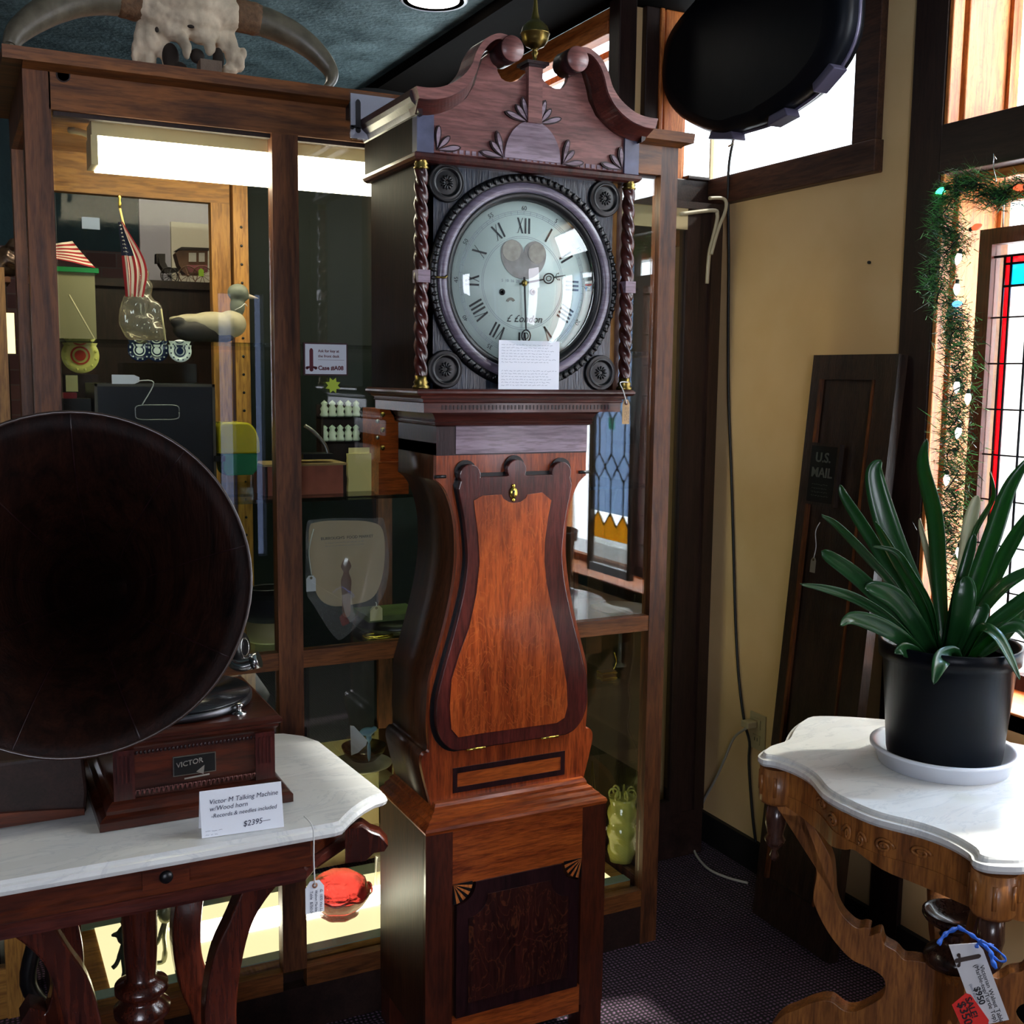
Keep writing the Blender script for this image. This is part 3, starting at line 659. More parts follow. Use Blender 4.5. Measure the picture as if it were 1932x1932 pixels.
# mid moulding and pilasters
collar([(0, 1.905), (.006, 1.908), (.010, 1.913), (.010, 1.919), (.006, 1.922), (0, 1.925)], 'architrave', MAHV, .246, 2.052, 2.345)
for sx in (-1, 1): MB().box(XC + sx * .250 - (.035 if sx > 0 else 0), XC + sx * .250 + (0 if sx > 0 else .035), 2.046, 2.07, 1.922, 1.998).build('pilaster', EBON if False else plain('grey_blue_pilaster%d' % (sx + 1), H('4d5068'), .4, var=.35, bscale=25, coat=.2), clock)
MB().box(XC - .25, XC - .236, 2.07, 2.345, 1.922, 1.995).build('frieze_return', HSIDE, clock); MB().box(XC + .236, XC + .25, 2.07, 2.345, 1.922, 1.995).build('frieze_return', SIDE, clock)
# pediment board
bl = xz([(787, 218), (820, 216), (852, 205), (879, 186), (895, 160), (902, 133), (911, 109), (922, 100), (934, 112), (939, 135), (946, 148), (954, 153), (963, 155), (974, 153), (983, 148), (992, 138)], 2.052)
bl = [(x, z) for x, z in bl if x < XC - .005]
half = [(XC - .216, 1.923), (XC - .216, bl[1][1])] + bl[1:]
MB().prism(half + mir(half)[::-1], 1, 2.052, 2.066).build('pediment_board', MAHP, clock)
dp = [(XC + .0630 * math.cos(t) , 1.929 + .076 * math.sin(t)) for t in [PI * k / 30 for k in range(31)]]
MB().prism(dp, 1, 2.047, 2.053).build('carved_dome', MAHG, clock)
MB().prism([(XC - .0155, 2.0), (XC + .0155, 2.0), (XC + .0155, 2.106), (XC - .0155, 2.106)], 1, 2.040, 2.056).build('finial_plinth', MAHP, clock)
MB().box(XC - .019, XC + .019, 2.034, 2.072, 2.106, 2.110).box(XC - .024, XC + .024, 2.029, 2.077, 2.110, 2.116).build('plinth_cap', DKB, clock)
def petal(m, bx, bz, ex, ez, w):
    a = math.atan2(ez - bz, ex - bx); L = math.hypot(ex - bx, ez - bz); pts = []
    for k in range(14):
        u = k / 13; ww = w * math.sin(PI * min(1, u) ** .9 * .93) * (0.25 + .9 * u) if u < .999 else 0
        pts.append((u * L, ww))
    full = pts + [(p[0], -p[1]) for p in pts[1:-1]][::-1]
    full = [(bx + p[0] * math.cos(a) - p[1] * math.sin(a), bz + p[0] * math.sin(a) + p[1] * math.cos(a)) for p in full]
    m.prism(full, 1, 2.046, 2.0535)
    ins = [(bx + p[0] * math.cos(a) - p[1] * math.sin(a), bz + p[0] * math.sin(a) + p[1] * math.cos(a)) for p in ([(q[0] * .84 + .08 * L, q[1] * .6) for q in pts] + [(q[0] * .84 + .08 * L, -q[1] * .6) for q in pts[1:-1]][::-1])]
    return ins
CL = [((995, 232), [(951, 210), (972, 197), (984, 183)]), ((948, 298), [(904, 286), (924, 266), (936, 247)]), ((823, 283), [(827, 236), (848, 257), (869, 279)])]
for bpt, tips in CL:
    for side in (0, 1):
        m = MB(); mi_ = MB()
        for tp in tips:
            (bx, bz), (ex, ez) = xz([bpt, tp], 2.05)
            if side: bx, ex = 2 * XC - bx, 2 * XC - ex
            ins = petal(m, bx, bz, ex, ez, .0085); mi_.prism(ins, 1, 2.0445, 2.047)
        lf = m.build('leaf_carving', DKB, clock); mi_.build('petal', MAHG, lf)
m = MB()
for k in range(30):
    x = XC - .2 + k * .0135
    m.box(x, x + .0085, 2.0505, 2.053, 1.926, 1.934)
m.build('inlaid_dentils', MAHG, clock)
# swan-neck mouldings
OUT = [(776, 168), (801, 171), (828, 168), (858, 153), (878, 131), (889, 103), (904, 81), (926, 70), (944, 72), (960, 82), (970, 98), (966, 113), (953, 117)]
INN = [(788, 213), (818, 214), (852, 205), (881, 185), (897, 157), (903, 131), (912, 108), (924, 92), (935, 92), (940, 96), (944, 104), (948, 112), (953, 117)]
MIDL = [(a[0] * .5 + b[0] * .5, a[1] * .5 + b[1] * .5) for a, b in zip(OUT, INN)]
def strip(A, B, y0, y1, name, mat, par, side, sl=0):
    a = [Vector(p) for p in xz(A, 2.03)]; b2 = [Vector(p) for p in xz(B, 2.03)]
    a, b2 = cr(a, 5), cr(b2, 5)
    if side: a = [Vector((2 * XC - p.x, p.y)) for p in a]; b2 = [Vector((2 * XC - p.x, p.y)) for p in b2]
    m = MB(); n = len(a)
    v = []
    for p, q in zip(a, b2): v += [(p.x, y0, p.y), (q.x, y0 + sl, q.y), (q.x, y1, q.y), (p.x, y1, p.y)]
    f = []
    for i in range(n - 1):
        for k in range(4): f.append((i * 4 + k, i * 4 + (k + 1) % 4, i * 4 + 4 + (k + 1) % 4, i * 4 + 4 + k))
    m.add(v, f, False); m.add(v[:4], [(0, 1, 2, 3)]); m.add(v[-4:], [(0, 1, 2, 3)])
    return m.build(name, mat, par)
for side in (0, 1):
    sn = strip(OUT, MIDL, 2.004, 2.07, 'swan_neck', MAHP, clock, side)
    strip(MIDL, INN, 2.010, 2.066, 'cove', MAH, sn, side, .034)
    c = Vector(xz([(954, 99)], 2.03)[0]); cx = 2 * XC - c.x if side else c.x
    bs_ = MB().lathe([(0, -.010), (.0245, -.010), (.0245, .048), (0, .048)], (cx, 2.01, c.y), (0, 1, 0), 32).build('scroll_boss', DKB, sn)
    MB().lathe([(0, -.012), (.0235, -.012), (.0245, -.010), (0, -.010)], (cx, 2.01, c.y), (0, 1, 0), 32).build('boss_face', MAHP, sn) if False else MB().lathe([(0, -.012), (.0235, -.012), (.0247, -.0095), (0, -.0095)], (cx, 2.01, c.y), (0, 1, 0), 32).build('boss_face', MAHP, sn)
# side cornices
for sx in (-1, 1):
    pr = [(0, 1.985), (.008, 1.99), (.012, 2.0), (.022, 2.008), (.026, 2.016), (.026, 2.028), (0, 2.03)]
    m = MB(); m.prism([(XC + sx * (.245 + o), z) for o, z in pr], 1, 2.03, 2.345); m.build('side_cornice', DKB, clock)
# finial
bc = at(1013, 66, 1, 2.053)
m = MB(); m.lathe([(.012, 2.116), (.008, 2.119), (.004, 2.123), (.0045, 2.130), (.007, 2.137), (.004, 2.141), (.010, 2.146), (.019, 2.150), (.0262, 2.160), (.0283, 2.1715), (.0295, 2.172), (.0295, 2.1735), (.0283, 2.174), (.025, 2.186), (.016, 2.195), (.010, 2.199), (.0085, 2.203), (.0055, 2.215), (.0028, 2.245), (.0015, 2.28), (0, 2.30)], (XC + .004, 2.053, 0), n=32)
m.build('ball_finial', BRASS, clock)
# card leaning on the hood door
a, b2 = at(940, 735, 1, 2.044), at(1054, 735, 1, 2.044)
card = thing('info_card', 'laminated white card of fine print leaning on the clock hood below the dial', 'card', ((a.x + b2.x) / 2, 2.044, 1.4725))
m = MB(); m.prism([(a.x, 1.4725), (b2.x, 1.4725), (b2.x, 1.571), (a.x, 1.571)], 1, 2.0435, 2.0445)
m.build('laminated_sheet', PAPER, card)
scribble(card, FADE, (a.x + .006, 2.0432, 1.562), (1, 0, 0), (0, 0, 1), b2.x - a.x - .012, 15, .0058, .0009, gap=(7, 8))
# ---------------------------------------------------------------- display cabinet
YC = 2.36; YBK = 2.86
cab = thing('display_cabinet', 'large oak and glass display cabinet with lit shelves standing behind the clock', 'cabinet', (.9, 2.6, 0))
def part(n, m, mat, p=None, **kw): return m.build(n, mat, p or cab, **kw)
part('crown', MB().prism([(YC - .035, 2.068), (YC - .04, 2.09), (YBK + .02, 2.09), (YBK + .02, 2.068)], 0, .115, 1.655), CABX)
part('crown_moulding', MB().prism([(YC - .002, 2.06), (YC - .035, 2.069), (YC, 2.069)], 0, .15, 1.64), CABX)
part('top_rail', MB().box(.195, 1.585, YC, YC + .03, 1.992, 2.068), CABX)
part('rail_lip', MB().box(.203, 1.578, YC + .012, YC + .03, 1.984, 1.992), DKW)
for i, (a, b2) in enumerate([(.150, .198), (.621, .676), (1.585, 1.634)]):
    o = part('stile', MB().box(a, b2, YC, YC + .035, 0 if i != 1 else .15, 2.068 if i != 1 else 1.992), CAB)
part('stile', MB().box(1.1, 1.155, YC, YC + .035, .15, 1.992), CAB)
for a, b2 in [(.198, .621), (.676, 1.1), (1.155, 1.585)]:
    part('mid_rail', MB().box(a, b2, YC + .002, YC + .03, .853, .892), CABX)
    part('bottom_rail', MB().box(a, b2, YC + .002, YC + .03, .105, .15), CABX)
    g = part('glass_pane', MB().box(a + .003, b2 - .003, YC + .014, YC + .018, .892, 1.992), GLC)
    g = part('glass_pane', MB().box(a + .003, b2 - .003, YC + .014, YC + .018, .15, .853), GLC)
part('plinth', MB().box(.152, 1.632, YC + .004, YBK, 0, .105), DKWX)
# side walls: framed glass
for x0, x1 in ((.150, .178), (1.606, 1.634)):
    part('side_stile', MB().box(x0, x1, YBK - .05, YBK, .105, 2.068), CAB)
    part('side_rail', MB().box(x0, x1, YC + .035, YBK - .05, 1.99, 2.068), CAB)
    part('side_rail', MB().box(x0, x1, YC + .035, YBK - .05, .105, .16), CAB)
    part('side_glass', MB().box((x0 + x1) / 2 - .002, (x0 + x1) / 2 + .002, YC + .035, YBK - .05, .16, 1.99), GLC)
part('cabinet_floor', MB().box(.178, 1.606, YC + .035, YBK, .105, .125), DKWX)
part('cabinet_roof', MB().box(.178, 1.606, YC + .035, YBK, 2.0, 2.03), CABINX)
# back: golden framed doors with glass, one dark sheet for the unlit open back
def bx(px): return at(px, 500, 1, YBK).x
xl, xr = bx(115) - .02, bx(395); xs = bx(430); xe = bx(462)
zt_ = at(250, 350, 1, YBK).z
part('back_top_board', MB().box(.178, xe, YBK - .02, YBK, zt_ + .075, 2.0), CABINX)
part('back_door_rail', MB().box(.178, xs, YBK - .03, YBK, zt_ - .03, zt_ + .07), CABINX)
part('back_door_stile', MB().box(.178, xl, YBK - .03, YBK, .16, zt_ - .03), CABIN)
part('back_door_stile', MB().box(xr, xs, YBK - .03, YBK, .16, zt_ - .03), CABIN)
part('back_post', MB().box(xs + .006, xe, YBK - .04, YBK, .16, zt_ + .075), CABIN)
m = MB()
for k in range(20): m.ball(((xs + xe) / 2 + .004, YBK - .041, 1.0 + k * .045), .0035, 8, 6, (1, .3, 1))
part('shelf_pin_holes', m, EBD, kind='stuff')
part('back_glass', MB().box(xl, xr, YBK - .015, YBK - .012, .16, zt_ - .03), glass('thin_back_glass', (.95, .95, .93), .05, 1.12))
DG = plain('dark_green_shade', H('0b1413'), .7, spec=.2)  # dark colour stands for the unlit space behind the open back
part('dark_back_sheet', MB().box(xe, 1.606, YBK - .015, YBK, .16, 2.0), DG)
part('back_post', MB().box(1.02, 1.06, YBK - .03, YBK - .015, .16, 2.0), CAB)
part('lower_reflection_board', MB().box(xe, 1.606, YBK - .03, YBK - .016, .16, .53).box(1.2, 1.606, YBK - .03, YBK - .016, .53, .84), plain('tan_reflection', H('8d7c4e'), .6))  # tan boards added for the yellow reflections of lit surfaces
part('back_post', MB().box(1.40, 1.44, YBK - .03, YBK - .015, .16, 1.3), CAB)
shl = []
for z in (1.563, 1.226, .878, .535):
    part('glass_shelf', MB().box(.182, 1.602, YC + .04, YBK - .045, z - .008, z), GLS)
part('glass_shelf', MB().box(1.16, 1.602, YC + .12, YBK - .045, .68, .687), GLS)
m = MB().box(.185, .19, YC + .2, YC + .22, .3, 1.95)
part('shelf_standard', m, CONDUIT)
# fluorescent tube fittings
for a, b2 in ((.275, .95), (.955, 1.5)):
    fx = part('tube_fitting', MB().box(a, b2, YC + .05, YC + .13, 1.962, 1.99), IVORY)
    MB().box(a + .012, b2 - .004, YC + .052, YC + .128, 1.902, 1.962).build('tube_diffuser', emit('fluorescent_tube', (1, .9, .66), 13) if a < .5 else MATS['fluorescent_tube'], fx)
    MB().box(a - .002, a + .011, YC + .05, YC + .13, 1.905, 1.962).build('end_cap', IVORY, fx)
p = at(150, 222, 1, YC + .1)
part('power_lead', MB().tube(cr([Vector((p.x - .01, YC + .2, 1.995)), Vector((p.x + .02, YC + .17, 1.985)), Vector((p.x + .045, YC + .15, 1.96)), Vector((p.x + .045, YC + .14, 1.935))], 5), .0065, 8), IVORY)
# glowing floor
part('light_box', MB().box(.20, 1.58, YC + .05, YBK - .06, .125, .158), CABINX)
LB = emit('light_box_glow', (1, .84, .46), 1.1)
FROST = plain('frosted_margin', H('8ba39a'), .4)
part('light_panel', MB().box(.26, 1.10, YC + .085, YBK - .12, .158, .161), LB)
part('light_panel', MB().box(1.14, 1.54, YC + .085, YBK - .12, .158, .161), LB)
LT = emit('under_shelf_tube', (1, .93, .72), 14)
part('tube_strip', MB().box(.42, 1.02, YC + .20, YC + .30, .161, .163), LT)
part('frosted_glass', MB().box(.20, 1.58, YC + .05, YC + .085, .158, .1605).box(.20, 1.58, YBK - .12, YBK - .06, .158, .1605), FROST)
for x in (1.235, 1.27):
    pass
# crown holes on the top rail
p = at(119, 142, 1, YC)
part('cable_hole', MB().lathe([(.0105, -.002), (.013, -.002), (.013, 0), (.0105, 0), (.0105, -.002)], (p.x, YC, p.z), (0, 1, 0), 20, cap=False).lathe([(0, -.0005), (.0105, -.0005)], (p.x, YC, p.z), (0, 1, 0), 20), DKW)
# ---------------- signs
def dagger(par, mat, org, U, V, s, depth=.0006):
    # shop emblem: rounded blade, cross guard and pommel drawn along V
    U, V = Vector(U).normalized(), Vector(V).normalized()
    m = MB()
    def pg(pts): m.plane_prism([(a * s, b2 * s) for a, b2 in pts], org, U, V, depth)
    pg([(-.085, .2), (.085, .2), (.085, .9), (.05, .97), (0, 1), (-.05, .97), (-.085, .9)])
    pg([(.24 * math.cos(t) * 1, .15 + .055 * math.sin(t)) for t in [2 * PI * k / 16 for k in range(16)]])
    pg([(-.2 + .07 * math.cos(t), .12 + .07 * math.sin(t)) for t in [2 * PI * k / 12 for k in range(12)]])
    pg([(.2 + .07 * math.cos(t), .12 + .07 * math.sin(t)) for t in [2 * PI * k / 12 for k in range(12)]])
    pg([(.09 * math.cos(t), .05 + .09 * math.sin(t)) for t in [2 * PI * k / 12 for k in range(12)]])
    return m.build('emblem', mat, par)
a, b2 = at(573, 708, 1, YC - .002), at(655, 648, 1, YC - .002)
sg = thing('case_sign', 'small framed white key sign for Case #A08 stuck on the cabinet glass', 'sign', ((a.x + b2.x) / 2, YC - .002, a.z))
MB().box(a.x, b2.x, YC - .004, YC + .002, a.z, b2.z).build('sign_border', plain('maroon_border', H('4a2a30'), .6), sg)
MB().box(a.x + .003, b2.x - .003, YC - .005, YC - .004, a.z + .003, b2.z - .003).build('sign_face', PAPER, sg)
dagger(sg, LOGO, (a.x + .016, YC - .0056, a.z + .010), (1, 0, 0), (0, 0, 1), .048)
text('Ask for key at', .0082, LOGO, sg, (a.x + .031, YC - .0056, b2.z - .02), (1, 0, 0), (0, 0, 1), bold=.0001)
text('the front desk', .0082, LOGO, sg, (a.x + .031, YC - .0056, b2.z - .031), (1, 0, 0), (0, 0, 1), bold=.0001)
MB().box(a.x + .031, b2.x - .008, YC - .0056, YC - .005, b2.z - .0365, b2.z - .036).build('rule', LOGO, sg)
text('Case #A08', .0125, LOGO, sg, (a.x + .031, YC - .0056, a.z + .012), (1, 0, 0), (0, 0, 1), bold=.0004)
# acrylic sign on the cabinet top, half behind the clock
a, b2 = at(660, 262, 1, YC - .05), at(760, 182, 1, YC - .05)
YS = YC - .05; zt2 = at(661, 170, 1, YS).z
sg = thing('counter_sign', 'clear acrylic sign holder with a printed emblem beside the clock hood', 'sign', (a.x + .05, YS, a.z))
MB().box(a.x, a.x + .13, YS, YS + .002, a.z, zt2).build('holder', glass('acrylic', (.95, .95, .97)), sg)
MB().box(a.x + .003, a.x + .127, YS + .002, YS + .003, a.z + .003, zt2 - .005).build('sheet', plain('grey_sheet', H('b9bac2'), .5), sg)
dagger(sg, PRINT, (a.x + .018, YS - .0008, a.z + .016), (1, 0, 0), (0, 0, 1), .066)
bo = [Vector((a.x + .008, zt2 - .002)), Vector((a.x + .02, zt2 + .008)), Vector((a.x + .04, zt2 + .014)), Vector((a.x + .07, zt2 + .016)), Vector((a.x + .14, zt2 + .013)), Vector((a.x + .2, zt2 + .01)), Vector((a.x + .2, zt2 - .05)), Vector((a.x + .008, zt2 - .05))]
tag(MB().prism([(p.x, p.y) for p in bo], 1, YS + .02, YS + .05).build('picture_frame', EBD), 'black rounded frame edge showing behind the acrylic sign', 'frame')
# second, shallow dark cabinet in the corner
c2 = thing('corner_cabinet', 'narrow dark wooden glass-fronted cabinet in the corner between the lit cabinet and the plaster wall', 'cabinet', (1.9, 2.84, 0))
cz1 = 1.99
MB().box(1.70, 2.082, 2.77, 2.868, .0, .145).build('plinth', DKWX, c2)
MB().box(2.045, 2.082, 2.765, 2.868, .145, cz1).build('stile', DKW, c2)
MB().box(1.955, 2.0, 2.765, 2.79, .145, cz1).build('stile', DKW, c2)
MB().box(2.0, 2.045, 2.775, 2.868, .145, cz1).build('side_panel', DKW, c2)
MB().box(1.70, 1.955, 2.765, 2.79, .145, .19).build('bottom_rail', DKWX, c2)
MB().box(1.70, 1.955, 2.765, 2.79, cz1 - .06, cz1).build('top_rail', IVORY, c2)
MB().box(1.70, 1.955, 2.775, 2.778, .19, cz1 - .06).build('door_glass', GLC, c2)
MB().box(1.70, 1.955, 2.86, 2.868, .145, cz1).build('back_board', plain('tan_back', H('5c4a34'), .6), c2)
MB().box(1.70, 2.09, 2.76, 2.868, cz1, cz1 + .02).build('top', DKWX, c2)

# ---------------------------------------------------------------- things in the cabinet
def flagmats(): return [plain('flag_red', H('a8202a'), .8), plain('flag_white', H('e6dcc8'), .8), plain('flag_blue', H('1c2440'), .8)]
FM = flagmats()
Z1, Z2, Z3, Z4 = 1.563, 1.226, .878, .535
# lantern box with folded flag
Yq = 2.62; xa, xb = xat(100, Yq, Z1), xat(190, Yq, Z1)
MESHC = plain('cream_mesh', H('8f8c68'), .8)
t = thing('mesh_box', 'cream mesh-sided box with green rim on the top shelf beneath the striped cloth flag', 'box', ((xa + xb) / 2, Yq, Z1))
zz = at(150, 505, 1, Yq).z
MB().box(xa, xb - .008, Yq, Yq + .08, Z1, zz - .01).build('mesh_body', MESHC, t)
MB().box(xa - .004, xb, Yq - .006, Yq + .085, zz - .01, zz).build('green_rim', plain('green_rim', H('14803e'), .4), t)
m = MB()
A, B, Cc, D = [Vector((q.x, q.y, q.z)) for q in (at(104, 497, 1, Yq + .02), at(145, 448, 1, Yq + .05), at(100, 512, 1, Yq), at(195, 495, 1, Yq))]
D.z = zz + .001; Cc = Vector((xa + .002, Yq, zz + .001)); 
m.grid(lambda u, v: (Vector((xa, Yq + .01 + .03 * v, zz + .02)) * (1 - u) + Vector((xb - .004, Yq + .01 + .03 * v, zz + .002)) * u) * (1 - v) + (Vector((xa, Yq + .06, zz + .05)) * (1 - u) + Vector((xa + .052, Yq + .06, zz + .062)) * u) * v + Vector((0, .004 * math.sin(9 * u), 0)), 14, 12, True, lambda i, j: j % 2)
tag(m.build('striped_flag', FM), 'red and white striped cloth flag folded over the green-rimmed box', 'flag')
# small flag on a stick
Yq = 2.52; p0, p1 = at(226, 392, 1, Yq), at(262, 548, 1, Yq)
t = thing('hand_flag', 'small stars and stripes flag on a gold-tipped stick standing in the glass jar', 'flag', (p1.x, Yq, Z1 + .03))
MB().tube([p0, p0 + (p1 - p0) * .5, p1], .0022, 8).build('stick', plain('pale_stick', H('c2a55e'), .6), t)
MB().lathe([(0, .0), (.003, .004), (.0035, .014), (.0018, .02), (.004, .026), (.002, .03)], (p0.x, p0.y, p0.z - .004), n=10).build('gold_tip', BRIGHT, t)
s0 = p0 + (p1 - p0) * .12
def ff(u, v):
    a = at(228 + 8 * v * 0 + 14 * u, 420 + (140) * u, 1, Yq); w = .045 * math.sin(PI * min(1, .28 + u * .85) * .62)
    return Vector((a.x - .006 + w * v * (.35 + 1.0 * math.sin(u * 2.4)) * .75 + .002 * math.sin(14 * v), Yq - .004 - .012 * abs(math.sin(v * 8)), a.z))
m = MB(); m.grid(ff, 20, 13, True, lambda i, j: (2 if (i < 9 and j < 7) else j % 2))
fl = m.build('flag_cloth', FM, t)
m = MB()
for i in range(1, 9):
    for j in range(1, 6):
        q = ff(i / 20, j / 13); m.ball(q + Vector((0, -.003, 0)), .0009, 5, 4)
m.build('stars', FM[1], fl)
# figural glass jar
def lumps(name, balls, mat, par=None, vox=.004, noise=0, **kw):
    m = MB()
    for (c, r, sc) in balls: m.ball(c, r, 14, 10, sc)
    o = m.build(name, mat, par, **kw)
    rm = o.modifiers.new('r', 'REMESH'); rm.mode = 'VOXEL'; rm.voxel_size = vox; rm.use_smooth_shade = True
    if noise:
        tx = bpy.data.textures.new('n', 'CLOUDS'); tx.noise_scale = noise[1]
        d = o.modifiers.new('d', 'DISPLACE'); d.texture = tx; d.strength = noise[0]; d.texture_coords = 'GLOBAL'
    return o
Yq = 2.53; cx = xat(266, Yq, Z1)
bl_ = [((cx, Yq, Z1 + .035), .042, (1, .8, .9)), ((cx - .004, Yq, Z1 + .075), .036, (1, .8, 1)), ((cx + .002, Yq, Z1 + .115), .026, (1, .9, 1)), ((cx + .004, Yq, Z1 + .142), .018, (1, 1, 1)), ((cx - .032, Yq - .01, Z1 + .05), .018, (.8, .8, 1.6)), ((cx + .032, Yq - .01, Z1 + .06), .017, (.8, .8, 1.6)), ((cx + .03, Yq - .02, Z1 + .02), .02, (1, 1, 1))]
jar = lumps('figural_jar', bl_, GLJ, vox=.004, noise=(.006, .02)); tag(jar, 'clear moulded glass figural jar holding the small flag on the top shelf', 'jar')
# two spoons/sticks
for k, (pa, pb, lab) in enumerate([((130, 556), (178, 625), 'thin pale stick leaning left of the glass jar on the top shelf'), ((304, 583), (312, 628), 'short white candle stick standing right of the glass jar')]):
    Yq = 2.48; a, b2 = at(*pa, 1, Yq), at(*pb, 1, Yq); b2.z = Z1 + .001
    tag(MB().tube([a, b2], .0018, 6).build('thin_stick', CREAM), lab, 'stick')
# decoy bird
Yq = 2.56; sx0 = xat(318, Yq, Z1); L = xat(470, Yq, Z1) - sx0
G = plain('pale_decoy_paint', H('a9a184'), .55, var=.15, bscale=30); GD = plain('dark_decoy_base', H('191713'), .6); GH = plain('grey_green_head', H('6f7568'), .5, var=.1)
t = thing('decoy_bird', 'carved grey and cream decoy bird facing right on the top shelf', 'decoy', (sx0 + L / 2, Yq, Z1))
X = lambda f: sx0 + L * f
lumps('body', [((X(.55), Yq, Z1 + .04), .04, (1.55, .8, .78)), ((X(.3), Yq, Z1 + .048), .028, (1.6, .8, .6)), ((X(.13), Yq, Z1 + .052), .014, (1.6, 1, .5)), ((X(.78), Yq, Z1 + .045), .034, (1, .8, .9))], G, t, .004)
lumps('underside', [((X(.35), Yq - .012, Z1 + .026), .026, (2.1, .8, .95)), ((X(.12), Yq - .012, Z1 + .045), .014, (1.4, .8, .8)), ((X(.6), Yq - .008, Z1 + .014), .018, (2.0, .8, .7))], GD, t, .004)
hd = lumps('head', [((X(.86), Yq, Z1 + .085), .017, (1, .8, 1.5)), ((X(.87), Yq, Z1 + .115), .021, (1.15, .85, .95)), ((X(.93), Yq, Z1 + .108), .013, (1.2, .8, .9))], GH, t, .004)
MB().lathe([(.006, 0), (.004, .012), (.0005, .026)], (X(.985), Yq, Z1 + .108), (1, 0, -.15), 8).build('beak', plain('pale_beak', H('b8aa9a'), .5), hd)
MB().ball((X(.95), Yq - .0105, Z1 + .112), .002, 8, 6).build('eye', PRINT, hd)
MB().tube(cr([Vector((X(.80), Yq - .02, Z1 + .075)), Vector((X(.87), Yq - .026, Z1 + .082)), Vector((X(.93), Yq - .018, Z1 + .09)), Vector((X(.97), Yq - .01, Z1 + .085))], 4), .001, 5).build('string', STRING, t)
# label on back glass
a, b2 = at(155, 431, 1, YBK - .02), at(188, 411, 1, YBK - .02)
tag(MB().box(a.x, b2.x, YBK - .0185, YBK - .0165, a.z, b2.z).build('label_card', plain('pale_blue_card', H('9fb0cc'), .6)), 'small pale blue card stuck on the inner back glass of the cabinet', 'card')
# scene behind the cabinet glass: pale board with toy stagecoach on a dark sideboard
sb = thing('sideboard', 'dark wooden sideboard seen through the upper cabinet glass', 'sideboard', (.8, 3.3, 0))
ztop = at(330, 534, 1, 3.15).z
MB().box(.25, 1.15, 3.1, 3.55, .05, ztop - .02).build('carcass', DKW, sb)
MB().box(.23, 1.17, 3.08, 3.57, ztop - .02, ztop).build('top', DKWX, sb)
for x in (.27, 1.11):
    for y in (3.12, 3.5): MB().box(x, x + .03, y, y + .03, 0, .05).build('foot', DKW, sb)
a, b2 = at(262, 380, 1, 3.5), at(420, 380, 1, 3.5)
tag(MB().box(a.x, b2.x + .05, 3.5, 3.52, ztop, a.z + .02).build('display_board', plain('lavender_board', H('9e9aa4'), .8)), 'pale lavender-grey board standing behind the toy stagecoach', 'board')
a = at(327, 415, 1, 3.42)
tag(MB().box(a.x, b2.x + .04, 3.46, 3.475, ztop, a.z).build('backing_sheet', plain('cream_sheet', H('c2b9a6'), .8)), 'cream paper sheet standing right behind the toy stagecoach', 'sheet')
Yq = 3.2; s = Yq * .96 / F_PX; xq = xat(345, Yq, ztop)
RC = plain('coach_pink', H('a05a62'), .5); BC = plain('coach_brown', H('6b4a33'), .5); KD = plain('coach_dark', H('1d1412'), .5)
st = thing('toy_stagecoach', 'toy stagecoach model with spoked wheels in front of the pale board', 'toy', (xq, Yq, ztop))
def P(px, py, y=Yq): q = at(px, py, 1, y); return (q.x, q.z)
MB().prism([P(332, 478), P(340, 470), P(392, 472), P(392, 512), P(380, 518), P(350, 518), P(338, 500)], 1, Yq, Yq + .05).build('coach_body', BC, st)
MB().prism([P(352, 500), P(391, 500), P(391, 514), P(356, 514)], 1, Yq - .002, Yq).build('door_panel', RC, st)
for q0, q1 in ((356, 370), (375, 386)):
    MB().prism([P(q0, 477), P(q1, 477), P(q1, 494), P(q0, 494)], 1, Yq - .002, Yq).build('window', plain('coach_window%d' % q0, H('c6c0b4'), .5), st)
MB().prism([P(333, 472), P(342, 466), P(394, 468), P(394, 473)], 1, Yq - .004, Yq + .054).build('roof', KD, st)
MB().prism([P(298, 480), P(304, 478), P(318, 505), P(336, 505), P(338, 512), P(312, 514), P(302, 498)], 1, Yq + .005, Yq + .045).build('driver_seat', KD, st)
MB().prism([P(296, 478), P(313, 478), P(313, 496), P(296, 496)], 1, Yq + .01, Yq + .04).build('lamp_box', KD, st)
for (wx, wy, r, y) in ((319, 521, 15, Yq - .004), (355, 522, 17, Yq - .004), (382, 517, 18, Yq - .004), (322, 521, 15, Yq + .05)):
    m = MB(); c = P(wx, wy, y); R = r * s; c = (c[0], ztop + R + .001)
    m.tube([(c[0] + R * math.cos(t), y, c[1] + R * math.sin(t)) for t in [2 * PI * k / 24 for k in range(25)]], .0014, 5)
    for k in range(10):
        t = 2 * PI * k / 10; m.tube([(c[0], y, c[1]), (c[0] + R * math.cos(t), y, c[1] + R * math.sin(t))], .0008, 4)
    m.ball((c[0], y, c[1]), .004, 8, 6); m.build('wheel', KD if wx < 350 else BC, st)
a, b2 = P(373, 510), P(383, 522)
MB().prism([(a[0], b2[1]), (b2[0], b2[1]), (b2[0], a[1]), ((a[0] + b2[0]) / 2, a[1] + .005), (a[0], a[1])], 1, Yq - .012, Yq - .011).build('price_tag', plain('neon_green', H('a8d83a'), .6), st)

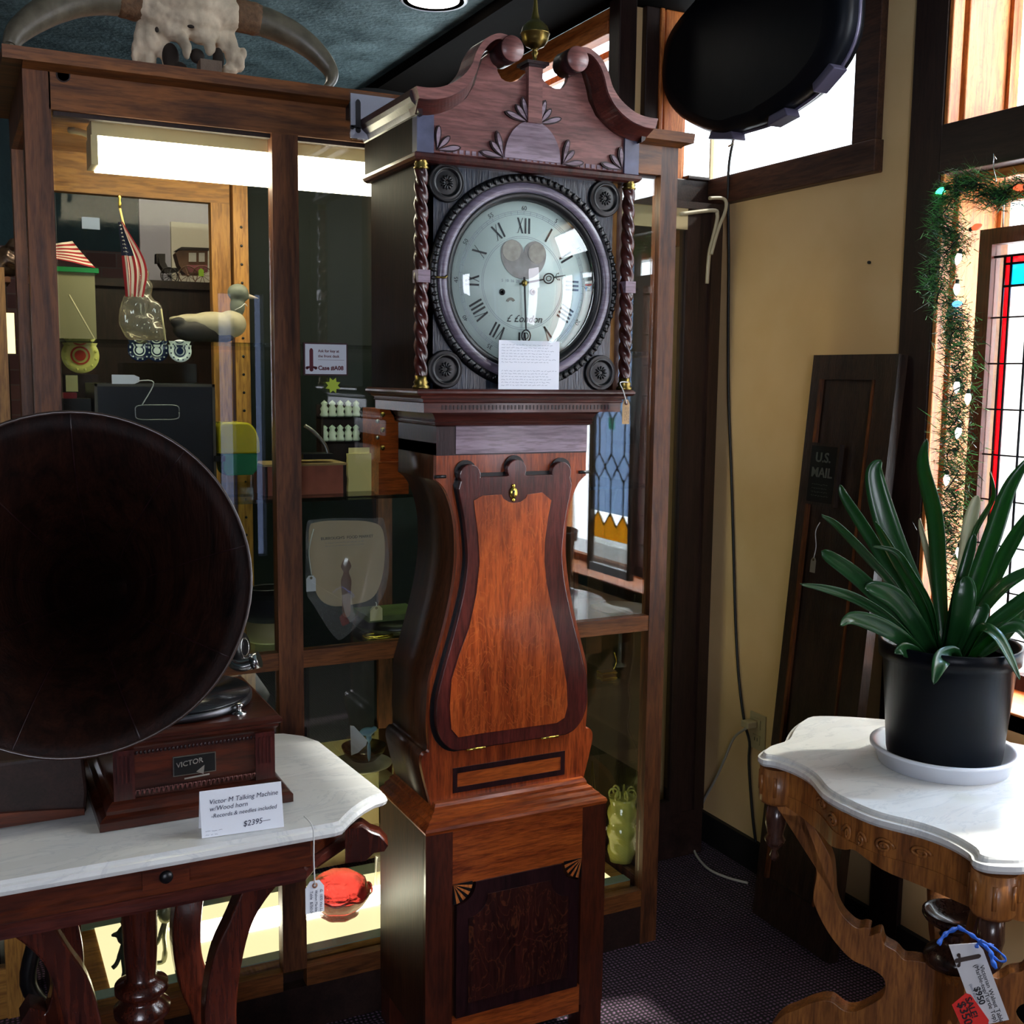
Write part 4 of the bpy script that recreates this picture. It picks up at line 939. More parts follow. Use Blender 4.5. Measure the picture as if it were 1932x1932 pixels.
# second shelf
def plate(cx, Y, z, r, rim, inner, label, group=None, tilt=.12, third=None):
    t = thing('standing_plate', label, 'plate', (cx, Y, z), group)
    ax = Vector((0, -1, tilt)).normalized(); c = Vector((cx, Y, z + r * .99))
    MB().lathe([(0, 0), (r * .62, 0), (r * .7, .004), (r, .009), (r, .012), (r * .68, .008), (0, .004)], c - ax * .004, ax, 40).build('plate_body', rim, t)
    m = MB()
    for (a0, a1) in ((.0, .3), (.42, .52)): m.lathe([(r * a0, .0045), (r * a1, .0048)], c, ax, 32, cap=False)
    m.build('painted_centre', inner, t)
    m = MB()
    for k in range(12):
        an = 2 * PI * k / 12; U = ax.orthogonal().normalized(); V = ax.cross(U)
        m.ball(c + (U * math.cos(an) + V * math.sin(an)) * r * .82 + ax * .009, r * .075, 6, 5, (1, .3, 1))
    m.build('rim_pattern', third or inner, t)
DB = plain('navy_glaze', H('1c2a4c'), .15); WG = plain('white_glaze', H('d8e2ea'), .15)
Yq = 2.70; zpl = at(305, 662, 1, Yq).z - .026
for px, lab, a, b2 in ((270, 'left of three blue and white plates standing on the second shelf', DB, WG), (305, 'middle blue plate with a white flower centre on the second shelf', DB, WG), (345, 'right of three blue and white plates on the second shelf, partly hidden', WG, DB)):
    plate(xat(px, Yq, Z2), Yq + (.02 if px == 305 else 0), zpl, .026, a, b2, lab, 'blue and white plates on the second shelf')
pst = tag(MB().box(xat(236, Yq, Z2), xat(372, Yq, Z2), Yq - .03, Yq + .06, Z2, zpl - .003).build('glass_riser', glass('riser', (.75, .8, .75), .05, 1.2)), 'clear riser block under the blue and white plates on the second shelf', 'riser')
x = xat(160, Yq, Z2)
plate(x, Yq, zpl - .028, .040, plain('yellow_glaze', H('e8e07a'), .3), plain('red_glaze', H('c8452e'), .3), 'yellow plate with a red painted spot at the left of the second shelf', None, .12, MATS['yellow_glaze'])
tag(MB().box(x - .04, x + .035, Yq - .02, Yq + .05, Z2, zpl - .030).build('wooden_riser', DKW), 'dark wooden riser under the yellow plate on the second shelf', 'riser')
tag(MB().box(x - .034, x - .009, Yq - .024, Yq - .022, zpl - .068, zpl - .032).build('info_label', CREAM), 'small cream label on the riser below the yellow plate', 'label')
# deed box
Yq = 2.47; a, b2 = at(182, 862, 1, Yq), at(405, 725, 1, Yq)
t = thing('deed_box', 'large black metal deed box with a wire handle on the second shelf', 'box', ((a.x + b2.x) / 2, Yq + .08, Z2))
TIN = plain('black_tin', H('0b0f1a'), .35, spec=.6)
MB().box(a.x, b2.x, Yq, Yq + .17, Z2, b2.z).build('box_body', TIN, t)
m = MB()
for q in ((a.x, b2.x, b2.z - .006, b2.z), (a.x, b2.x, Z2 + .002, Z2 + .008), (a.x, a.x + .006, Z2, b2.z), (b2.x - .006, b2.x, Z2, b2.z)): m.box(q[0], q[1], Yq - .002, Yq, q[2], q[3])
m.build('edge_trim', plain('worn_edge', H('4c463a'), .5), t)
c = at(297, 778, 1, Yq - .006)
w_, h_ = .045, .0155; sg_ = lambda v_: math.copysign(abs(v_) ** .35, v_); pts = [(c.x + w_ * sg_(math.cos(q)), Yq - .006, c.z + h_ * sg_(math.sin(q))) for q in [2 * PI * k / 48 for k in range(49)]]
MB().tube(pts, .0012, 6).build('wire_handle', STEEL, t)
def ptag(name, label, cat, c, w, h, mat, U=(1, 0, 0), V=(0, 0, 1), string=None, ring=BRASS, group=None, rows=3):
    U, V = Vector(U).normalized(), Vector(V).normalized(); N = U.cross(V); c = Vector(c)
    t = thing(name, label, cat, c, group)
    MB().plane_prism([(-w / 2, -h / 2), (w / 2, -h / 2), (w / 2, h * .3), (w * .25, h / 2), (-w * .25, h / 2), (-w / 2, h * .3)], c, U, V, -.0006).build('tag_card', mat, t)
    e = c + V * h * .36 + N * .0006
    MB().lathe([(h * .035, 0), (h * .085, 0), (h * .085, .0006), (h * .035, .0006)], e, N, 14, cap=False).build('eyelet', ring, t)
    if string: MB().tube(cr([Vector(q) for q in string], 5), .0012, 6).build('string', STRING, t)
    return t, U, V, N
p = at(237, 712, 1, Yq - .01); q1 = at(290, 722, 1, Yq - .01); q2 = at(268, 764, 1, Yq - .012)
ptag('price_tag', 'white string tag lying on top edge of the black deed box', 'tag', (p.x, p.y, b2.z + .009), .019, .055, PAPER, (0, 0, 1), (1, 0, 0), [(p.x + .022, p.y, b2.z + .006), (q1.x, q1.y, b2.z + .003), q2], rows=0)
# small things left of deed box
Yq = 2.5; x0, x1 = xat(120, Yq, Z2), xat(178, Yq, Z2)
tag(MB().box(x0, x1, Yq, Yq + .05, Z2, at(150, 752, 1, Yq).z).build('dark_box', EBD), 'small black box at the left of the second shelf', 'box')
tag(MB().box(x0 + .008, x0 + .034, Yq + .005, Yq + .04, at(150, 752, 1, Yq).z, at(150, 752, 1, Yq).z + .012).build('red_box', plain('red_lacquer', H('8a1a22'), .4)), 'tiny red box on top of the small black box', 'box')
tag(MB().lathe([(.022, 0), (.024, .01), (.024, .04), (.018, .046), (.018, .052)], (xat(150, 2.58, Z2), 2.6, Z2), n=24).build('glass_jar', GLJ), 'empty glass jar at the left of the second shelf behind the small boxes', 'jar')
# yellow and green viewer/lamp
Yq = 2.46; a, b2 = at(411, 900, 1, Yq), at(490, 797, 1, Yq); zm_ = at(450, 856, 1, Yq).z; zlo = at(450, 897, 1, Yq).z
YEL = plain('yellow_enamel', H('d8c52a'), .2, coat=.5); GRE = plain('green_enamel', H('2f8f5c'), .25, coat=.4)
t = thing('enamel_dispenser', 'rounded yellow over green enamel dispenser on a clear base on the second shelf', 'dispenser', ((a.x + b2.x) / 2, Yq + .04, Z2))
w_ = b2.x - a.x
up = [(a.x + .004, zm_)] + [(a.x + .006 + (1 - math.cos(q)) * .012, zm_ + (b2.z - zm_ - .012) + math.sin(q) * .012) for q in [PI / 2 * k / 6 for k in range(7)]] + [(b2.x - .03 + .03 * math.sin(q), b2.z - .055 + .055 * math.cos(q)) for q in [PI / 2 * k / 8 for k in range(9)]] + [(b2.x, zm_)]
MB().prism(up, 1, Yq, Yq + .08, True).build('yellow_hood', YEL, t, bevel=.004)
MB().prism([(a.x + .012, zm_), (b2.x - .004, zm_), (b2.x - .006, zlo + .01), (b2.x - .016, zlo), (a.x + .02, zlo), (a.x + .014, zlo + .01)], 1, Yq + .002, Yq + .076).build('green_bowl', GRE, t, bevel=.003)
MB().box(a.x + .02, b2.x - .012, Yq + .01, Yq + .07, Z2, zlo).build('clear_base', glass('clear_block', (.8, .85, .82)), t)
MB().box(a.x - .006, a.x + .016, Yq - .004, Yq + .05, zm_ - .016, zm_ - .004).build('bracket', EBD, t)
# printed wooden box + sewing-machine like black device
Yq = 2.47; a, b2 = at(500, 936, 1, Yq), at(652, 877, 1, Yq)
PB = plain('pink_brown_box', H('9c5442'), .6, var=.18, bscale=30)
t = thing('patterned_box', 'reddish patterned wooden box with dark corners on the second shelf', 'box', ((a.x + b2.x) / 2, Yq + .05, Z2))
MB().box(a.x, b2.x, Yq, Yq + .11, Z2, b2.z).build('box_body', PB, t)
for x in (a.x, b2.x - .006): MB().box(x, x + .006, Yq - .0015, Yq, Z2, b2.z).build('corner_strip', DKW, t)
MB().box(a.x - .003, b2.x + .003, Yq - .003, Yq + .113, b2.z, b2.z + .005).build('lid', plain('tan_lid', H('a08457'), .5), t)
a, b2 = at(575, 874, 1, Yq), at(632, 862, 1, Yq); zl = at(600, 872, 1, Yq).z + .006
t = thing('hand_press', 'black cast iron hand press with a raised lever on top of the patterned box', 'press', ((a.x + b2.x) / 2, Yq + .03, zl))
MB().box(a.x, b2.x, Yq + .01, Yq + .07, zl, zl + .012).build('press_base', EBD, t)
q = [at(575, 803, 1, Yq + .03), at(592, 815, 1, Yq + .03), at(612, 838, 1, Yq + .03), at(620, 862, 1, Yq + .03)]
MB().tube(cr(q, 5), .0045, 8).build('lever', STEEL, t)
# paper tags and pincushion
Yq = 2.5; YT_ = plain('yellowed_paper', H('d9cf8c'), .7)
a, b2 = at(657, 935, 1, Yq), at(708, 855, 1, Yq)
t = thing('paper_packet', 'pale yellow paper packet with ragged edges standing on the second shelf', 'packet', ((a.x + b2.x) / 2, Yq, Z2))
rag = [(a.x + random.uniform(-.001, .002), Z2 + (b2.z - Z2) * k / 9) for k in range(10)]
MB().prism([(b2.x, Z2)] + [(b2.x, b2.z)] + rag[::-1], 1, Yq, Yq + .012).build('packet_body', YT_, t)
MB().box(a.x + .006, b2.x - .008, Yq + .012, Yq + .014, b2.z, b2.z + .013).build('inner_sheet', CREAM, t)
q = at(713, 862, 1, Yq)
tag(MB().prism([(b2.x + .001, b2.z - .04), (b2.x + .001, b2.z - .004), (b2.x + .014, b2.z + .002), (b2.x + .028, b2.z - .006), (b2.x + .016, b2.z - .03)], 1, Yq + .004, Yq + .007).build('torn_paper', plain('grey_green_paper', H('a5a67c'), .7)), 'torn grey-green scrap of paper beside the yellow packet', 'paper')
# neon starburst tag
c = at(630, 722, 1, YC - .002)
stp = [(c.x + (.018 if k % 2 else .011) * math.cos(2 * PI * k / 16), c.z - .006 + (.018 if k % 2 else .011) * math.sin(2 * PI * k / 16)) for k in range(16)]
stp = [(x, min(z, a_)) for (x, z), a_ in zip(stp, [at(630, 709, 1, YC).z] * 16)]
tag(MB().prism(stp, 1, YC + .0045, YC + .0055).build('starburst_tag', plain('neon_yellow', H('c9df4a'), .6)), 'neon yellow starburst tag just under the case sign', 'tag')
# row of small pale ornaments on second shelf behind
t2 = []
OR1 = plain('celadon', H('7d9484'), .3); OR2 = plain('pale_china', H('b3bdb0'), .3)
mo = thing('china_figurine', 'small pale china ornament on the dark tiered stand, leftmost of the lower tier', 'ornament', (.0, 0, 0), 'small pale ornaments on the tiered stand')
MB().lathe([(.009, 0), (.012, .004), (.008, .012), (.011, .02), (.006, .028), (.009, .034), (0, .042)], (0, 0, 0), n=14).build('figure', OR2, mo)
pos = []
for zrow, py in ((0, 818), (1, 772)):
    for k in range(5): pos.append((612 + k * 15, py, zrow))
Yq = 2.74; first = True
names = ['leftmost', 'second from left', 'middle', 'second from right', 'rightmost']
zr = [at(640, 832, 1, Yq).z, at(640, 786, 1, Yq).z]
for i, (px, py, zrow) in enumerate(pos):
    z = zr[zrow]; x = xat(px, Yq, z); lab = 'small pale china ornament, %s on the %s tier of the dark stand' % (names[i % 5], ['lower', 'upper'][zrow])
    if first: mo.location = (x, Yq, z); mo['label'] = lab; first = False
    else: dup(mo, (x, Yq, z), lab)
t = thing('tiered_stand', 'dark tiered stand holding rows of small pale ornaments at the back of the second shelf', 'stand', (xat(640, Yq, Z2), Yq, Z2))
x0, x1 = xat(603, Yq, Z2), xat(684, Yq, Z2)
MB().box(x0, x1, Yq - .02, Yq + .02, zr[0] - .006, zr[0]).build('lower_tier', GLS, t)
MB().box(x0, x1, Yq - .02, Yq + .02, zr[1] - .006, zr[1]).build('upper_tier', GLS, t)
MB().box(x0, x0 + .005, Yq - .02, Yq + .02, Z2, zr[1]).box(x1 - .005, x1, Yq - .02, Yq + .02, Z2, zr[1]).box(x0, x1, Yq + .02, Yq + .024, Z2, zr[1] + .03).build('frame', DKW, t)

# third shelf: fan in bag, hat, books, plates
Yq = 2.44; 
FAN = plain('tan_card', H('e3c79c'), .7, var=.06, bscale=5)
fo = xz([(583, 1000), (600, 985), (650, 982), (700, 985), (722, 1000), (726, 1050), (718, 1100), (700, 1130), (662, 1141), (625, 1143), (600, 1125), (588, 1080)], Yq)
fo = [(p.x, p.y) for p in cr([Vector(p) for p in fo], 4, True)]
zb = at(650, 1205, 1, Yq).z
fc = at(650, 1143, 1, Yq)
t = thing('advertising_fan', 'tan printed paper hand fan in a clear plastic bag on the third shelf', 'fan', (fc.x, Yq, Z3 + .001))
MB().prism(fo, 1, Yq, Yq + .001).build('fan_blade', FAN, t)
c0 = at(655, 1063, 1, Yq)
hp = [(-.012, -.02), (-.006, 0), (-.012, .014), (-.004, .03), (.004, .03), (.012, .014), (.006, 0), (.012, -.02), (.010, -.05), (.008, -.10), (-.008, -.10), (-.010, -.05)]
hp = [(c0.x - .003 + p.x, c0.z - .02 + p.y) for p in cr([Vector(p) for p in hp], 4, True)]
MB().prism(hp, 1, Yq - .003, Yq).build('fan_handle', plain('brown_handle', H('8a5a42'), .6), t)
a = at(605, 1019, 1, Yq)
text("BURROUGH'S  FOOD MARKET", .0092, PRINT, t, (a.x, Yq - .001, a.z), (1, 0, 0), (0, 0, 1))
text('GROCERIES   MEATS   VEGETABLES', .0042, PRINT, t, (a.x + .01, Yq - .001, a.z - .009), (1, 0, 0), (0, 0, 1)) if False else scribble(t, FADE, (a.x + .01, Yq - .0005, a.z - .008), (1, 0, 0), (0, 0, 1), .10, 2, .007, .0011, name='small_print')
bgp = xz([(578, 998), (600, 980), (700, 978), (728, 990), (730, 1110), (690, 1160), (650, 1204), (630, 1200), (590, 1140), (578, 1110)], Yq - .008)
m = MB(); N = 12
bc_ = at(650, 1080, 1, Yq - .008)
ob = [Vector((p[0], p[1])) for p in bgp]; ob = cr(ob, 4, True); cc = Vector((bc_.x, bc_.z)); ring = []
for j in range(1, 7):
    fr = j / 6
    ring.append([(cc.x + (p.x - cc.x) * fr, Yq - .008 - .004 * math.sin(7 * fr + 5 * math.atan2(p.y - cc.y, p.x - cc.x)) - .008 * (1 - fr), cc.y + (p.y - cc.y) * fr) for p in ob])
v = [(cc.x, Yq - .016, cc.y)] + [q for r_ in ring for q in r_]; n = len(ob); f = [(0, 1 + k, 1 + (k + 1) % n) for k in range(n)]
for j in range(5):
    for k in range(n): f.append((1 + j * n + k, 1 + (j + 1) * n + k, 1 + (j + 1) * n + (k + 1) % n, 1 + j * n + (k + 1) % n))
m.add(v, f, True); m.build('plastic_bag', PLB, t)
p = at(587, 1101, 1, Yq - .02)
ptag('price_tag', 'small white string tag hanging left on the bagged paper fan', 'tag', p, .022, .036, PAPER, string=[at(588, 1085, 1, Yq - .02), at(583, 1040, 1, Yq - .02), at(592, 998, 1, Yq - .018)], rows=2)
Yq = 2.50; x = xat(505, Yq, Z3)
t = thing('military_cap', 'dark blue cap with a cream band lying on the third shelf beside the gramophone horn', 'cap', (x, Yq + .04, Z3))
zc1, zc2 = at(500, 1177, 1, Yq).z, at(500, 1120, 1, Yq).z
cxp = xat(520, Yq, Z3)
MB().lathe([(.050, Z3), (.052, Z3 + .004), (.055, zc1)], (cxp, Yq + .05, 0), n=36).build('cap_band', plain('cream_leather', H('b3a878'), .5), t)
MB().lathe([(.056, zc1), (.066, zc1 + .018), (.066, zc2 - .008), (.05, zc2), (0, zc2 + .002)], (cxp, Yq + .05, 0), n=36).build('cap_crown', plain('navy_felt', H('0c0f18'), .9), t)
MB().tube([(cxp + .05 * math.cos(q), Yq + .05 + .04 * math.sin(q), zc2 + .004) for q in [2 * PI * k / 20 for k in range(21)]], .0012, 5).build('wire_ring', STEEL, t)
Yq = 2.5; a, b2 = at(700, 1190, 1, Yq), at(770, 1130, 1, Yq)
tag(MB().box(a.x - .005, b2.x + .04, Yq, Yq + .12, Z3 + .03, Z3 + .044).build('green_book', plain('mottled_green_cover', H('5c6a3c'), .6, var=.3, bscale=20)), 'mottled green book lying on the brass tray on the third shelf', 'book')
t = tag(MB().lathe([(0, .0), (.10, .0), (.115, .012), (.118, .016), (.10, .029), (0, .029)], (b2.x + .0, Yq + .06, Z3), n=40).build('black_dish', EBD), 'shallow black dish with a brass rim under the green book', 'dish')
tag(MB().tube([(b2.x - .085 + .036 * math.cos(q), Yq - .02 + .026 * math.sin(q), Z3 + .004) for q in [2 * PI * k / 20 for k in range(21)]], .0035, 6).build('brass_bangle', BRIGHT), 'brass ring lying at front of the third shelf right of the bagged fan', 'ring')
p = at(710, 1157, 1, Yq - .01)
ptag('price_tag', 'cream string tag hanging on the front of the green book', 'tag', p, .031, .036, CREAM, string=[p + Vector((0, 0, .016)), p + Vector((.002, .004, .022)), p + Vector((.003, .012, .024))], rows=2)
# right bay: figurine
# fourth shelf
Yq = 2.46
def gplate(x, y, z, r, mat, label, group=None, name='glass_plate'):
    return tag(MB().lathe([(0, 0), (r * .5, 0), (r * .6, .004), (r, .016), (r, .018), (r * .6, .007), (0, .003)], (x, y, z), n=40).build(name, mat), label, 'plate', group)
CHI = plain('cream_china', H('e6dab4'), .2, var=.08, bscale=40)
gplate(xat(610, Yq, Z4) - .01, Yq + .06, Z4 + .024, .065, GLJ, 'pale glass plate at the left on the lower shelf beside the marble table')
tag(MB().lathe([(.03, 0), (.03, .002), (.008, .006), (.008, .016), (.02, .024)], (xat(610, Yq, Z4) - .01, Yq + .06, Z4), n=24).build('plate_stand', GLJ), 'glass foot under the pale plate on the lower shelf', 'stand')
gplate(xat(700, Yq, Z4), Yq + .07, Z4 + .001, .075, CHI, 'wide cream china dish on the lower shelf right of the small card')
tag(MB().lathe([(0, 0), (.03, 0), (.05, .02), (.055, .035), (.052, .035), (.045, .02), (0, .004)], (xat(710, Yq, Z4), Yq + .09, Z4 + .019), n=32).build('silver_bowl', plain('tarnished_silver', H('7a6a4a'), .25, .9, var=.4)), 'small tarnished bowl standing in the cream dish', 'bowl')
gplate(xat(715, 2.6, .3), 2.6, .30, .10, GLJ, 'wide clear glass cake stand plate above the lit cabinet floor')
tag(MB().lathe([(.05, 0), (.05, .004), (.012, .02), (.010, .11), (.03, .137)], (xat(715, 2.6, .3), 2.6, .1625), n=24).build('cake_stand_foot', GLJ), 'clear glass foot of the cake stand on the lit cabinet floor', 'stand')
a, b2 = at(662, 1424, 1, Yq), at(692, 1370, 1, Yq)
tag(MB().prism(xz([(661, 1369), (663, 1425), (676, 1420), (691, 1406), (693, 1397), (680, 1383), (668, 1370)], Yq - .01), 1, Yq - .01, Yq - .0085).build('folded_card', PAPER), 'small white folded card standing by the cream dish on the lower shelf', 'card')
c = at(693, 1380, 1, Yq)
BL_ = plain('blue_china', H('7ca0b8'), .25)
lumps('china_bird', [(c, .013, (1.5, .8, .8)), (c + Vector((.018, 0, .004)), .007, (1, 1, 1)), (c + Vector((-.018, 0, -.004)), .008, (1.5, .6, .6)), (c + Vector((.004, 0, -.016)), .007, (1, 1, 1.6)), ((c.x + .004, Yq, (c.z + Z4 + .02) / 2), .006, (.8, .8, 4.5))], BL_, vox=.003, label='pale blue china bird on a stem behind the small white card', category='figurine')
a, b2 = at(577, 1385, 1, YBK - .06), at(664, 1262, 1, YBK - .06)
tag(MB().box(a.x, b2.x + .05, 2.765, 2.79, Z4 + .0005, b2.z + .03).build('slate_panel', plain('slate', H('17191b'), .5, bump=.3)), 'dark slate slab leaning at the back of the lower shelf', 'slab')
# bottom: red bowl, metal figures, candlestick
RG = plain('red_glass', H('a8322e'), .12, coat=.5, bump=.8, bscale=45); RG.node_tree.nodes['Principled BSDF'].inputs['Transmission Weight'].default_value = .5
zb = .161; Yq = 2.55; x = xat(640, Yq, zb)
t = thing('red_glass_bowl', 'ornate red pressed glass bowl glowing on the lit cabinet floor', 'bowl', (x, Yq, zb + .003))
MB().lathe([(.045, 0), (.05, .006), (.042, .012), (.062, .03), (.078, .055), (.080, .062), (.072, .066), (.066, .085), (.045, .10), (0, .106)], (x, Yq, zb + .003), n=48, mod=lambda q, h: 1 + .03 * math.cos(8 * q)).build('bowl_body', RG, t)
MB().tube([(x + .081 * math.cos(q), Yq + .081 * math.sin(q), zb + .063 + .004 * math.cos(8 * q)) for q in [2 * PI * k / 64 for k in range(65)]], .003, 6).build('scalloped_rim', RG, t)
GM = plain('green_bronze', H('3c4a34'), .4, .6); PG = plain('brushed_pewter', H('8d9078'), .3, .8)
for px, py, mat, lab, Yq in ((228, 1815, GM, 'green bronze figure with thin booted legs on the lit cabinet floor at left', 2.44), (305, 1790, PG, 'silvery metal figure on a splayed foot behind the turned table leg', 2.5)):
    x = xat(px, Yq, zb); t = thing('metal_figure', lab, 'figure', (x, Yq, zb + .003)); z = zb + .002
    MB().tube(cr([Vector((x - .01, Yq, z + .002)), Vector((x + .004, Yq, z + .004)), Vector((x + .008, Yq, z + .03)), Vector((x + .006, Yq, z + .07)), Vector((x + .012, Yq, z + .10))], 4), [.005] * 4 + [.006] * 4 + [.0045] * 4 + [.006] * 5, 8).build('leg', mat, t)
    MB().tube(cr([Vector((x - .016, Yq, z + .045)), Vector((x - .008, Yq, z + .052)), Vector((x, Yq, z + .07)), Vector((x + .01, Yq, z + .10))], 4), [.005] * 4 + [.005] * 4 + [.006] * 5, 8).build('leg', mat, t)
    lumps('torso', [((x + .012, Yq, z + .115), .018, (1, .7, 1.3)), ((x + .012, Yq, z + .145), .009, (1, 1, 1)), ((x - .004, Yq, z + .12), .007, (2, .8, .8)), ((x + .028, Yq, z + .125), .007, (2, .8, .8))], mat, t, .003)
# right bay contents
Yq = 2.52; x = xat(1172, Yq, zb)
tg = thing('twisted_glass_vase', 'yellow-green spiral moulded glass vase on the lit cabinet floor right of the clock', 'vase', (x, Yq, zb + .003))
prf = [(.030, 0)] + [(.030 + .010 * math.sin(k * .5) ** 2 * .4 + .004 * math.sin(k / 24 * PI), .004 + k * .0085) for k in range(1, 22)]
MB().lathe(prf, (x, Yq, zb + .003), n=40, mod=lambda q, h: 1 + .13 * abs(math.sin(2 * (q + h * 28)))).build('vase_body', plain('vaseline_glass', H('b9b95e'), .1, coat=.5), tg)
for k in range(7):
    q = 2 * PI * k / 7; MB().tube([(x + .026 * math.cos(q) + .012 * math.cos(v_) * math.cos(q), Yq + .026 * math.sin(q) + .012 * math.cos(v_) * math.sin(q), zb + .195 + .014 * math.sin(v_)) for v_ in [2 * PI * j / 12 for j in range(13)]], .003, 6).build('rim_loop', MATS['vaseline_glass'], tg)
dv = dup(tg, (1.50, 2.68, zb + .003), 'second spiral moulded glass vase standing behind the first at the right cabinet side')
Yq = 2.5; zz = .687; x = xat(1150, Yq, zz)
t = thing('brass_inkstand', 'small brass stand with gold banding on the narrow right shelf beside the clock', 'stand', (x, Yq, .688))
MB().box(x - .022, x + .022, Yq, Yq + .03, .688, .712).build('casket', plain('dull_gold', H('8a6a1c'), .3, 1), t)
for z in (.692, .706): MB().box(x - .0235, x + .0235, Yq - .0015, Yq + .0315, z, z + .004).build('gold_band', BRIGHT, t)
MB().tube(cr([Vector((x + .02, Yq + .015, .712)), Vector((x + .03, Yq + .015, .735)), Vector((x + .022, Yq + .015, .76))], 5), .002, 6).build('arm', BRIGHT, t)
gplate(xat(1170, 2.62, Z3 - .1), 2.62, .84, .085, WPL, 'white china plate under the mid rail on the right side of the cabinet')
tag(MB().lathe([(.02, 0), (.02, .004), (.006, .01), (.006, .14), (.03, .152)], (xat(1170, 2.62, Z3 - .1), 2.62, .6885), n=20).build('plate_pedestal', GLJ), 'glass pedestal under the white plate at the right side of the cabinet', 'stand')
# tripod easel and trailing cable
x = xat(1118, 2.6, Z4 - .1)
t = thing('wire_easel', 'thin bent wire easel on the lit floor just right of the clock moulding', 'easel', (x, 2.6, zb + .003))
for d_ in ((-.02, 0), (-.012, -.03), (.035, .0), (.05, .03)):
    MB().tube([(x, 2.6, .43), (x + d_[0], 2.6 + d_[1], .165)], .0013, 5).build('leg', BRASS, t)
cb = [Vector((at(1195, 1235, 1, 2.7).x, 2.7, .871))] + [at(*q, 1, 2.7) for q in ((1195, 1235), (1186, 1290), (1190, 1330), (1184, 1370), (1200, 1410), (1205, 1440), (1195, 1480), (1178, 1510))]
tag(MB().tube(cr(cb, 5), .003, 6).build('lamp_cord', plain('brown_cord', H('3c2a18'), .6)), 'brown lamp cord hanging down inside the right bay of the cabinet', 'cord')
# object beside the hood: small knobs on orange box (right bay of the middle, second shelf)
a, b2 = at(712, 938, 1, 2.42), at(745, 772, 1, 2.42)
t = thing('spice_cabinet', 'small orange wood cabinet with round knobs just left of the clock trunk', 'cabinet', ((a.x + b2.x) / 2, 2.45, Z2))
MB().box(a.x + .014, b2.x + .03, 2.44, 2.56, Z2, b2.z).build('carcass', OAKH, t)
MB().box(a.x, b2.x + .03, 2.41, 2.44, Z2, at(720, 872, 1, 2.42).z).build('lower_step', OAKH, t)
for py in (782, 811, 845): MB().ball((at(722, py, 1, 2.43).x, 2.43, at(722, py, 1, 2.43).z), .006, 12, 8).build('knob', BRASS, t)
for py in (795, 826): MB().ball((at(714, py, 1, 2.43).x, 2.436, at(714, py, 1, 2.43).z), .005, 12, 8).build('knob', STEEL, t)
# ---------------------------------------------------------------- skull on the cabinet
YS = 2.5; ZS = 2.09
c0 = at(355, 120, 1, YS)
def V3(px, py, y=YS): return at(px, py, 1, y)
sk = thing('longhorn_skull', 'bleached steer skull with long curving grey horns resting on top of the display cabinet', 'skull', (c0.x, YS, ZS))
B = []
def bb(px, py, r, sc=(1, 1, 1), y=YS): B.append((V3(px, py, y), r * .00113, sc))
bb(355, 5, 58, (1.6, 1, .75)); bb(300, 20, 40, (1.3, 1, .9)); bb(410, 25, 40, (1.3, 1, .9)); bb(355, 42, 50, (1.3, 1, .62)); bb(268, 8, 26, (1.6, 1, .8)); bb(446, 26, 24, (1.6, 1, .8))
bb(262, 75, 13, (.7, 1, 2.4)); bb(254, 100, 9, (.7, 1, 2.4)); bb(284, 72, 22, (1, 1, 1.5)); bb(280, 112, 14, (1, 1, 1.5)); bb(300, 52, 22, (1, 1, 1.2)); bb(306, 85, 14, (.8, 1, 2.0)); bb(312, 120, 9, (.8, 1, 1.7))
bb(330, 58, 20, (1.2, 1, 1.0), YS - .02); bb(352, 92, 10, (.8, 1, 1.9), YS - .04); bb(345, 74, 12, (.9, 1, 1.5), YS - .03); bb(383, 66, 20, (1.5, 1, .9), YS - .02); bb(396, 88, 11, (1.0, 1, 1.5), YS - .03); bb(418, 72, 17, (.9, 1, 1.5)); bb(436, 92, 17, (.8, 1, 1.8)); bb(452, 118, 13, (.8, 1, 1.4)); bb(432, 132, 12, (1.3, 1, .8)); bb(424, 146, 7, (1.2, 1, 1)); bb(460, 100, 7, (.8, 1, 1.6))
B = [(Vector((c.x, c.y, max(c.z, ZS + r * sc[2] * .9))), r, sc) for c, r, sc in B]
lumps('skull_bone', B, BONE, sk, .004, noise=(.007, .015))
for q_ in (((322, 108), .022, (.8, .5, 1.3), -.018), ((338, 128), .014, (1.2, .6, .9), -.02), ((372, 106), .017, (.9, .6, .9), -.022), ((412, 112), .016, (.75, .6, 1.5), -.018), ((296, 56), .004, (1, .8, 1.4), -.045), ((360, 50), .006, (1.2, .6, .6), -.055)):
    c_ = V3(*q_[0], YS + q_[3]); c_.z = max(c_.z, ZS + q_[1] * q_[2][2] + .001); MB().ball(c_, q_[1], 16, 12, q_[2]).build('cavity_shade', BONED, sk)  # dark balls painted as the shade inside the skull openings
q = V3(397, 128, YS - .045)
MB().box(q.x - .022, q.x + .022, q.y - .01, q.y + .03, ZS + .001, q.z + .014).build('wooden_block', plain('grey_block', H('6b5a4c'), .9, bump=.5), sk)
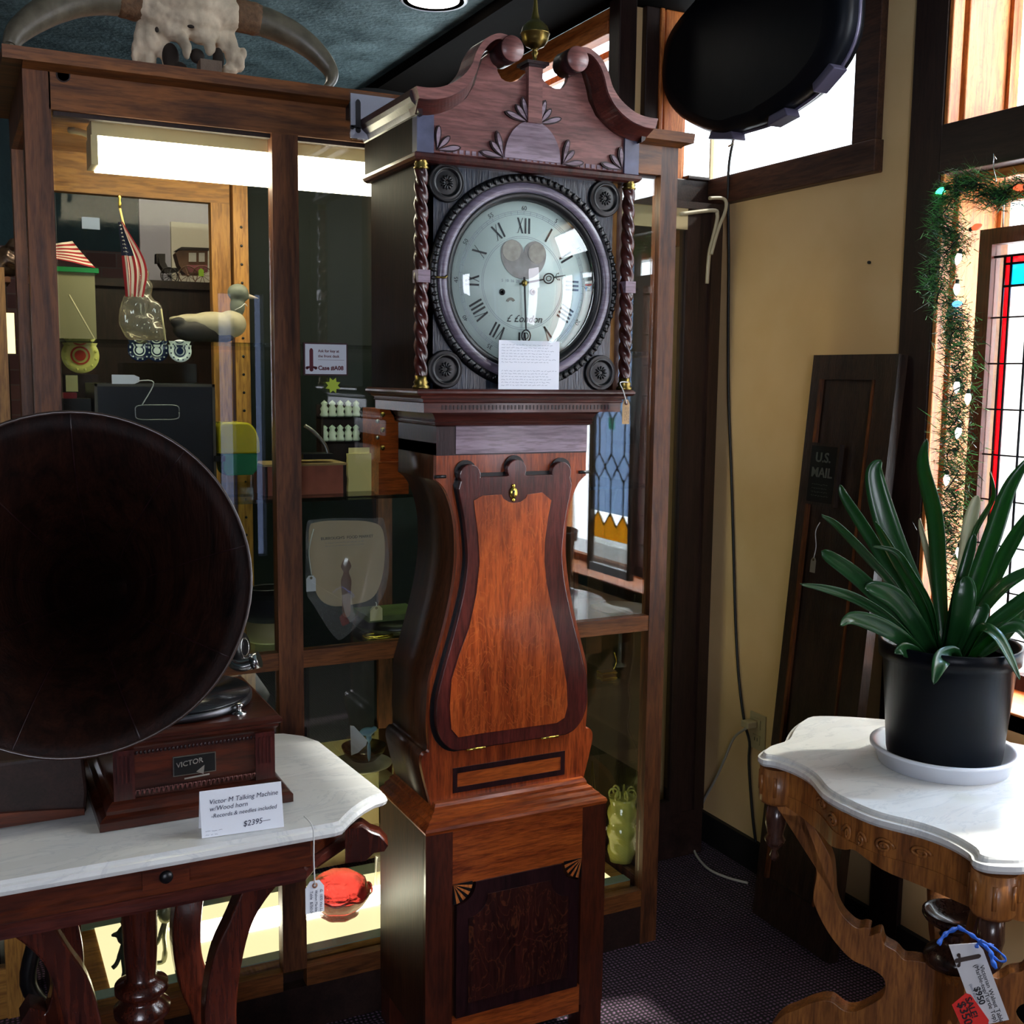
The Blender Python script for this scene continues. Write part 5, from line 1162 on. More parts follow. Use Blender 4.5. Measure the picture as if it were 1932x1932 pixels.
for side, pts, rr in ((0, [(258, 8), (215, -2), (160, -2), (110, 12), (65, 35), (32, 62), (18, 90), (24, 108)], [27, 30, 30, 28, 25, 20, 12, 4]), (1, [(455, 30), (500, 42), (545, 62), (580, 85), (608, 112), (625, 138), (622, 158), (606, 170)], [27, 29, 27, 24, 20, 15, 9, 3])):
    P_ = [V3(a, b_, YS - .06 * (k / 7) ** 1.5 * (1 if side else 1)) for k, (a, b_) in enumerate(pts)]
    if side == 0: P_[-1].z = ZS + .03
    if side == 1:
        for k in (6, 7): P_[k].z = max(P_[k].z, ZS + .012)
    pth = cr(P_, 6); rs = []
    for k in range(len(pth)): u = k / 6; i = min(6, int(u)); rs.append((rr[i] + (rr[i + 1] - rr[i]) * (u - i)) * .00108)
    MB().tube(pth, rs, 20).build('horn', HORNM, sk)
    q = [pth[0] + (pth[1] - pth[0]).normalized() * (k * .012 - .02) for k in range(6)]
    MB().tube(q, [.030, .034, .034, .033, .034, .031], 18).build('horn_core', plain('flaking_core_%s' % 'lr'[side], H('6b4f36'), .85, bump=1, bscale=70, var=.4), sk)

# ---------------------------------------------------------------- left table
TZ = .75
lt = thing('marble_side_table', 'low Victorian walnut table with white marble top standing in front of the cabinet at left', 'table', (.15, 1.95, 0))
yf, ybk_, xr_ = 1.738, 2.262, .676
out = [(-.42, yf), (.548, yf), (.562, yf + .004), (.570, yf + .014), (.588, yf + .036), (.605, yf + .054), (.625, yf + .072), (.648, yf + .088), (.668, yf + .094), (xr_, yf + .100), (xr_ + .001, yf + .112)] + [(.655, ybk_ - .10), (.635, ybk_ - .05), (.60, ybk_ - .015), (.555, ybk_), (-.42, ybk_)]
m = MB(); pr = [(.0, TZ - .022), (.006, TZ - .020), (.006, TZ - .012), (-.002, TZ - .008), (-.004, TZ)]
cxo, cyo = .12, 1.96
def inset(pts, d):
    o = []
    n = len(pts)
    for i in range(n):
        a, b_, c = Vector(pts[i - 1]), Vector(pts[i]), Vector(pts[(i + 1) % n])
        t1 = (b_ - a).normalized(); t2 = (c - b_).normalized(); nn = Vector((t1.y + t2.y, -(t1.x + t2.x)))
        nn = nn.normalized() if nn.length > 1e-6 else Vector((0, 0)); o.append((b_.x + nn.x * d, b_.y + nn.y * d))
    return o
def slab(name, pts, prof, mat, par, topcap=True, **kw):
    v = []; n = len(pts); cx = sum(p[0] for p in pts) / n; cy = sum(p[1] for p in pts) / n; ccx = (min(p[0] for p in pts) + max(p[0] for p in pts)) / 2; ccy = (min(p[1] for p in pts) + max(p[1] for p in pts)) / 2
    for d, z in prof: v += [(x, y, z) for x, y in inset(pts, d)]
    f = []
    for j in range(len(prof) - 1):
        for k in range(n): f.append((j * n + k, j * n + (k + 1) % n, (j + 1) * n + (k + 1) % n, (j + 1) * n + k))
    m = MB(); m.add(v, f, False); m.add(v[:n] + [(ccx, ccy, prof[0][1])], [(k, (k + 1) % n, n) for k in range(n)]); m.add(v[-n:] + [(ccx, ccy, prof[-1][1])], [(k, (k + 1) % n, n) for k in range(n)]); return m.build(name, mat, par, **kw)
slab('marble_top', out, [(-.006, TZ - .024), (0, TZ - .022), (.003, TZ - .015), (0, TZ - .008), (-.006, TZ - .006), (-.007, TZ)], MARB, lt)
slab('apron', [(-.40, yf + .02), (.515, yf + .02), (.53, yf + .06), (.60, yf + .12), (.60, ybk_ - .12), (.53, ybk_ - .03), (-.40, ybk_ - .03)], [(0, .675), (0, .690), (-.004, .693), (-.004, .726)], WAL, lt)
slab('lower_moulding', [(-.40, yf + .012), (.50, yf + .012), (.53, yf + .05), (.61, yf + .115), (.61, ybk_ - .115), (.53, ybk_ - .02), (-.40, ybk_ - .02)], [(0, .654), (.003, .66), (.003, .672), (-.004, .676)], MAH, lt)
q = at(312, 1657, 1, yf + .02)
cb_ = MB().box(q.x - .036, q.x + .036, yf + .012, yf + .03, .690, .722).build('apron_boss', WAL, lt)
MB().ball((q.x, yf + .012, .706), .011, 16, 10, (1, .7, 1)).build('turned_button', EBD, cb_)
# carved corner bracket at the clipped corner
zz0 = .70
bp_ = [(0, .71), (.03, .712), (.045, .700), (.060, .694), (.075, .676), (.068, .666), (.05, .664), (.035, .650), (.0, .648)]
Vb = Vector((.62, -.2, 0)).normalized()
MB().plane_prism([(u_, z_ - .70) for u_, z_ in bp_], (.60, yf + .105, .70), Vb, (0, 0, 1), .045, True).build('corner_bracket', WALP, lt)
# base: central turned post with scrolled supports
cx_, cy_ = xat(268, 1.93, .4), 1.93
pf = [(.030, .655), (.031, .60), (.028, .50), (.025, .455), (.030, .448), (.045, .440), (.045, .428), (.030, .418), (.034, .410), (.048, .398), (.047, .386), (.036, .376), (.038, .34), (.036, .315), (.026, .298), (.022, .29), (.034, .282), (.052, .268), (.06, .25), (.06, .22)]
MB().lathe(pf[::-1], (cx_, cy_, 0), n=32).build('turned_post', WALP, lt)
MB().box(cx_ - .28, cx_ + .28, cy_ - .03, cy_ + .03, .16, .222).build('stretcher', WAL, lt)
def cleg(pts, name, X0, y0, y1, mat=WALP):
    return MB().prism(pts, 1, y0, y1).build(name, mat, lt)
def scroll(cxl, sgn, yy):
    # C-shaped carved support as a measured band; coordinates as (outward, z)
    O = [(.085, .656), (.06, .60), (.035, .55), (.02, .49), (.014, .43), (.018, .37), (.03, .31), (.045, .27), (.05, .22), (.03, .18), (.03, .12), (.08, .06), (.11, .03), (.10, 0)]
    I = [(.155, .656), (.12, .62), (.095, .58), (.078, .52), (.068, .45), (.068, .39), (.08, .345), (.10, .33), (.105, .30), (.10, .26), (.10, .20), (.13, .14), (.17, .08), (.17, 0)]
    o = cr([Vector(p) for p in O], 4); i = cr([Vector(p) for p in I], 4)
    pts = [(cxl + sgn * p.x, p.y) for p in o] + [(cxl + sgn * p.x, p.y) for p in i][::-1]
    lg = MB().prism(pts, 1, yy - .02, yy + .02).build('scrolled_support', WALP, lt, bevel=.004)
    MB().prism([(cxl + sgn * .082, .345), (cxl + sgn * .108, .36), (cxl + sgn * .125, .335), (cxl + sgn * .105, .31)], 1, yy - .026, yy + .026).build('carved_peak', WALP, lg)
for yy, dx in ((1.80, 0), (2.10, 0)):
    scroll(cx_ + .065, 1, yy); scroll(cx_ - .065, -1, yy)
    # they link to the stretcher block
MB().box(cx_ - .16, cx_ + .16, 1.78, 2.12, .19, .222).build('cross_stretcher', WAL, lt)
# table tag
p = at(594, 1692, 1, yf - .012)
t, U, V, N = ptag('table_tag', 'white string price tag hanging over the front edge of the left marble table', 'tag', p, .032, .056, PAPER, string=[at(574, 1540, 1, 1.76), at(588, 1556, 1, 1.73), at(592, 1580, 1, yf - .01), at(592, 1620, 1, yf - .012), at(594, 1668, 1, yf - .013)], ring=plain('tan_eyelet', H('a8765c'), .7), rows=0)
for k, (s, sz) in enumerate((('G. 1870 Vict Lotus', .0062), ('Walnut Marble Top', .0062), ('Table  $750.00', .0068))):
    text(s, sz, INK, t, p + N * .0006 + Vector((.009 - k * .0085, 0, .012)), (0, 0, -1), (1, 0, 0), depth=.0001, shear=.2)
# ---------------------------------------------------------------- gramophone
ym = 1.862
g = thing('gramophone', 'antique oak talking machine with a huge dark wooden horn on the left marble table', 'gramophone', (.35, 1.95, TZ + .001))
def gx(px, y=ym, z=.8): return xat(px, y, z)
xl_, xr_2 = .190, .512; yb_ = ym + .32
def ring_prof(prof, name, mat, x0, x1, y0, y1):
    m = MB(); v = []
    for d, z in prof: v += [(x0 - d, y0 - d, z), (x1 + d, y0 - d, z), (x1 + d, y1 + d, z), (x0 - d, y1 + d, z)]
    f = [(j * 4 + k, j * 4 + (k + 1) % 4, (j + 1) * 4 + (k + 1) % 4, (j + 1) * 4 + k) for j in range(len(prof) - 1) for k in range(4)]
    m.add(v, f, False); m.add(v[:4], [(0, 1, 2, 3)]); m.add(v[-4:], [(0, 1, 2, 3)]); return m.build(name, mat, g)
z0 = TZ + .001
ring_prof([(.0, z0), (.0, z0 + .014), (-.004, z0 + .018), (-.012, z0 + .022), (-.012, z0 + .028), (-.018, z0 + .036), (-.024, z0 + .040)], 'base_moulding', MACH, xl_, xr_2, ym, yb_)
X0, X1, YF = xl_ + .028, xr_2 - .028, ym + .028
ztp = .880
ring_prof([(0, z0 + .04), (0, ztp)], 'case', MACH, X0, X1, YF, yb_ - .028)
ring_prof([(.002, ztp - .004), (.004, ztp), (.009, ztp + .006), (.009, ztp + .010), (.014, ztp + .014), (.014, ztp + .020), (.008, ztp + .025)], 'lid', MACH, X0, X1, YF, yb_ - .028)
for x in (X0, X1 - .03):
    p_ = MB().box(x - .002, x + .032, YF - .006, YF, z0 + .04, ztp - .004).build('pilaster', MAHV, g)
    for k in range(4): MB().box(x + .004 + k * .0065, x + .007 + k * .0065, YF - .0085, YF - .006, z0 + .07, ztp - .012).build('reed', MAHV, p_)
m = MB()
for k in range(26):
    x = X0 + .036 + k * (X1 - X0 - .072) / 25; m.tube([(x - .004, YF - .002, z0 + .044), (x - .002, YF - .006, z0 + .054), (x + .002, YF - .006, z0 + .054), (x + .003, YF - .002, z0 + .046)], .0014, 5)
m.build('carved_band', MAHP, g)
m = MB()
for k in range(34): m.ball((X0 + .03 + k * .0066, YF - .001, ztp - .012), .0026, 6, 5, (1, .6, 1.4))
m.build('bead_band', DKB, g)
pa, pb = at(327, 1466, 1, YF - .004), at(407, 1418, 1, YF - .004)
np_ = MB().box(pa.x, pb.x, YF - .004, YF, pa.z, pb.z).build('nameplate', plain('nickel_rim', H('8f8f88'), .3, .9), g)
MB().box(pa.x + .0015, pb.x - .0015, YF - .0045, YF - .004, pa.z + .0015, pb.z - .0015).build('plate_field', EBD, np_)
text('VICTOR', .0125, NICK, g, (pa.x + .005, YF - .0052, pb.z - .019), (1, 0, .10), (0, 0, 1), 'maker_name', bold=.0002)
m = MB(); m.plane_prism([(0, 0), (.014, .010), (.012, -.006)], (pa.x + .038, YF - .0052, pb.z - .030), (1, 0, 0), (0, 0, 1), .0003); m.plane_prism([(-.012, -.012), (.03, -.010), (.03, -.013), (-.012, -.015)], (pa.x + .03, YF - .0052, pb.z - .026), (1, 0, 0), (0, 0, 1), .0003)
m.build('plate_emblem', NICK, np_)
# turntable
tc_ = Vector((xat(395, 2.02, ztp + .04), 2.035, 0)); tc_.x -= .062
zt3 = ztp + .026
MB().lathe([(.02, ztp + .02), (.02, zt3), (.138, zt3), (.140, zt3 + .004), (.140, zt3 + .012), (.136, zt3 + .014), (0, zt3 + .014)], tc_, n=56).build('turntable', plain('dark_steel', (.12, .12, .13), .35, 1), g)
rcd = MB().lathe([(.0, zt3 + .0145), (.136, zt3 + .0145), (.136, zt3 + .017), (.0, zt3 + .017)], tc_, n=56).build('record', VINYL, g)
MB().lathe([(.0, zt3 + .0172), (.04, zt3 + .0172), (.04, zt3 + .0176), (0, zt3 + .0176)], tc_, n=32).build('record_label', plain('olive_label', H('2b2c1a'), .5), rcd)
p = at(451, 1345, 2, ztp + .026)
MB().lathe([(.014, ztp + .024), (.014, ztp + .027), (.005, ztp + .029), (.004, ztp + .036), (.008, ztp + .039), (.007, ztp + .043), (0, ztp + .045)], (p.x, p.y, 0), n=16).build('speed_knob', NICK, g)
# horn
HC = CAM + ray(139, 1097).normalized() * 1.72 / 1.0
axh = (CAM - HC).normalized(); axh = (axh + Vector((-.05, 0, .10))).normalized()
HRR = .247
U = axh.orthogonal().normalized()
end = Vector((.30, 2.17, 1.10))
# curved horn: rings along a path from mouth centre back to the elbow
NR = 26; v = []; n = 72; path = []
for j in range(NR + 1):
    u = j / NR; r = HRR * ((1 - u) ** 2.2 * .62 + (1 - u) ** 5 * .25 + .13 * (1 - u)) + .016 * u
    c = HC + (-axh) * (.40 * u) ; c = c * (1 - u ** 2) + (end + (HC - axh * .40 - end) * (1 - u) * .0) * u ** 2
    path.append((c, r))
X_ = Vector((0, 0, 1)); 
for j, (c, r) in enumerate(path):
    if j < NR: T = (path[j + 1][0] - c).normalized()
    if j == 0: T = -axh
    T = (T * min(1, j / 8) + (-axh) * (1 - min(1, j / 8))).normalized()
    A = (X_ - T * X_.dot(T)).normalized(); Bv = T.cross(A)
    for k in range(n): v.append(c + (A * math.cos(2 * PI * k / n) + Bv * math.sin(2 * PI * k / n)) * r * (1 + (.004 * abs(math.cos(8 * PI * k / n)) if j < 12 else 0)))
m = MB(); m.add(v, [(j * n + k, j * n + (k + 1) % n, (j + 1) * n + (k + 1) % n, (j + 1) * n + k) for j in range(NR) for k in range(n)], True)
hn = m.build('horn', HORN, g); so = hn.modifiers.new('s', 'SOLIDIFY'); so.thickness = .004; so.offset = 0
MB().tube(v[:n] + v[:1], .0028, 6, False).build('horn_rim', plain('worn_horn_edge', H('3a2a24'), .35, coat=.4), hn)
m = MB()
for k in range(0, 9):
    m.tube([v[j * n + (k * 8) % n] + axh * 0 + (HC - v[j * n + (k * 8) % n]) * .012 for j in range(0, 16)], .0012, 4)
m.build('horn_seam', DKB, hn)
# elbow, tone arm and sound box
a1, a2, a3, a4, a5 = [at(*q, 1, y) for q, y in (((430, 1210), 2.06), ((432, 1232), 2.05), ((445, 1250), 2.04), ((462, 1253), 2.03), ((484, 1246), 2.02))]
MB().tube(cr([a1 + Vector((-.004, .03, .012)), a1, a2, a3, a4, a5], 5), .0135, 14).build('tone_arm', NICK, g)
MB().tube([a4 + (a5 - a4) * .6, a5 + (a5 - a4) * .25], .0155, 14).build('arm_collar', NICK, g)
MB().tube(cr([end, end + Vector((.03, .02, -.02)), Vector((.40, 2.15, 1.05)), a1 + Vector((-.004, .03, .012))], 6), [.016] * 19, 14).build('elbow', NICK, g)
MB().tube([Vector((.30, 2.16, .90)), Vector((.30, 2.17, 1.02)), end], .012, 12).build('support_bracket', STEEL, g)
sb_ = at(452, 1222, 1, 2.05)
sbx = MB().lathe([(0, -.012), (.026, -.012), (.030, -.008), (.030, .006), (.026, .010), (0, .010)], sb_, (.75, -.55, .1), 32).build('sound_box', EBD, g)
MB().lathe([(.026, -.013), (.031, -.010), (.031, -.004), (.026, -.013)], sb_, (.75, -.55, .1), 32, cap=False).lathe([(.015, .0105), (.019, .0115), (.019, .0105), (.015, .0105)], sb_, (.75, -.55, .1), 32, cap=False).build('nickel_rim', NICK, sbx)
# wooden stand, cream cup and card at left of the machine
xq = xat(150, 1.90, .8)
ob_ = [(-.25, TZ + .001), (xat(162, 1.95, .76), TZ + .001), (xat(166, 1.95, .79), .79), (xat(158, 1.95, .85), .862), (-.25, .862)]
t = thing('wooden_record_case', 'dark brown wooden case with a curved pale front edge left of the gramophone', 'case', (-.02, 2.0, TZ + .001))
MB().prism(ob_, 1, 1.95, 2.15).build('case_body', DKWX, t, bevel=.006)
MB().prism([(-.25, TZ + .004)] + [(-.25 + (xat(160, 1.94, .76) + .25) * k / 12, TZ + .004 + .034 * math.sin(PI * (1 - k / 12) * .5 + .2) ** .7) for k in range(13)] + [(xat(160, 1.94, .76), TZ + .004)], 1, 1.943, 1.95).build('pale_front_rail', WAL, t)
x = xat(156, 2.08, .83)
tag(MB().lathe([(.010, 0), (.012, .01), (.016, .03), (.018, .055), (.016, .055), (.010, .01), (0, .006)], (x + .01, 2.19, TZ + .001), n=24).build('cream_cup', plain('cream_cup_glaze', H('d8b98a'), .4)), 'small cream cup behind the gramophone base at left', 'cup')
# talking machine price card: folded tent
ca, cb2 = at(381, 1582, 2, TZ + .001), at(536, 1560, 2, TZ + .001)
cd_ = (cb2 - ca); cd_.z = 0; wd_ = cd_.length; Uc = cd_.normalized(); Nc = Vector((Uc.y, -Uc.x, 0))
hgt = .074
Vc = (Vector((0, 0, 1)) * 1 - Nc * .30).normalized()
t = thing('price_card', 'folded white card handwritten Victor M Talking Machine with price in front of the gramophone', 'card', (ca + cb2) / 2)
MB().plane_prism([(0, 0), (wd_, 0), (wd_, hgt), (0, hgt)], ca, Uc, Vc, -.0006).build('front_leaf', PAPER, t)
topc = ca + Vc * hgt; Vb2 = (-Vector((0, 0, 1)) - Nc * .30).normalized()
MB().plane_prism([(0, 0), (wd_, 0), (wd_, hgt), (0, hgt)], topc - Nc * .0, Uc, Vb2, .0006).build('back_leaf', PAPER, t)
def ct(s, px, py, size, sl=0): 
    q = at(px, py, 1, ca.y); q = ca + Uc * px + Vc * py + Nc * .0008
    return text(s, size, INK, t, q, Uc + Vc * sl, Vc, 'handwriting', shear=.2, depth=.0001)
ct('Victor M Talking Machine', .014, .052, .0108, .02); ct('w/Wood horn', .014, .041, .0105, .02); ct('-Records & needles included', .016, .030, .0092, .02); ct('$2395\u2014', .066, .010, .0125, .04)
scribble(t, FADE, ca + Uc * .006 + Vc * .010 + Nc * .0006, Uc, Vc, .022, 2, .006, .0008)

# ---------------------------------------------------------------- right table
RZ = .75; rc = Vector((1.700, 1.45))
rt = thing('turtle_top_table', 'carved honey-brown walnut table with shaped white marble top under the potted plant', 'table', (rc.x, rc.y, 0))
QP = [(1674, 1540), (1623, 1522), (1580, 1504), (1551, 1486), (1529, 1460), (1500, 1442), (1464, 1429), (1440, 1425), (1429.5, 1417), (1442, 1406), (1457, 1400.5), (1478, 1393), (1487, 1377), (1500, 1362), (1522, 1350), (1558, 1345), (1598, 1346), (1641, 1350)]
Q = [at(a, b_, 2, RZ) for a, b_ in QP]
Q = [Vector((1.4065, 1.45))] + [Vector((q.x, q.y)) for q in Q if q.x < rc.x - .012 and q.y > 1.462] + [Vector((rc.x, 1.881))]
left_half = Q            # left-mid, far-left tip, back-mid
qf = [Vector((q.x, 2 * rc.y - q.y)) for q in Q[1:]]      # mirror to the near side
lefts = qf[::-1] + Q
right = [Vector((2 * rc.x - q.x, q.y)) for q in lefts[1:-1]]
outl = lefts + right[::-1]
outl = [(p.x, p.y) for p in cr(outl, 3, True)]
# order must be counter-clockwise for outward inset
ar = sum(outl[i - 1][0] * outl[i][1] - outl[i][0] * outl[i - 1][1] for i in range(len(outl)))
if ar < 0: outl = outl[::-1]
slab('marble_top', outl, [(-.012, RZ - .026), (-.004, RZ - .024), (.0, RZ - .018), (-.001, RZ - .010), (-.009, RZ - .008), (-.010, RZ - .003), (-.013, RZ)], MARB, rt)
slab('apron', outl, [(-.030, .660), (-.026, .665), (-.026, .724)], HONEY, rt)
m = MB(); n = len(outl); ins = inset(outl, -.024)
for k in range(0, n, 1):
    a, b_ = Vector((*ins[k], 0)), Vector((*ins[(k + 1) % n], 0)); u0 = k / n * 4 * 2 * PI
    d0 = .0 + .024 * abs(math.sin(u0)) ** 2; d1 = .0 + .024 * abs(math.sin((k + 1) / n * 8 * PI)) ** 2
    m.add([(a.x, a.y, .667), (b_.x, b_.y, .667), (b_.x, b_.y, .655 - d1), (a.x, a.y, .655 - d0)], [(0, 1, 2, 3)])
sk_ = m.build('carved_skirt', HONEY, rt); so = sk_.modifiers.new('s', 'SOLIDIFY'); so.thickness = .012
# raised scroll carving on the long apron
def on_apron(k, z, d=.0):
    i = int(k) % n; p_ = Vector(inset(outl, -.024 + d)[i]); return Vector((p_.x, p_.y, z))
iv = inset(outl, -.0235)
def near(p2): return min(range(n), key=lambda i: (Vector(iv[i]) - p2).length)
kL = near(Vector((1.43, 1.45)))
def AP(off, z):
    f = off / .0125; i = int(math.floor(kL + f)); fr = kL + f - i; a, b_ = iv[i % n], iv[(i + 1) % n]; return Vector((a[0] + (b_[0] - a[0]) * fr, a[1] + (b_[1] - a[1]) * fr, z))
for sx in (-1, 1):
    for (o_, z_, r_) in ((.03, .680, .016), (.075, .686, .013), (.11, .692, .010)):
        pts = [AP(sx * (o_ + r_ * (1 - k / 26) * math.cos(k * .5)), z_ + r_ * (1 - k / 26) * math.sin(k * .5)) for k in range(24)]
        MB().tube(pts, .0032, 5).build('scroll_carving', HONEY, rt)
# corner blocks, drops and legs
tips = [Vector((1.452, 1.742)), Vector((1.452, 1.158)), Vector((2 * rc.x - 1.452, 1.742)), Vector((2 * rc.x - 1.452, 1.158))]
for tp in tips:
    dv_ = (rc - tp).normalized(); c = tp + dv_ * .035
    cbk = MB().lathe([(.032, .645), (.036, .652), (.036, .72)], (c.x, c.y, 0), n=24).build('corner_block', HONEY, rt)
    for k in range(7):
        q = 2 * PI * k / 7 + .3; MB().tube([(c.x + .036 * math.cos(q), c.y + .036 * math.sin(q), .665), (c.x + .036 * math.cos(q), c.y + .036 * math.sin(q), .705)], .004, 6).build('flute', HONEY, cbk)
    MB().lathe([(0, .515), (.006, .52), (.010, .53), (.006, .54), (.018, .555), (.022, .565), (.016, .575), (.022, .60), (.020, .647)], (c.x, c.y, 0), n=20).build('drop_finial', BOWLW, cbk)
    L = (rc - tp).length
    # carved S leg: band in the vertical plane from the corner to the hub; u measured from hub outward
    O = [(.305, .655), (.300, .615), (.285, .578), (.269, .545), (.260, .514), (.264, .472), (.261, .448), (.240, .407), (.215, .375), (.185, .349), (.155, .340), (.128, .329), (.118, .311), (.122, .286), (.140, .266), (.172, .241), (.195, .238), (.221, .251), (.252, .241), (.286, .217), (.315, .196), (.338, .16), (.355, .10), (.362, .04), (.355, 0)]
    I = [(.345, .655), (.335, .63), (.295, .629), (.272, .613), (.248, .577), (.232, .547), (.226, .512), (.222, .472), (.209, .442), (.188, .422), (.174, .417), (.163, .421), (.152, .419), (.154, .404), (.133, .416), (.124, .395), (.102, .385), (.086, .371), (.066, .373), (.02, .373)]
    BT = [(.328, 0), (.322, .04), (.305, .10), (.27, .15), (.22, .175), (.16, .175), (.10, .155), (.05, .14), (.02, .14)]
    o_ = cr([Vector(p) for p in O], 4); i_ = cr([Vector(p) for p in I], 4)
    dd = -dv_; D3 = Vector((dd.x, dd.y, 0)); S3 = Vector((-dd.y, dd.x, 0))
    b_s = cr([Vector(p) for p in BT], 4); pts = [(p.x, max(0, p.y)) for p in o_] + [(p.x, max(0, p.y)) for p in b_s] + [(p.x, p.y) for p in i_][::-1]
    lg = MB().plane_prism(pts, Vector((rc.x, rc.y, 0)) + S3 * .02, D3, (0, 0, 1), .04).build('leg', HONEY, rt, bevel=.003)
MB().box(rc.x - .034, rc.x + .034, rc.y - .034, rc.y + .034, .12, .372).build('hub_block', HONEY, rt)
MB().lathe([(.034, .372), (.052, .374), (.054, .384), (.048, .398), (.034, .408), (.022, .416), (.018, .424), (.026, .430), (.021, .437), (.026, .443), (.040, .452), (.054, .462), (.0595, .470), (.0595, .477), (.055, .479), (.050, .475), (.034, .463), (0, .456)], (rc.x, rc.y, 0), n=40).build('urn_finial', BOWLW, rt)
# tags on the right table
def hangtag(name, label, pts_px, d, mat):
    Ps = [CAM + ray(a, b_) * d for a, b_ in pts_px]; t = thing(name, label, 'tag', sum(Ps, Vector()) / len(Ps)); m = MB()
    N = (Ps[1] - Ps[0]).cross(Ps[-1] - Ps[0]).normalized()
    if N.dot(Fw) < 0: N = -N
    k = len(Ps); m.add([p for p in Ps] + [p + N * .0007 for p in Ps], [list(range(k)), list(range(k, 2 * k))[::-1]] + [(i, (i + 1) % k, k + (i + 1) % k, k + i) for i in range(k)]); m.build('tag_card', mat, t); return t, -N
dT = 1.545
t, N = hangtag('sale_tag', 'long white handwritten tag reading Victorian Walnut Table $950, tied with blue ribbon', [(1790, 1783), (1843, 1779), (1855, 1792), (1904, 1924), (1866, 1932), (1825, 1878)], dT, plain('tag_white', (.62, .60, .60), .6))
O_ = lambda a, b_, k=.001: CAM + ray(a, b_) * (dT - k)
Ut = (O_(1903, 1925) - O_(1852, 1785)).normalized(); Nt = N; Vt = Nt.cross(Ut).normalized()
if Vt.dot(RX) < 0: Vt = -Vt
text('Victorian Walnut Table', .0088, PRINT, t, O_(1848, 1823), Ut, Vt, 'handwriting', depth=.0001)
text('(Marble-top/Turtle Top)', .0085, PRINT, t, O_(1837, 1821), Ut, Vt, 'handwriting', depth=.0001)
text('$950', .0125, PRINT, t, O_(1837, 1864), Ut, Vt, 'handwriting', depth=.0001, bold=.0003)
text('(item #2774)', .0055, FADE, t, O_(1829, 1857), Ut, Vt, 'handwriting', depth=.0001)
dagger(t, plain('brown_print', H('3a2a22'), .6), O_(1803, 1813), (O_(1803, 1830) - O_(1803, 1800)) * 1.0, (O_(1852, 1803) - O_(1803, 1813)), .036, .0003)
t, N = hangtag('sale_sticker', 'red sticker reading SALE! $350 overlapping the long white tag', [(1796, 1896), (1822, 1874), (1832, 1877), (1866, 1925), (1862, 1940), (1822, 1945), (1812, 1932)], dT - .003, REDST)
text('SALE!', .0125, PRINT, t, O_(1821, 1884, .005), Ut, Vt, 'handwriting', depth=.0001, bold=.0002)
text('$350', .0165, PRINT, t, O_(1806, 1893, .005), Ut, Vt, 'handwriting', depth=.0001, bold=.0002)
t = thing('ribbon', 'blue satin ribbon tying the white tag to the right table', 'ribbon', O_(1840, 1770, .005))
def rib(pts, w=.0045):
    P_ = cr([O_(a, b_, k) for a, b_, k in pts], 6); m = MB(); v = []
    for i, p_ in enumerate(P_):
        T = (P_[min(i + 1, len(P_) - 1)] - P_[max(0, i - 1)]).normalized(); s = T.cross(Nt).normalized() * w * (1 + .3 * math.sin(i)); v += [p_ - s / 2, p_ + s / 2]
    m.add(v, [(2 * i, 2 * i + 1, 2 * i + 3, 2 * i + 2) for i in range(len(P_) - 1)], True); o = m.build('ribbon_strand', RIBB, t); q = o.modifiers.new('s', 'SOLIDIFY'); q.thickness = .0004
rib([(1770, 1782, .02), (1780, 1766, .015), (1792, 1757, .012), (1806, 1751, .01)], .006); rib([(1806, 1748, .01), (1830, 1762, .008), (1845, 1773, .006), (1862, 1783, .006)], .005)
rib([(1850, 1774, .008), (1870, 1785, .012), (1890, 1800, .01), (1898, 1812, .008), (1885, 1813, .006), (1868, 1798, .006), (1852, 1778, .008)], .003)
rib([(1848, 1775, .006), (1868, 1795, .008), (1872, 1812, .008), (1880, 1828, .008)], .006); rib([(1843, 1789, .004), (1846, 1780, .005), (1862, 1782, .006), (1875, 1784, .006)], .004)

# ---------------------------------------------------------------- potted plant
pc = Vector((1.722, 1.52)); pz = RZ + .001
sa = tag(MB().lathe([(0, pz), (.122, pz), (.131, pz + .030), (.139, pz + .032), (.139, pz + .038), (.128, pz + .036), (.116, pz + .006), (0, pz + .006)], (pc.x, pc.y, 0), n=64).build('plant_saucer', WPL), 'white plastic saucer under the black plant pot', 'saucer')
pot = thing('potted_clivia', 'black plastic nursery pot with long strap-leaved green plant on the right marble table', 'plant', (pc.x, pc.y, pz + .007))
zr0 = pz + .007
MB().lathe([(0, zr0), (.103, zr0), (.108, zr0 + .02), (.123, zr0 + .205), (.131, zr0 + .207), (.133, zr0 + .238), (.130, zr0 + .240), (.124, zr0 + .236), (.118, zr0 + .215), (.10, zr0 + .21)], (pc.x, pc.y, 0), n=64).build('pot', BLKP, pot)
MB().lathe([(0, zr0 + .212), (.118, zr0 + .212)], (pc.x, pc.y, 0), n=40).build('soil', plain('soil', H('1a120c'), .95, bump=1), pot)
LM, tL, bL = new_mat('clivia_leaf'); 
tcn = tL.nodes.new('ShaderNodeUVMap'); 
bL.inputs['Base Color'].default_value = c4(H('1e4a24')); bL.inputs['Roughness'].default_value = .32; bL.inputs['Coat Weight'].default_value = .2
trn = tL.nodes.new('ShaderNodeBsdfTranslucent'); trn.inputs[0].default_value = c4(H('5aa01e')); mxn = tL.nodes.new('ShaderNodeMixShader'); mxn.inputs[0].default_value = .22
tL.links.new(bL.outputs[0], mxn.inputs[1]); tL.links.new(trn.outputs[0], mxn.inputs[2]); tL.links.new(mxn.outputs[0], tL.nodes['Material Output'].inputs[0])
PALE = plain('pale_leaf', H('b9b893'), .4)
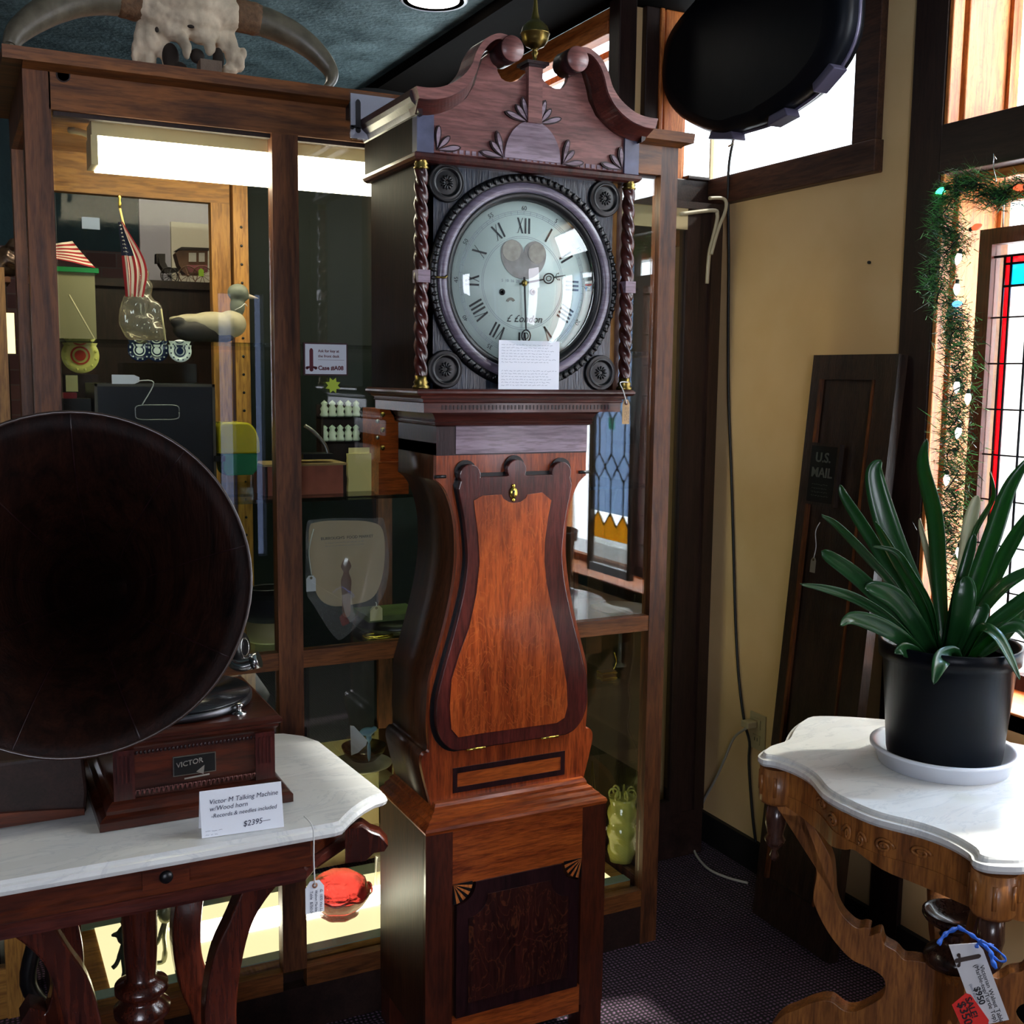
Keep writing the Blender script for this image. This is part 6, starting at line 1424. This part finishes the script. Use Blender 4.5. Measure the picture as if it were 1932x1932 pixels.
def leaf(base_px, mids, w, off=0, mat=LM, droop=0):
    w *= .85
    # mids: list of (px,py,depth offset toward the camera)
    base = Vector((pc.x, pc.y, zr0 + .215)); D0 = (base - CAM).dot(Fw)
    P_ = [CAM + ray(a, b_) * (D0 - d) for a, b_, d in [base_px] + mids]
    P_ = cr(P_, 7); m = MB(); v = []; L = len(P_) - 1
    for i, p_ in enumerate(P_):
        u = i / L; T = (P_[min(i + 1, L)] - P_[max(0, i - 1)]).normalized()
        view = (CAM - p_).normalized(); S_ = T.cross(view).normalized(); Nn = S_.cross(T).normalized()
        S_ = (S_ * math.cos(off) + Nn * math.sin(off)).normalized(); Nn = S_.cross(T)
        ww = w * (.55 + .5 * math.sin(PI * min(u * 1.15, 1) ** 1.2)) * (1 if u < .8 else max(0.02, math.cos((u - .8) / .2 * PI / 2) ** .7)) / 2
        v += [p_ - S_ * ww + Nn * .006 * (1 - u), p_ - S_ * ww * .5, p_ - Nn * .003, p_ + S_ * ww * .5, p_ + S_ * ww + Nn * .006 * (1 - u)]
    f = [(i * 5 + k, i * 5 + k + 1, i * 5 + k + 6, i * 5 + k + 5) for i in range(L) for k in range(4)]
    m.add(v, f, True); o = m.build('leaf', mat, pot); s_ = o.modifiers.new('s', 'SOLIDIFY'); s_.thickness = .0012
LV = [
 ((1770, 1235, 0), [(1730, 1130, .02), (1680, 1010, .03), (1650, 900, .03), (1662, 868, .03)], .052, 0),
 ((1785, 1235, 0), [(1775, 1120, .0), (1765, 980, .0), (1742, 880, .0), (1748, 828, 0)], .040, .5),
 ((1775, 1240, 0), [(1700, 1110, .03), (1640, 1010, .05), (1595, 940, .06), (1585, 915, .06)], .026, .3),
 ((1770, 1245, 0), [(1700, 1120, .06), (1640, 1050, .09), (1580, 990, .12), (1550, 972, .13)], .030, .9),
 ((1775, 1245, 0), [(1745, 1150, .05), (1700, 1070, .08), (1665, 1010, .10), (1650, 985, .10)], .030, .8),
 ((1765, 1250, 0), [(1690, 1160, .05), (1620, 1090, .07), (1565, 1050, .09), (1550, 1040, .09)], .034, .2),
 ((1765, 1255, 0), [(1690, 1175, .07), (1620, 1130, .10), (1560, 1110, .13), (1510, 1102, .15)], .026, .6),
 ((1770, 1250, 0), [(1730, 1180, .06), (1690, 1130, .08), (1650, 1110, .09), (1632, 1110, .09)], .044, .2),
 ((1765, 1262, 0), [(1710, 1210, .07), (1660, 1180, .10), (1610, 1165, .12), (1586, 1180, .13)], .038, .4),
 ((1775, 1250, 0), [(1760, 1150, .06), (1720, 1080, .09), (1690, 1040, .11), (1645, 1030, .12)], .026, .9),
 ((1790, 1240, 0), [(1830, 1130, .0), (1870, 1020, .02), (1905, 920, .03), (1945, 860, .04)], .040, .3),
 ((1795, 1240, 0), [(1850, 1150, .02), (1890, 1060, .03), (1930, 990, .05), (1960, 950, .06)], .036, .5),
 ((1785, 1240, 0), [(1810, 1130, -.03), (1840, 1010, -.04), (1875, 940, -.03), (1868, 890, -.02)], .020, .9),
 ((1780, 1240, 0), [(1805, 1130, .03), (1825, 1060, .04), (1835, 1020, .04), (1838, 1008, .04)], .024, .4),
 ((1790, 1245, 0), [(1810, 1180, .06), (1820, 1130, .08), (1822, 1100, .08), (1818, 1088, .08)], .046, .1),
 ((1795, 1250, 0), [(1850, 1160, .04), (1890, 1110, .06), (1935, 1080, .07), (1980, 1065, .08)], .038, .8),
 ((1800, 1250, 0), [(1860, 1190, .06), (1910, 1150, .08), (1950, 1120, .09), (1990, 1110, .10)], .036, .5),
 ((1800, 1255, 0), [(1830, 1200, .06), (1850, 1160, .07), (1855, 1145, .07), (1853, 1140, .07)], .034, .2),
 ((1790, 1262, .02), [(1800, 1235, .08), (1780, 1240, .12), (1770, 1260, .14), (1762, 1290, .15)], .036, .2),
 ((1815, 1255, .02), [(1850, 1190, .09), (1880, 1200, .12), (1905, 1240, .13), (1925, 1282, .13)], .030, .8),
 ((1820, 1255, 0), [(1870, 1200, .06), (1915, 1180, .08), (1940, 1200, .09), (1960, 1240, .09)], .032, .4),
 ((1760, 1262, 0), [(1730, 1235, .06), (1710, 1226, .08), (1700, 1226, .09), (1688, 1232, .09)], .030, .1),
 ((1775, 1245, 0), [(1770, 1150, -.02), (1755, 1060, -.03), (1740, 1000, -.03), (1735, 978, -.03)], .020, .8),
 ((1800, 1245, 0), [(1815, 1100, -.05), (1828, 1000, -.06), (1840, 950, -.06), (1845, 935, -.06)], .030, .1),
 ((1780, 1250, 0), [(1740, 1200, .02), (1700, 1150, .02), (1670, 1120, .02), (1640, 1105, .02)], .03, .5),
 ((1810, 1255, 0), [(1880, 1215, .02), (1930, 1150, .01), (1960, 1100, .0), (1985, 1060, 0)], .036, .6),
]
for i, (b_, mi_, w_, of) in enumerate(LV): leaf(b_, mi_, w_, of, PALE if i in (22, 23) else LM)

# ---------------------------------------------------------------- leaning mail board
bt, btR = at(1549, 672, 0, XW - .028), at(1706, 669, 0, XW - .028)
y0b, y1b = btR.y - .004, bt.y + .006; H_ = bt.z
foot = 1.985
sl = Vector((XW - .030 - foot, 0, H_)); Ub = Vector((0, -1, 0)); Vb_ = sl.normalized(); Lb = sl.length; Nb = Ub.cross(Vb_)   # faces room
if Nb.x > 0: Nb = -Nb
org = Vector((foot, y1b, 0.001)); Wb = y1b - y0b
mb = thing('mail_panel', 'tall narrow dark oak panel with a U.S. MAIL plaque leaning against the plaster wall', 'panel', org)
def pb_(name, u0, u1, v0, v1, d0, d1, mat, par=None):
    m = MB(); P8 = [org + Ub * u + Vb_ * v_ + Nb * d for u in (u0, u1) for v_ in (v0, v1) for d in (d0, d1)]
    m.add(P8, [(0, 1, 3, 2), (4, 6, 7, 5), (0, 4, 5, 1), (2, 3, 7, 6), (0, 2, 6, 4), (1, 5, 7, 3)]); return m.build(name, mat, par or mb)
pb_('back_board', 0, Wb, 0, Lb, -.012, .008, MAILW)
pb_('stile', 0, .036, 0, Lb, .008, .018, MAILW); pb_('stile', Wb - .07, Wb, 0, Lb, .008, .018, MAILW); pb_('top_rail', .036, Wb - .07, Lb - .065, Lb, .008, .018, MAILW); pb_('bottom_rail', .036, Wb - .07, 0, .12, .008, .018, MAILW)
GLD2 = wood('gilt_bead', H('3a2010'), H('8a4f26'), 'Z', 12, .3)
pb_('bead', .036, .046, .12, Lb - .065, .012, .022, GLD2); pb_('bead', Wb - .078, Wb - .072, .12, Lb - .065, .012, .022, GLD2)
pl = pb_('plaque', .045, .155, Lb - .40, Lb - .235, .018, .034, MAILW)
pb_('plaque_field', .052, .148, Lb - .392, Lb - .243, .034, .035, plain('dark_plaque', H('1c1d1a'), .4, .5), pl)
def pbt(s, u, v_, size, mat): return text(s, size, mat, mb, org + Ub * u + Vb_ * v_ + Nb * .0358, Ub, Vb_, depth=.0008, align='CENTER', bold=.0006)
PT = plain('pewter_letters', H('6a6c64'), .4, .5)
pbt('U.S.', .10, Lb - .285, .036, PT); pbt('MAIL', .10, Lb - .325, .036, PT)
scribble(mb, PT, org + Ub * .068 + Vb_ * (Lb - .345) + Nb * .0352, Ub, Vb_, .064, 4, .010, .0016)
for v_ in (Lb - .6, Lb - .9): pass
p = org + Ub * .10 + Vb_ * (Lb - .56) + Nb * .03
ptag('price_tag', 'small worn tag on a string in front of the leaning mail panel', 'tag', p, .020, .040, MANILA if False else plain('grey_tag', H('8d8676'), .7), Ub, Vb_, [p + Vb_ * .02, p + Vb_ * .05 + Ub * .004, p + Vb_ * .09 + Ub * -.004, p + Vb_ * .115 - Nb * .008], rows=1)

# ---------------------------------------------------------------- instrument case in front of the high window
XQ = 1.93
oc = [(1478, -160), (1390, -90), (1338, -10), (1300, 35), (1275, 75), (1266, 120), (1265, 160), (1275, 195), (1298, 222), (1328, 240), (1352, 250), (1380, 254), (1402, 248), (1448, 234), (1462, 224), (1484, 212), (1530, 180), (1560, 150), (1590, 110), (1610, 60), (1616, 0), (1612, -60), (1590, -130), (1540, -180)]
P_ = cr([Vector(q) for q in yz(oc, XQ + .05)], 3, True)
cs = thing('instrument_case', 'large black rounded instrument case hanging in front of the bright high corner window', 'case', (XQ + .05, 2.3, 2.12))
m = MB(); n_ = len(P_); cen = sum(P_, Vector((0, 0))) / n_
lay = [(.80, 1.0 - 1.0), (.93, .012), (1.0, .035), (1.0, .095), (1.035, .10), (1.035, .115), (1.0, .12), (.96, .17), (.85, .19)]
lay = [(.84, .0), (.95, .008), (1.0, .025), (1.0, .060), (.985, .060), (.985, .066), (.99, .066), (.97, .09), (.9, .10)]
v = []
for s_, d in lay: v += [(XQ + d, cen.x + (p_.x - cen.x) * s_, cen.y + (p_.y - cen.y) * s_) for p_ in P_]
f = [(j * n_ + k, j * n_ + (k + 1) % n_, (j + 1) * n_ + (k + 1) % n_, (j + 1) * n_ + k) for j in range(len(lay) - 1) for k in range(n_)]
m.add(v, f, True); m.add(v[:n_], [list(range(n_))]); m.add(v[-n_:], [list(range(n_))])
m.build('shell', CASEM, cs)
GP = plain('grey_edge', H('5c5870'), .35, .2)
m = MB(); m.tube([(XQ + .063, cen.x + (p_.x - cen.x) * .99, cen.y + (p_.y - cen.y) * .99) for p_ in P_ + P_[:1]], .007, 6); m.build('valance', GP, cs)
for a_, b_ in (((1352, 250), (1400, 250)), ((1462, 226), (1500, 205)), ((1545, 165), (1585, 118))):
    q0, q1 = yz([a_, b_], XQ + .05); c_ = Vector(((q0[0] + q1[0]) / 2, (q0[1] + q1[1]) / 2)); dd = (Vector(q1) - Vector(q0)); an = math.atan2(dd.y, dd.x); w_ = dd.length / 2
    pts = [(c_.x + x_ * math.cos(an) - y_ * math.sin(an), c_.y + x_ * math.sin(an) + y_ * math.cos(an)) for x_, y_ in ((-w_, .020), (w_, .020), (w_ * .8, -.004), (-w_ * .8, -.004))]
    MB().prism(pts, 0, XQ + .022, XQ + .068).build('latch', GP, cs, bevel=.003)
hk = at(1384, 250, 0, XQ + .06)
MB().tube([hk, hk + Vector((0, 0, -.03)), hk + Vector((0, .02, -.034))], .003, 6).build('hook', NICK, cs)
p_ = Vector((XQ + .05, cen.x, max(q.y for q in P_)))
MB().tube([p_ + Vector((0, 0, -.02)), Vector((XQ + .05, cen.x, CZ))], .003, 6).build('hanging_wire', STEEL, cs)

# ---------------------------------------------------------------- cords, conduit and outlet
xo = XW - .006
cpx = [(1384, 262), (1374, 330), (1375, 480), (1374, 640), (1375, 760), (1380, 900), (1384, 1040), (1388, 1180), (1394, 1280), (1404, 1360), (1414, 1400), (1413, 1440), (1420, 1540), (1427, 1600), (1430, 1640)]
Pc = [at(a, b_, 0, xo - (.03 if b_ < 400 else .002)) for a, b_ in cpx]
tag(MB().tube(cr(Pc, 4), .0042, 8).build('hanging_cord', CORDB), 'long black cord hanging down the beige plaster wall from the instrument case', 'cord')
b1 = [at(a, b_, 1, 2.75) for a, b_ in ((1282, 404), (1345, 397), (1353, 404), (1352, 420), (1345, 450), (1338, 480), (1334, 535))]
tag(MB().tube(cr(b1, 5), .0058, 8).build('cream_cable', CONDUIT), 'thick cream cable bending down over the dark corner cabinet, left of two', 'cable', 'cream cables above the corner cabinet')
b1 = [at(a, b_, 1, 2.73) for a, b_ in ((1338, 374), (1362, 374), (1370, 382), (1368, 400), (1358, 425), (1350, 450), (1342, 480))]
tag(MB().tube(cr(b1, 5), .0050, 8).build('cream_cable', CONDUIT), 'shorter cream cable bending down beside the black cord at the corner', 'cable', 'cream cables above the corner cabinet')
oq = at(1431, 1380, 0, XW)
ol = thing('wall_outlet', 'cream double wall outlet low on the plaster wall behind the right table', 'outlet', (XW, oq.y, oq.z - .055))
MB().box(XW - .006, XW, oq.y - .036, oq.y + .036, oq.z - .056, oq.z + .056).build('cover_plate', IVORY, ol, bevel=.002)
for s_ in (-1, 1):
    rc_ = MB().box(XW - .009, XW - .006, oq.y - .017, oq.y + .017, oq.z + s_ * .024 - .014, oq.z + s_ * .024 + .014).build('receptacle', IVORY, ol)
    if s_ < 0:
        for dy in (-.006, .006): MB().box(XW - .0095, XW - .009, oq.y + dy - .001, oq.y + dy + .001, oq.z - .028, oq.z - .018).build('slot', PRINT, rc_)
ec = thing('extension_cord', 'white extension cord plugged into the wall outlet, looping down onto the carpet', 'cord', (XW - .1, oq.y + .1, 0))
MB().box(XW - .045, XW - .0095, oq.y - .006, oq.y + .03, oq.z + .013, oq.z + .034).build('plug', IVORY, ec, bevel=.004)
Pe = [(1408, 1374), (1385, 1392), (1368, 1430), (1350, 1470), (1328, 1510), (1312, 1550), (1306, 1580), (1312, 1610), (1335, 1638), (1370, 1655), (1411, 1666)]
P3_ = []
for i, (a, b_) in enumerate(Pe):
    zs_ = {1470: .24, 1510: .14, 1550: .06, 1580: .02}.get(b_, .006)
    P3_.append(at(a, b_, 0, XW - .045) if b_ < 1440 else at(a, b_, 2, zs_))
# blend between wall fall and floor
P3_[6] = at(1306, 1580, 2, .02)
ec_o = MB().tube(cr(P3_, 6), .0040, 8).build('cable', CONDUIT if False else plain('off_white_cable', H('a39d90'), .5), ec)
P4 = [at(a, b_, 2, .006) for a, b_ in ((1306, 1556), (1290, 1566), (1265, 1574), (1235, 1582), (1200, 1592))]
tag(MB().tube(cr(P4, 5), .0038, 8).build('floor_cable', MATS['off_white_cable']), 'pale cable lying on the carpet leading behind the display cabinet', 'cable')

# ---------------------------------------------------------------- near window: hanging stained glass panels, garland and lights
XG = XW + .02
a, b_, c_ = at(1858, 435, 0, XG), at(1815, 1100, 0, XG), None
sgp = thing('stained_glass_panel', 'stained glass panel with red border in a red-brown frame hanging in the right window', 'stained glass', (XG, a.y - .25, .8))
z1_, y1_ = a.z, a.y; z0_ = .80; wdt = .47; fw = .036
for q in ((y1_ - fw, y1_, z0_, z1_), (y1_ - wdt, y1_ - wdt + fw, z0_, z1_)): MB().box(XG - .015, XG + .015, *q).build('frame_stile', REDW, sgp)
for q in ((y1_ - wdt + fw, y1_ - fw, z1_ - fw, z1_), (y1_ - wdt + fw, y1_ - fw, z0_, z0_ + fw)): MB().box(XG - .015, XG + .015, *q).build('frame_rail', REDW, sgp)
def cglass(name, col, op=.35): return glass(name, col, .1, 1.45, op, [c * .9 for c in col])
RGL = cglass('red_border_glass', (.75, .02, .06), .1); BGL = cglass('blue_glass', (.02, .55, .85), .15); CGL = cglass('clear_textured', (.9, .9, .88), .25); AGL = cglass('amber_glass', (.75, .45, .06), .2); GGL = cglass('green_glass', (.2, .75, .35), .2); IGL = cglass('pale_blue_glass', (.55, .66, .82), .35)
LEAD = plain('lead_came', H('15151a'), .4, .6)
ya, yb2, za, zb2 = y1_ - wdt + fw, y1_ - fw, z0_ + fw, z1_ - fw
def pane(nm, mat, y0, y1, z0, z1): return MB().box(XG - .002, XG + .002, y0, y1, z0, z1).build(nm, mat, sgp)
o_, r_ = .028, .018
pane('clear_border', CGL, ya, yb2, zb2 - o_, zb2); pane('clear_border', CGL, yb2 - o_, yb2, za, zb2 - o_); pane('clear_border', CGL, ya, ya + o_, za, zb2 - o_)
pane('red_border', RGL, ya + o_, yb2 - o_, zb2 - o_ - r_, zb2 - o_); pane('red_border', RGL, yb2 - o_ - r_, yb2 - o_, za, zb2 - o_ - r_); pane('red_border', RGL, ya + o_, ya + o_ + r_, za, zb2 - o_ - r_)
yi, zi = yb2 - o_ - r_, zb2 - o_ - r_
pane('blue_square', BGL, yi - .05, yi, zi - .05, zi); pane('blue_square', BGL, ya + o_ + r_, ya + o_ + r_ + .05, zi - .05, zi)
pane('clear_field', CGL, ya + o_ + r_, yi, za, zi - .05); pane('clear_field', CGL, ya + o_ + r_ + .05, yi - .05, zi - .05, zi)
m = MB()
def ln(y0, z0, y1, z1, w=.003): m.tube([(XG - .003, y0, z0), (XG - .003, y1, z1)], w, 6)
for z in (zi, zi - .05): ln(ya + o_, z, yb2 - o_, z)
for y in (yi, yi - .05, yi + r_, ya + o_, ya + o_ + r_): ln(y, za, y, zb2 - o_)
k = zi - .12
while k > za: ln(ya, k, yb2, k, .002); k -= .105
ln(ya, zb2 - o_, yb2, zb2 - o_)
m.build('lead_lines', LEAD, sgp)
for yy in (y1_ - .05, y1_ - wdt + .05): MB().tube([(XG, yy, z1_), (XG, yy + .003, 1.965)], .0015, 6).build('hanging_chain', STEEL, sgp)
# leaded panel nearer the camera (seen mirrored in the cabinet glass)
yA, yB = 1.10, 1.40
lp = thing('leaded_hexagon_panel', 'pale leaded hexagon glass panel with amber arches further along the right window', 'stained glass', (XG, 1.25, .77))
for q in ((yA, yA + .02, .77, 1.95), (yB - .02, yB, .77, 1.95)): MB().box(XG - .01, XG + .01, *q).build('frame_stile', DKW, lp)
for q in ((yA + .02, yB - .02, 1.93, 1.95), (yA + .02, yB - .02, .77, .80)): MB().box(XG - .01, XG + .01, *q).build('frame_rail', WPL if q[2] < 1 else DKW, lp)
MB().box(XG - .002, XG + .002, yA + .02, yB - .02, 1.0, 1.93).build('pale_field', IGL, lp)
MB().box(XG - .002, XG + .002, yA + .02, yB - .02, .80, .90).build('pale_sill_field', CGL, lp)
m = MB(); am = MB()
for i in range(3):
    y0 = yA + .02 + i * .0867; y1 = y0 + .0867; yc_ = (y0 + y1) / 2
    am.prism([(y0, .90), (y1, .90), (y1, .95), (yc_, 1.0), (y0, .95)], 0, XG - .002, XG + .002)
    for zc_ in (1.0, 1.22, 1.44, 1.66):
        for (a1_, b1_, a2_, b2_) in ((y0, zc_ - .05, yc_, zc_), (yc_, zc_, y1, zc_ - .05), (yc_, zc_, yc_, zc_ + .12), (yc_, zc_ + .12, y0, zc_ + .17), (yc_, zc_ + .12, y1, zc_ + .17)): m.tube([(XG - .003, a1_, b1_), (XG - .003, a2_, b2_)], .003, 5)
am.build('amber_arches', AGL, lp); m.build('lead_lines', LEAD, lp)
MB().lathe([(0, 0), (.03, 0)], (XG - .005, 1.25, 1.33), (1, 0, 0), 4).build('green_diamond', GGL, lp)
for yy in (yA + .03, yB - .03): MB().tube([(XG, yy, 1.95), (XG, yy, 1.965)], .0015, 6).build('hanging_chain', STEEL, lp)
# garland
random.seed(3)
gp = [(1932, 352), (1880, 372), (1840, 345), (1800, 360), (1785, 420), (1805, 460), (1770, 520), (1800, 590), (1810, 640), (1815, 720), (1805, 800), (1805, 880), (1800, 960), (1795, 1040)]
GP_ = [at(a, b_, 0, XW - .06) for a, b_ in gp]
ext = [GP_[0] + Vector((0, -.2 * k, .02 * math.sin(k))) for k in (5, 4, 3, 2, 1)]
path_g = cr(ext + GP_, 10)
path_g += [Vector((XW - .035, path_g[-1].y - .01, path_g[-1].z - .02 * k)) for k in range(1, 6)]
NG = [plain('fir_needles_dark', H('1f4a2c'), .6), plain('fir_needles_green', H('62b05e'), .6), plain('tinsel', H('b9ccd0'), .3, .6)]
m = MB()
for i in range(15000):
    c = path_g[random.randrange(len(path_g))]; tz = random.gauss(0, .014)
    d = Vector((random.gauss(0, 1), random.gauss(0, 1), random.gauss(0, 1))).normalized(); d.x = -abs(d.x) * .7
    b0 = c + Vector((random.uniform(-.015, .01), random.gauss(0, .024), tz)); L = random.uniform(.02, .048); s_ = d.orthogonal().normalized() * .0013
    e_ = b0 + d * L
    if e_.y > 1.99: e_.x = min(e_.x, XW - .052); b0.x = min(b0.x, XW - .052)
    m.cur = 2 if random.random() < .05 else (1 if random.random() < .42 else 0)
    m.add([b0 - s_, b0 + s_, e_], [(0, 1, 2)])
ga = m.build('fir_garland', NG); tag(ga, 'bushy green artificial fir garland draped around the right window frame', 'garland')
BULB = {'green': ((.05, 1, .35), 3.5), 'white': ((1, 1, 1), 1.6), 'blue': ((.1, .35, 1), 2), 'red': ((1, .1, .03), 1.5)}
ls = thing('christmas_lights', 'string of large coloured christmas bulbs wound through the garland', 'string lights', path_g[60])
MB().tube([p_ + Vector((-.012 + .01 * math.sin(i * .9), .016 * math.cos(i * .9), .01 * math.sin(i * 1.3))) for i, p_ in enumerate(path_g[40:])], .0016, 5).build('wire', CORDB, ls)
EM = {k: emit('bulb_' + k, c, s_) for k, (c, s_) in BULB.items()}
for (px, py, col, dx, dz) in ((1775, 360, 'green', 1, -.25), (1808, 488, 'white', .1, -.5), (1805, 545, 'white', 0, -1), (1806, 573, 'blue', -1, .1), (1843, 428, 'red', -1, .2), (1923, 354, 'red', 1, 0), (1805, 730, 'white', 0, -1), (1826, 752, 'white', 0, -1), (1808, 816, 'white', .2, -1), (1786, 905, 'white', 0, -1), (1809, 1042, 'white', 0, -1)):
    p_ = at(px, py, 0, XW - .075); bu = MB().lathe([(.0, -.016), (.0035, -.012), (.007, -.003), (.0075, .003), (.0055, .010), (.004, .012)], p_, (0, dx, -dz) if False else Vector((0.05, -dx, -dz)), 12).build('bulb', EM[col], ls)
    MB().lathe([(.0045, .011), (.0045, .020), (.002, .022)], p_, Vector((0.05, -dx, -dz)), 10).build('socket', plain('socket_green', H('1f3a26'), .5) if 'socket_green' not in MATS else MATS['socket_green'], bu)
m_ = at(1880, 300, 0, XW - .055)
tag(MB().tube([m_, m_ + Vector((-.01, 0, .01)), m_ + Vector((-.012, -.004, -.02)), m_ + Vector((-.01, -.012, -.05))], .0012, 5).build('wire_hook', NICK), 'small wire hook screwed into the dark transom above the garland', 'hook')
# nail in the wall
p_ = at(1638, 495, 0, XW - .006)
tag(MB().tube([p_, (XW + .001, p_.y, p_.z)], .004, 8).build('wall_nail', PRINT), 'small dark nail in the bare plaster wall', 'nail')
# tag on clock
p_ = at(1180, 777, 1, 2.026)
t, U_, V_, N_ = ptag('clock_tag', 'brown manila price tag hanging on the right end of the clock hood', 'tag', (p_.x, 2.024, p_.z), .018, .052, MANILA, string=[(p_.x, 2.022, p_.z + .018), at(1176, 738, 1, 2.026), at(1170, 722, 1, 2.036), at(1185, 721, 1, 2.045)], ring=plain('dark_eyelet', H('5a3222'), .5))
scribble(t, INK, Vector((p_.x + .006, 2.0232, p_.z + .01)), (0, 0, -1), (1, 0, 0), .032, 3, .0045, .001)
# ---------------------------------------------------------------- far left background
oc_ = thing('oak_case', 'golden oak case at the far left edge behind the marble table', 'case', (-.1, 2.7, 0))
a = at(12, 600, 1, 2.7)
MB().box(a.x - .06, a.x, 2.7, 2.74, 0, 1.72).build('stile', CABIN, oc_); MB().box(-.42, a.x - .06, 2.705, 2.735, 1.64, 1.72).build('top_rail', CABINX, oc_); MB().box(-.42, a.x - .06, 2.705, 2.735, 0, .12).build('bottom_rail', CABINX, oc_); MB().box(-.42, a.x - .06, 2.715, 2.72, .12, 1.64).build('door_glass', GLC, oc_); MB().box(-.42, a.x, 2.98, 3.0, 0, 1.72).build('back_board', DKW, oc_)
MB().box(-.47, -.42, 2.7, 3.0, 0, 1.72).build('side', CAB, oc_)
b1 = thing('low_cabinet', 'dark brown wooden cabinet far left carrying the bronze figure', 'cabinet', (.0, 3.6, 0))
za_ = at(20, 523, 1, 3.4).z
MB().box(-.2, .155, 3.4, 3.7, 0, za_ - .015).build('carcass', DKW, b1)
MB().box(-.22, .165, 3.38, 3.72, za_ - .015, za_).build('top', CABX, b1)
lc = at(13, 625, 1, 3.38); MB().box(lc.x - .022, lc.x + .02, 3.385, 3.395, lc.z - .06, lc.z + .05).build('lit_patch', emit('lit_things_glow', (1, .85, .4), 1.4), b1)  # glowing patch added for the yellowish lit things at far left
c = at(18, 500, 1, 3.5)
lumps('bronze_figure', [(Vector((c.x, 3.5, za_ + .05)), .05, (.9, .7, .8)), (Vector((c.x + .02, 3.5, za_ + .09)), .03, (1, 1, .8)), (Vector((c.x - .03, 3.5, za_ + .04)), .035, (1, 1, 1)), (Vector((c.x + .05, 3.5, za_ + .025)), .025, (1.2, 1, 1))], plain('dark_bronze', H('4a3c30'), .35, .7), vox=.006, noise=(.02, .03), label='dark bronze figure group on the low cabinet at the far left', category='sculpture')
rd = at(22, 270, 1, 2.95)
tag(MB().box(.055, .075, 2.93, 2.95, 0, at(30, 265, 1, 2.94).z).build('pale_upright', CONDUIT), 'pale painted metal upright rising just left of the display cabinet', 'post')
tag(MB().box(.025, .055, 2.93, 2.96, 0, at(30, 180, 1, 2.94).z).build('brown_upright', DKW), 'dark wooden upright beside the pale post at the left cabinet side', 'post')
# dark stools below the left table
for (px, dz) in ((70, 0), (135, .02)):
    x = xat(px, 2.15, .35)
    tag(MB().tube(cr([Vector((x - .03, 2.28, .52)), Vector((x + .01, 2.28, .42)), Vector((x - .01, 2.28, .30)), Vector((x + .03, 2.28, .2)), Vector((x + .02, 2.28, .0))], 5), .016, 10).build('cast_iron_leg', EBD), 'dark curved cast iron leg in the shadow under the left table, %s' % ('left one' if px == 70 else 'right one'), 'leg', 'dark cast iron legs under the left table')
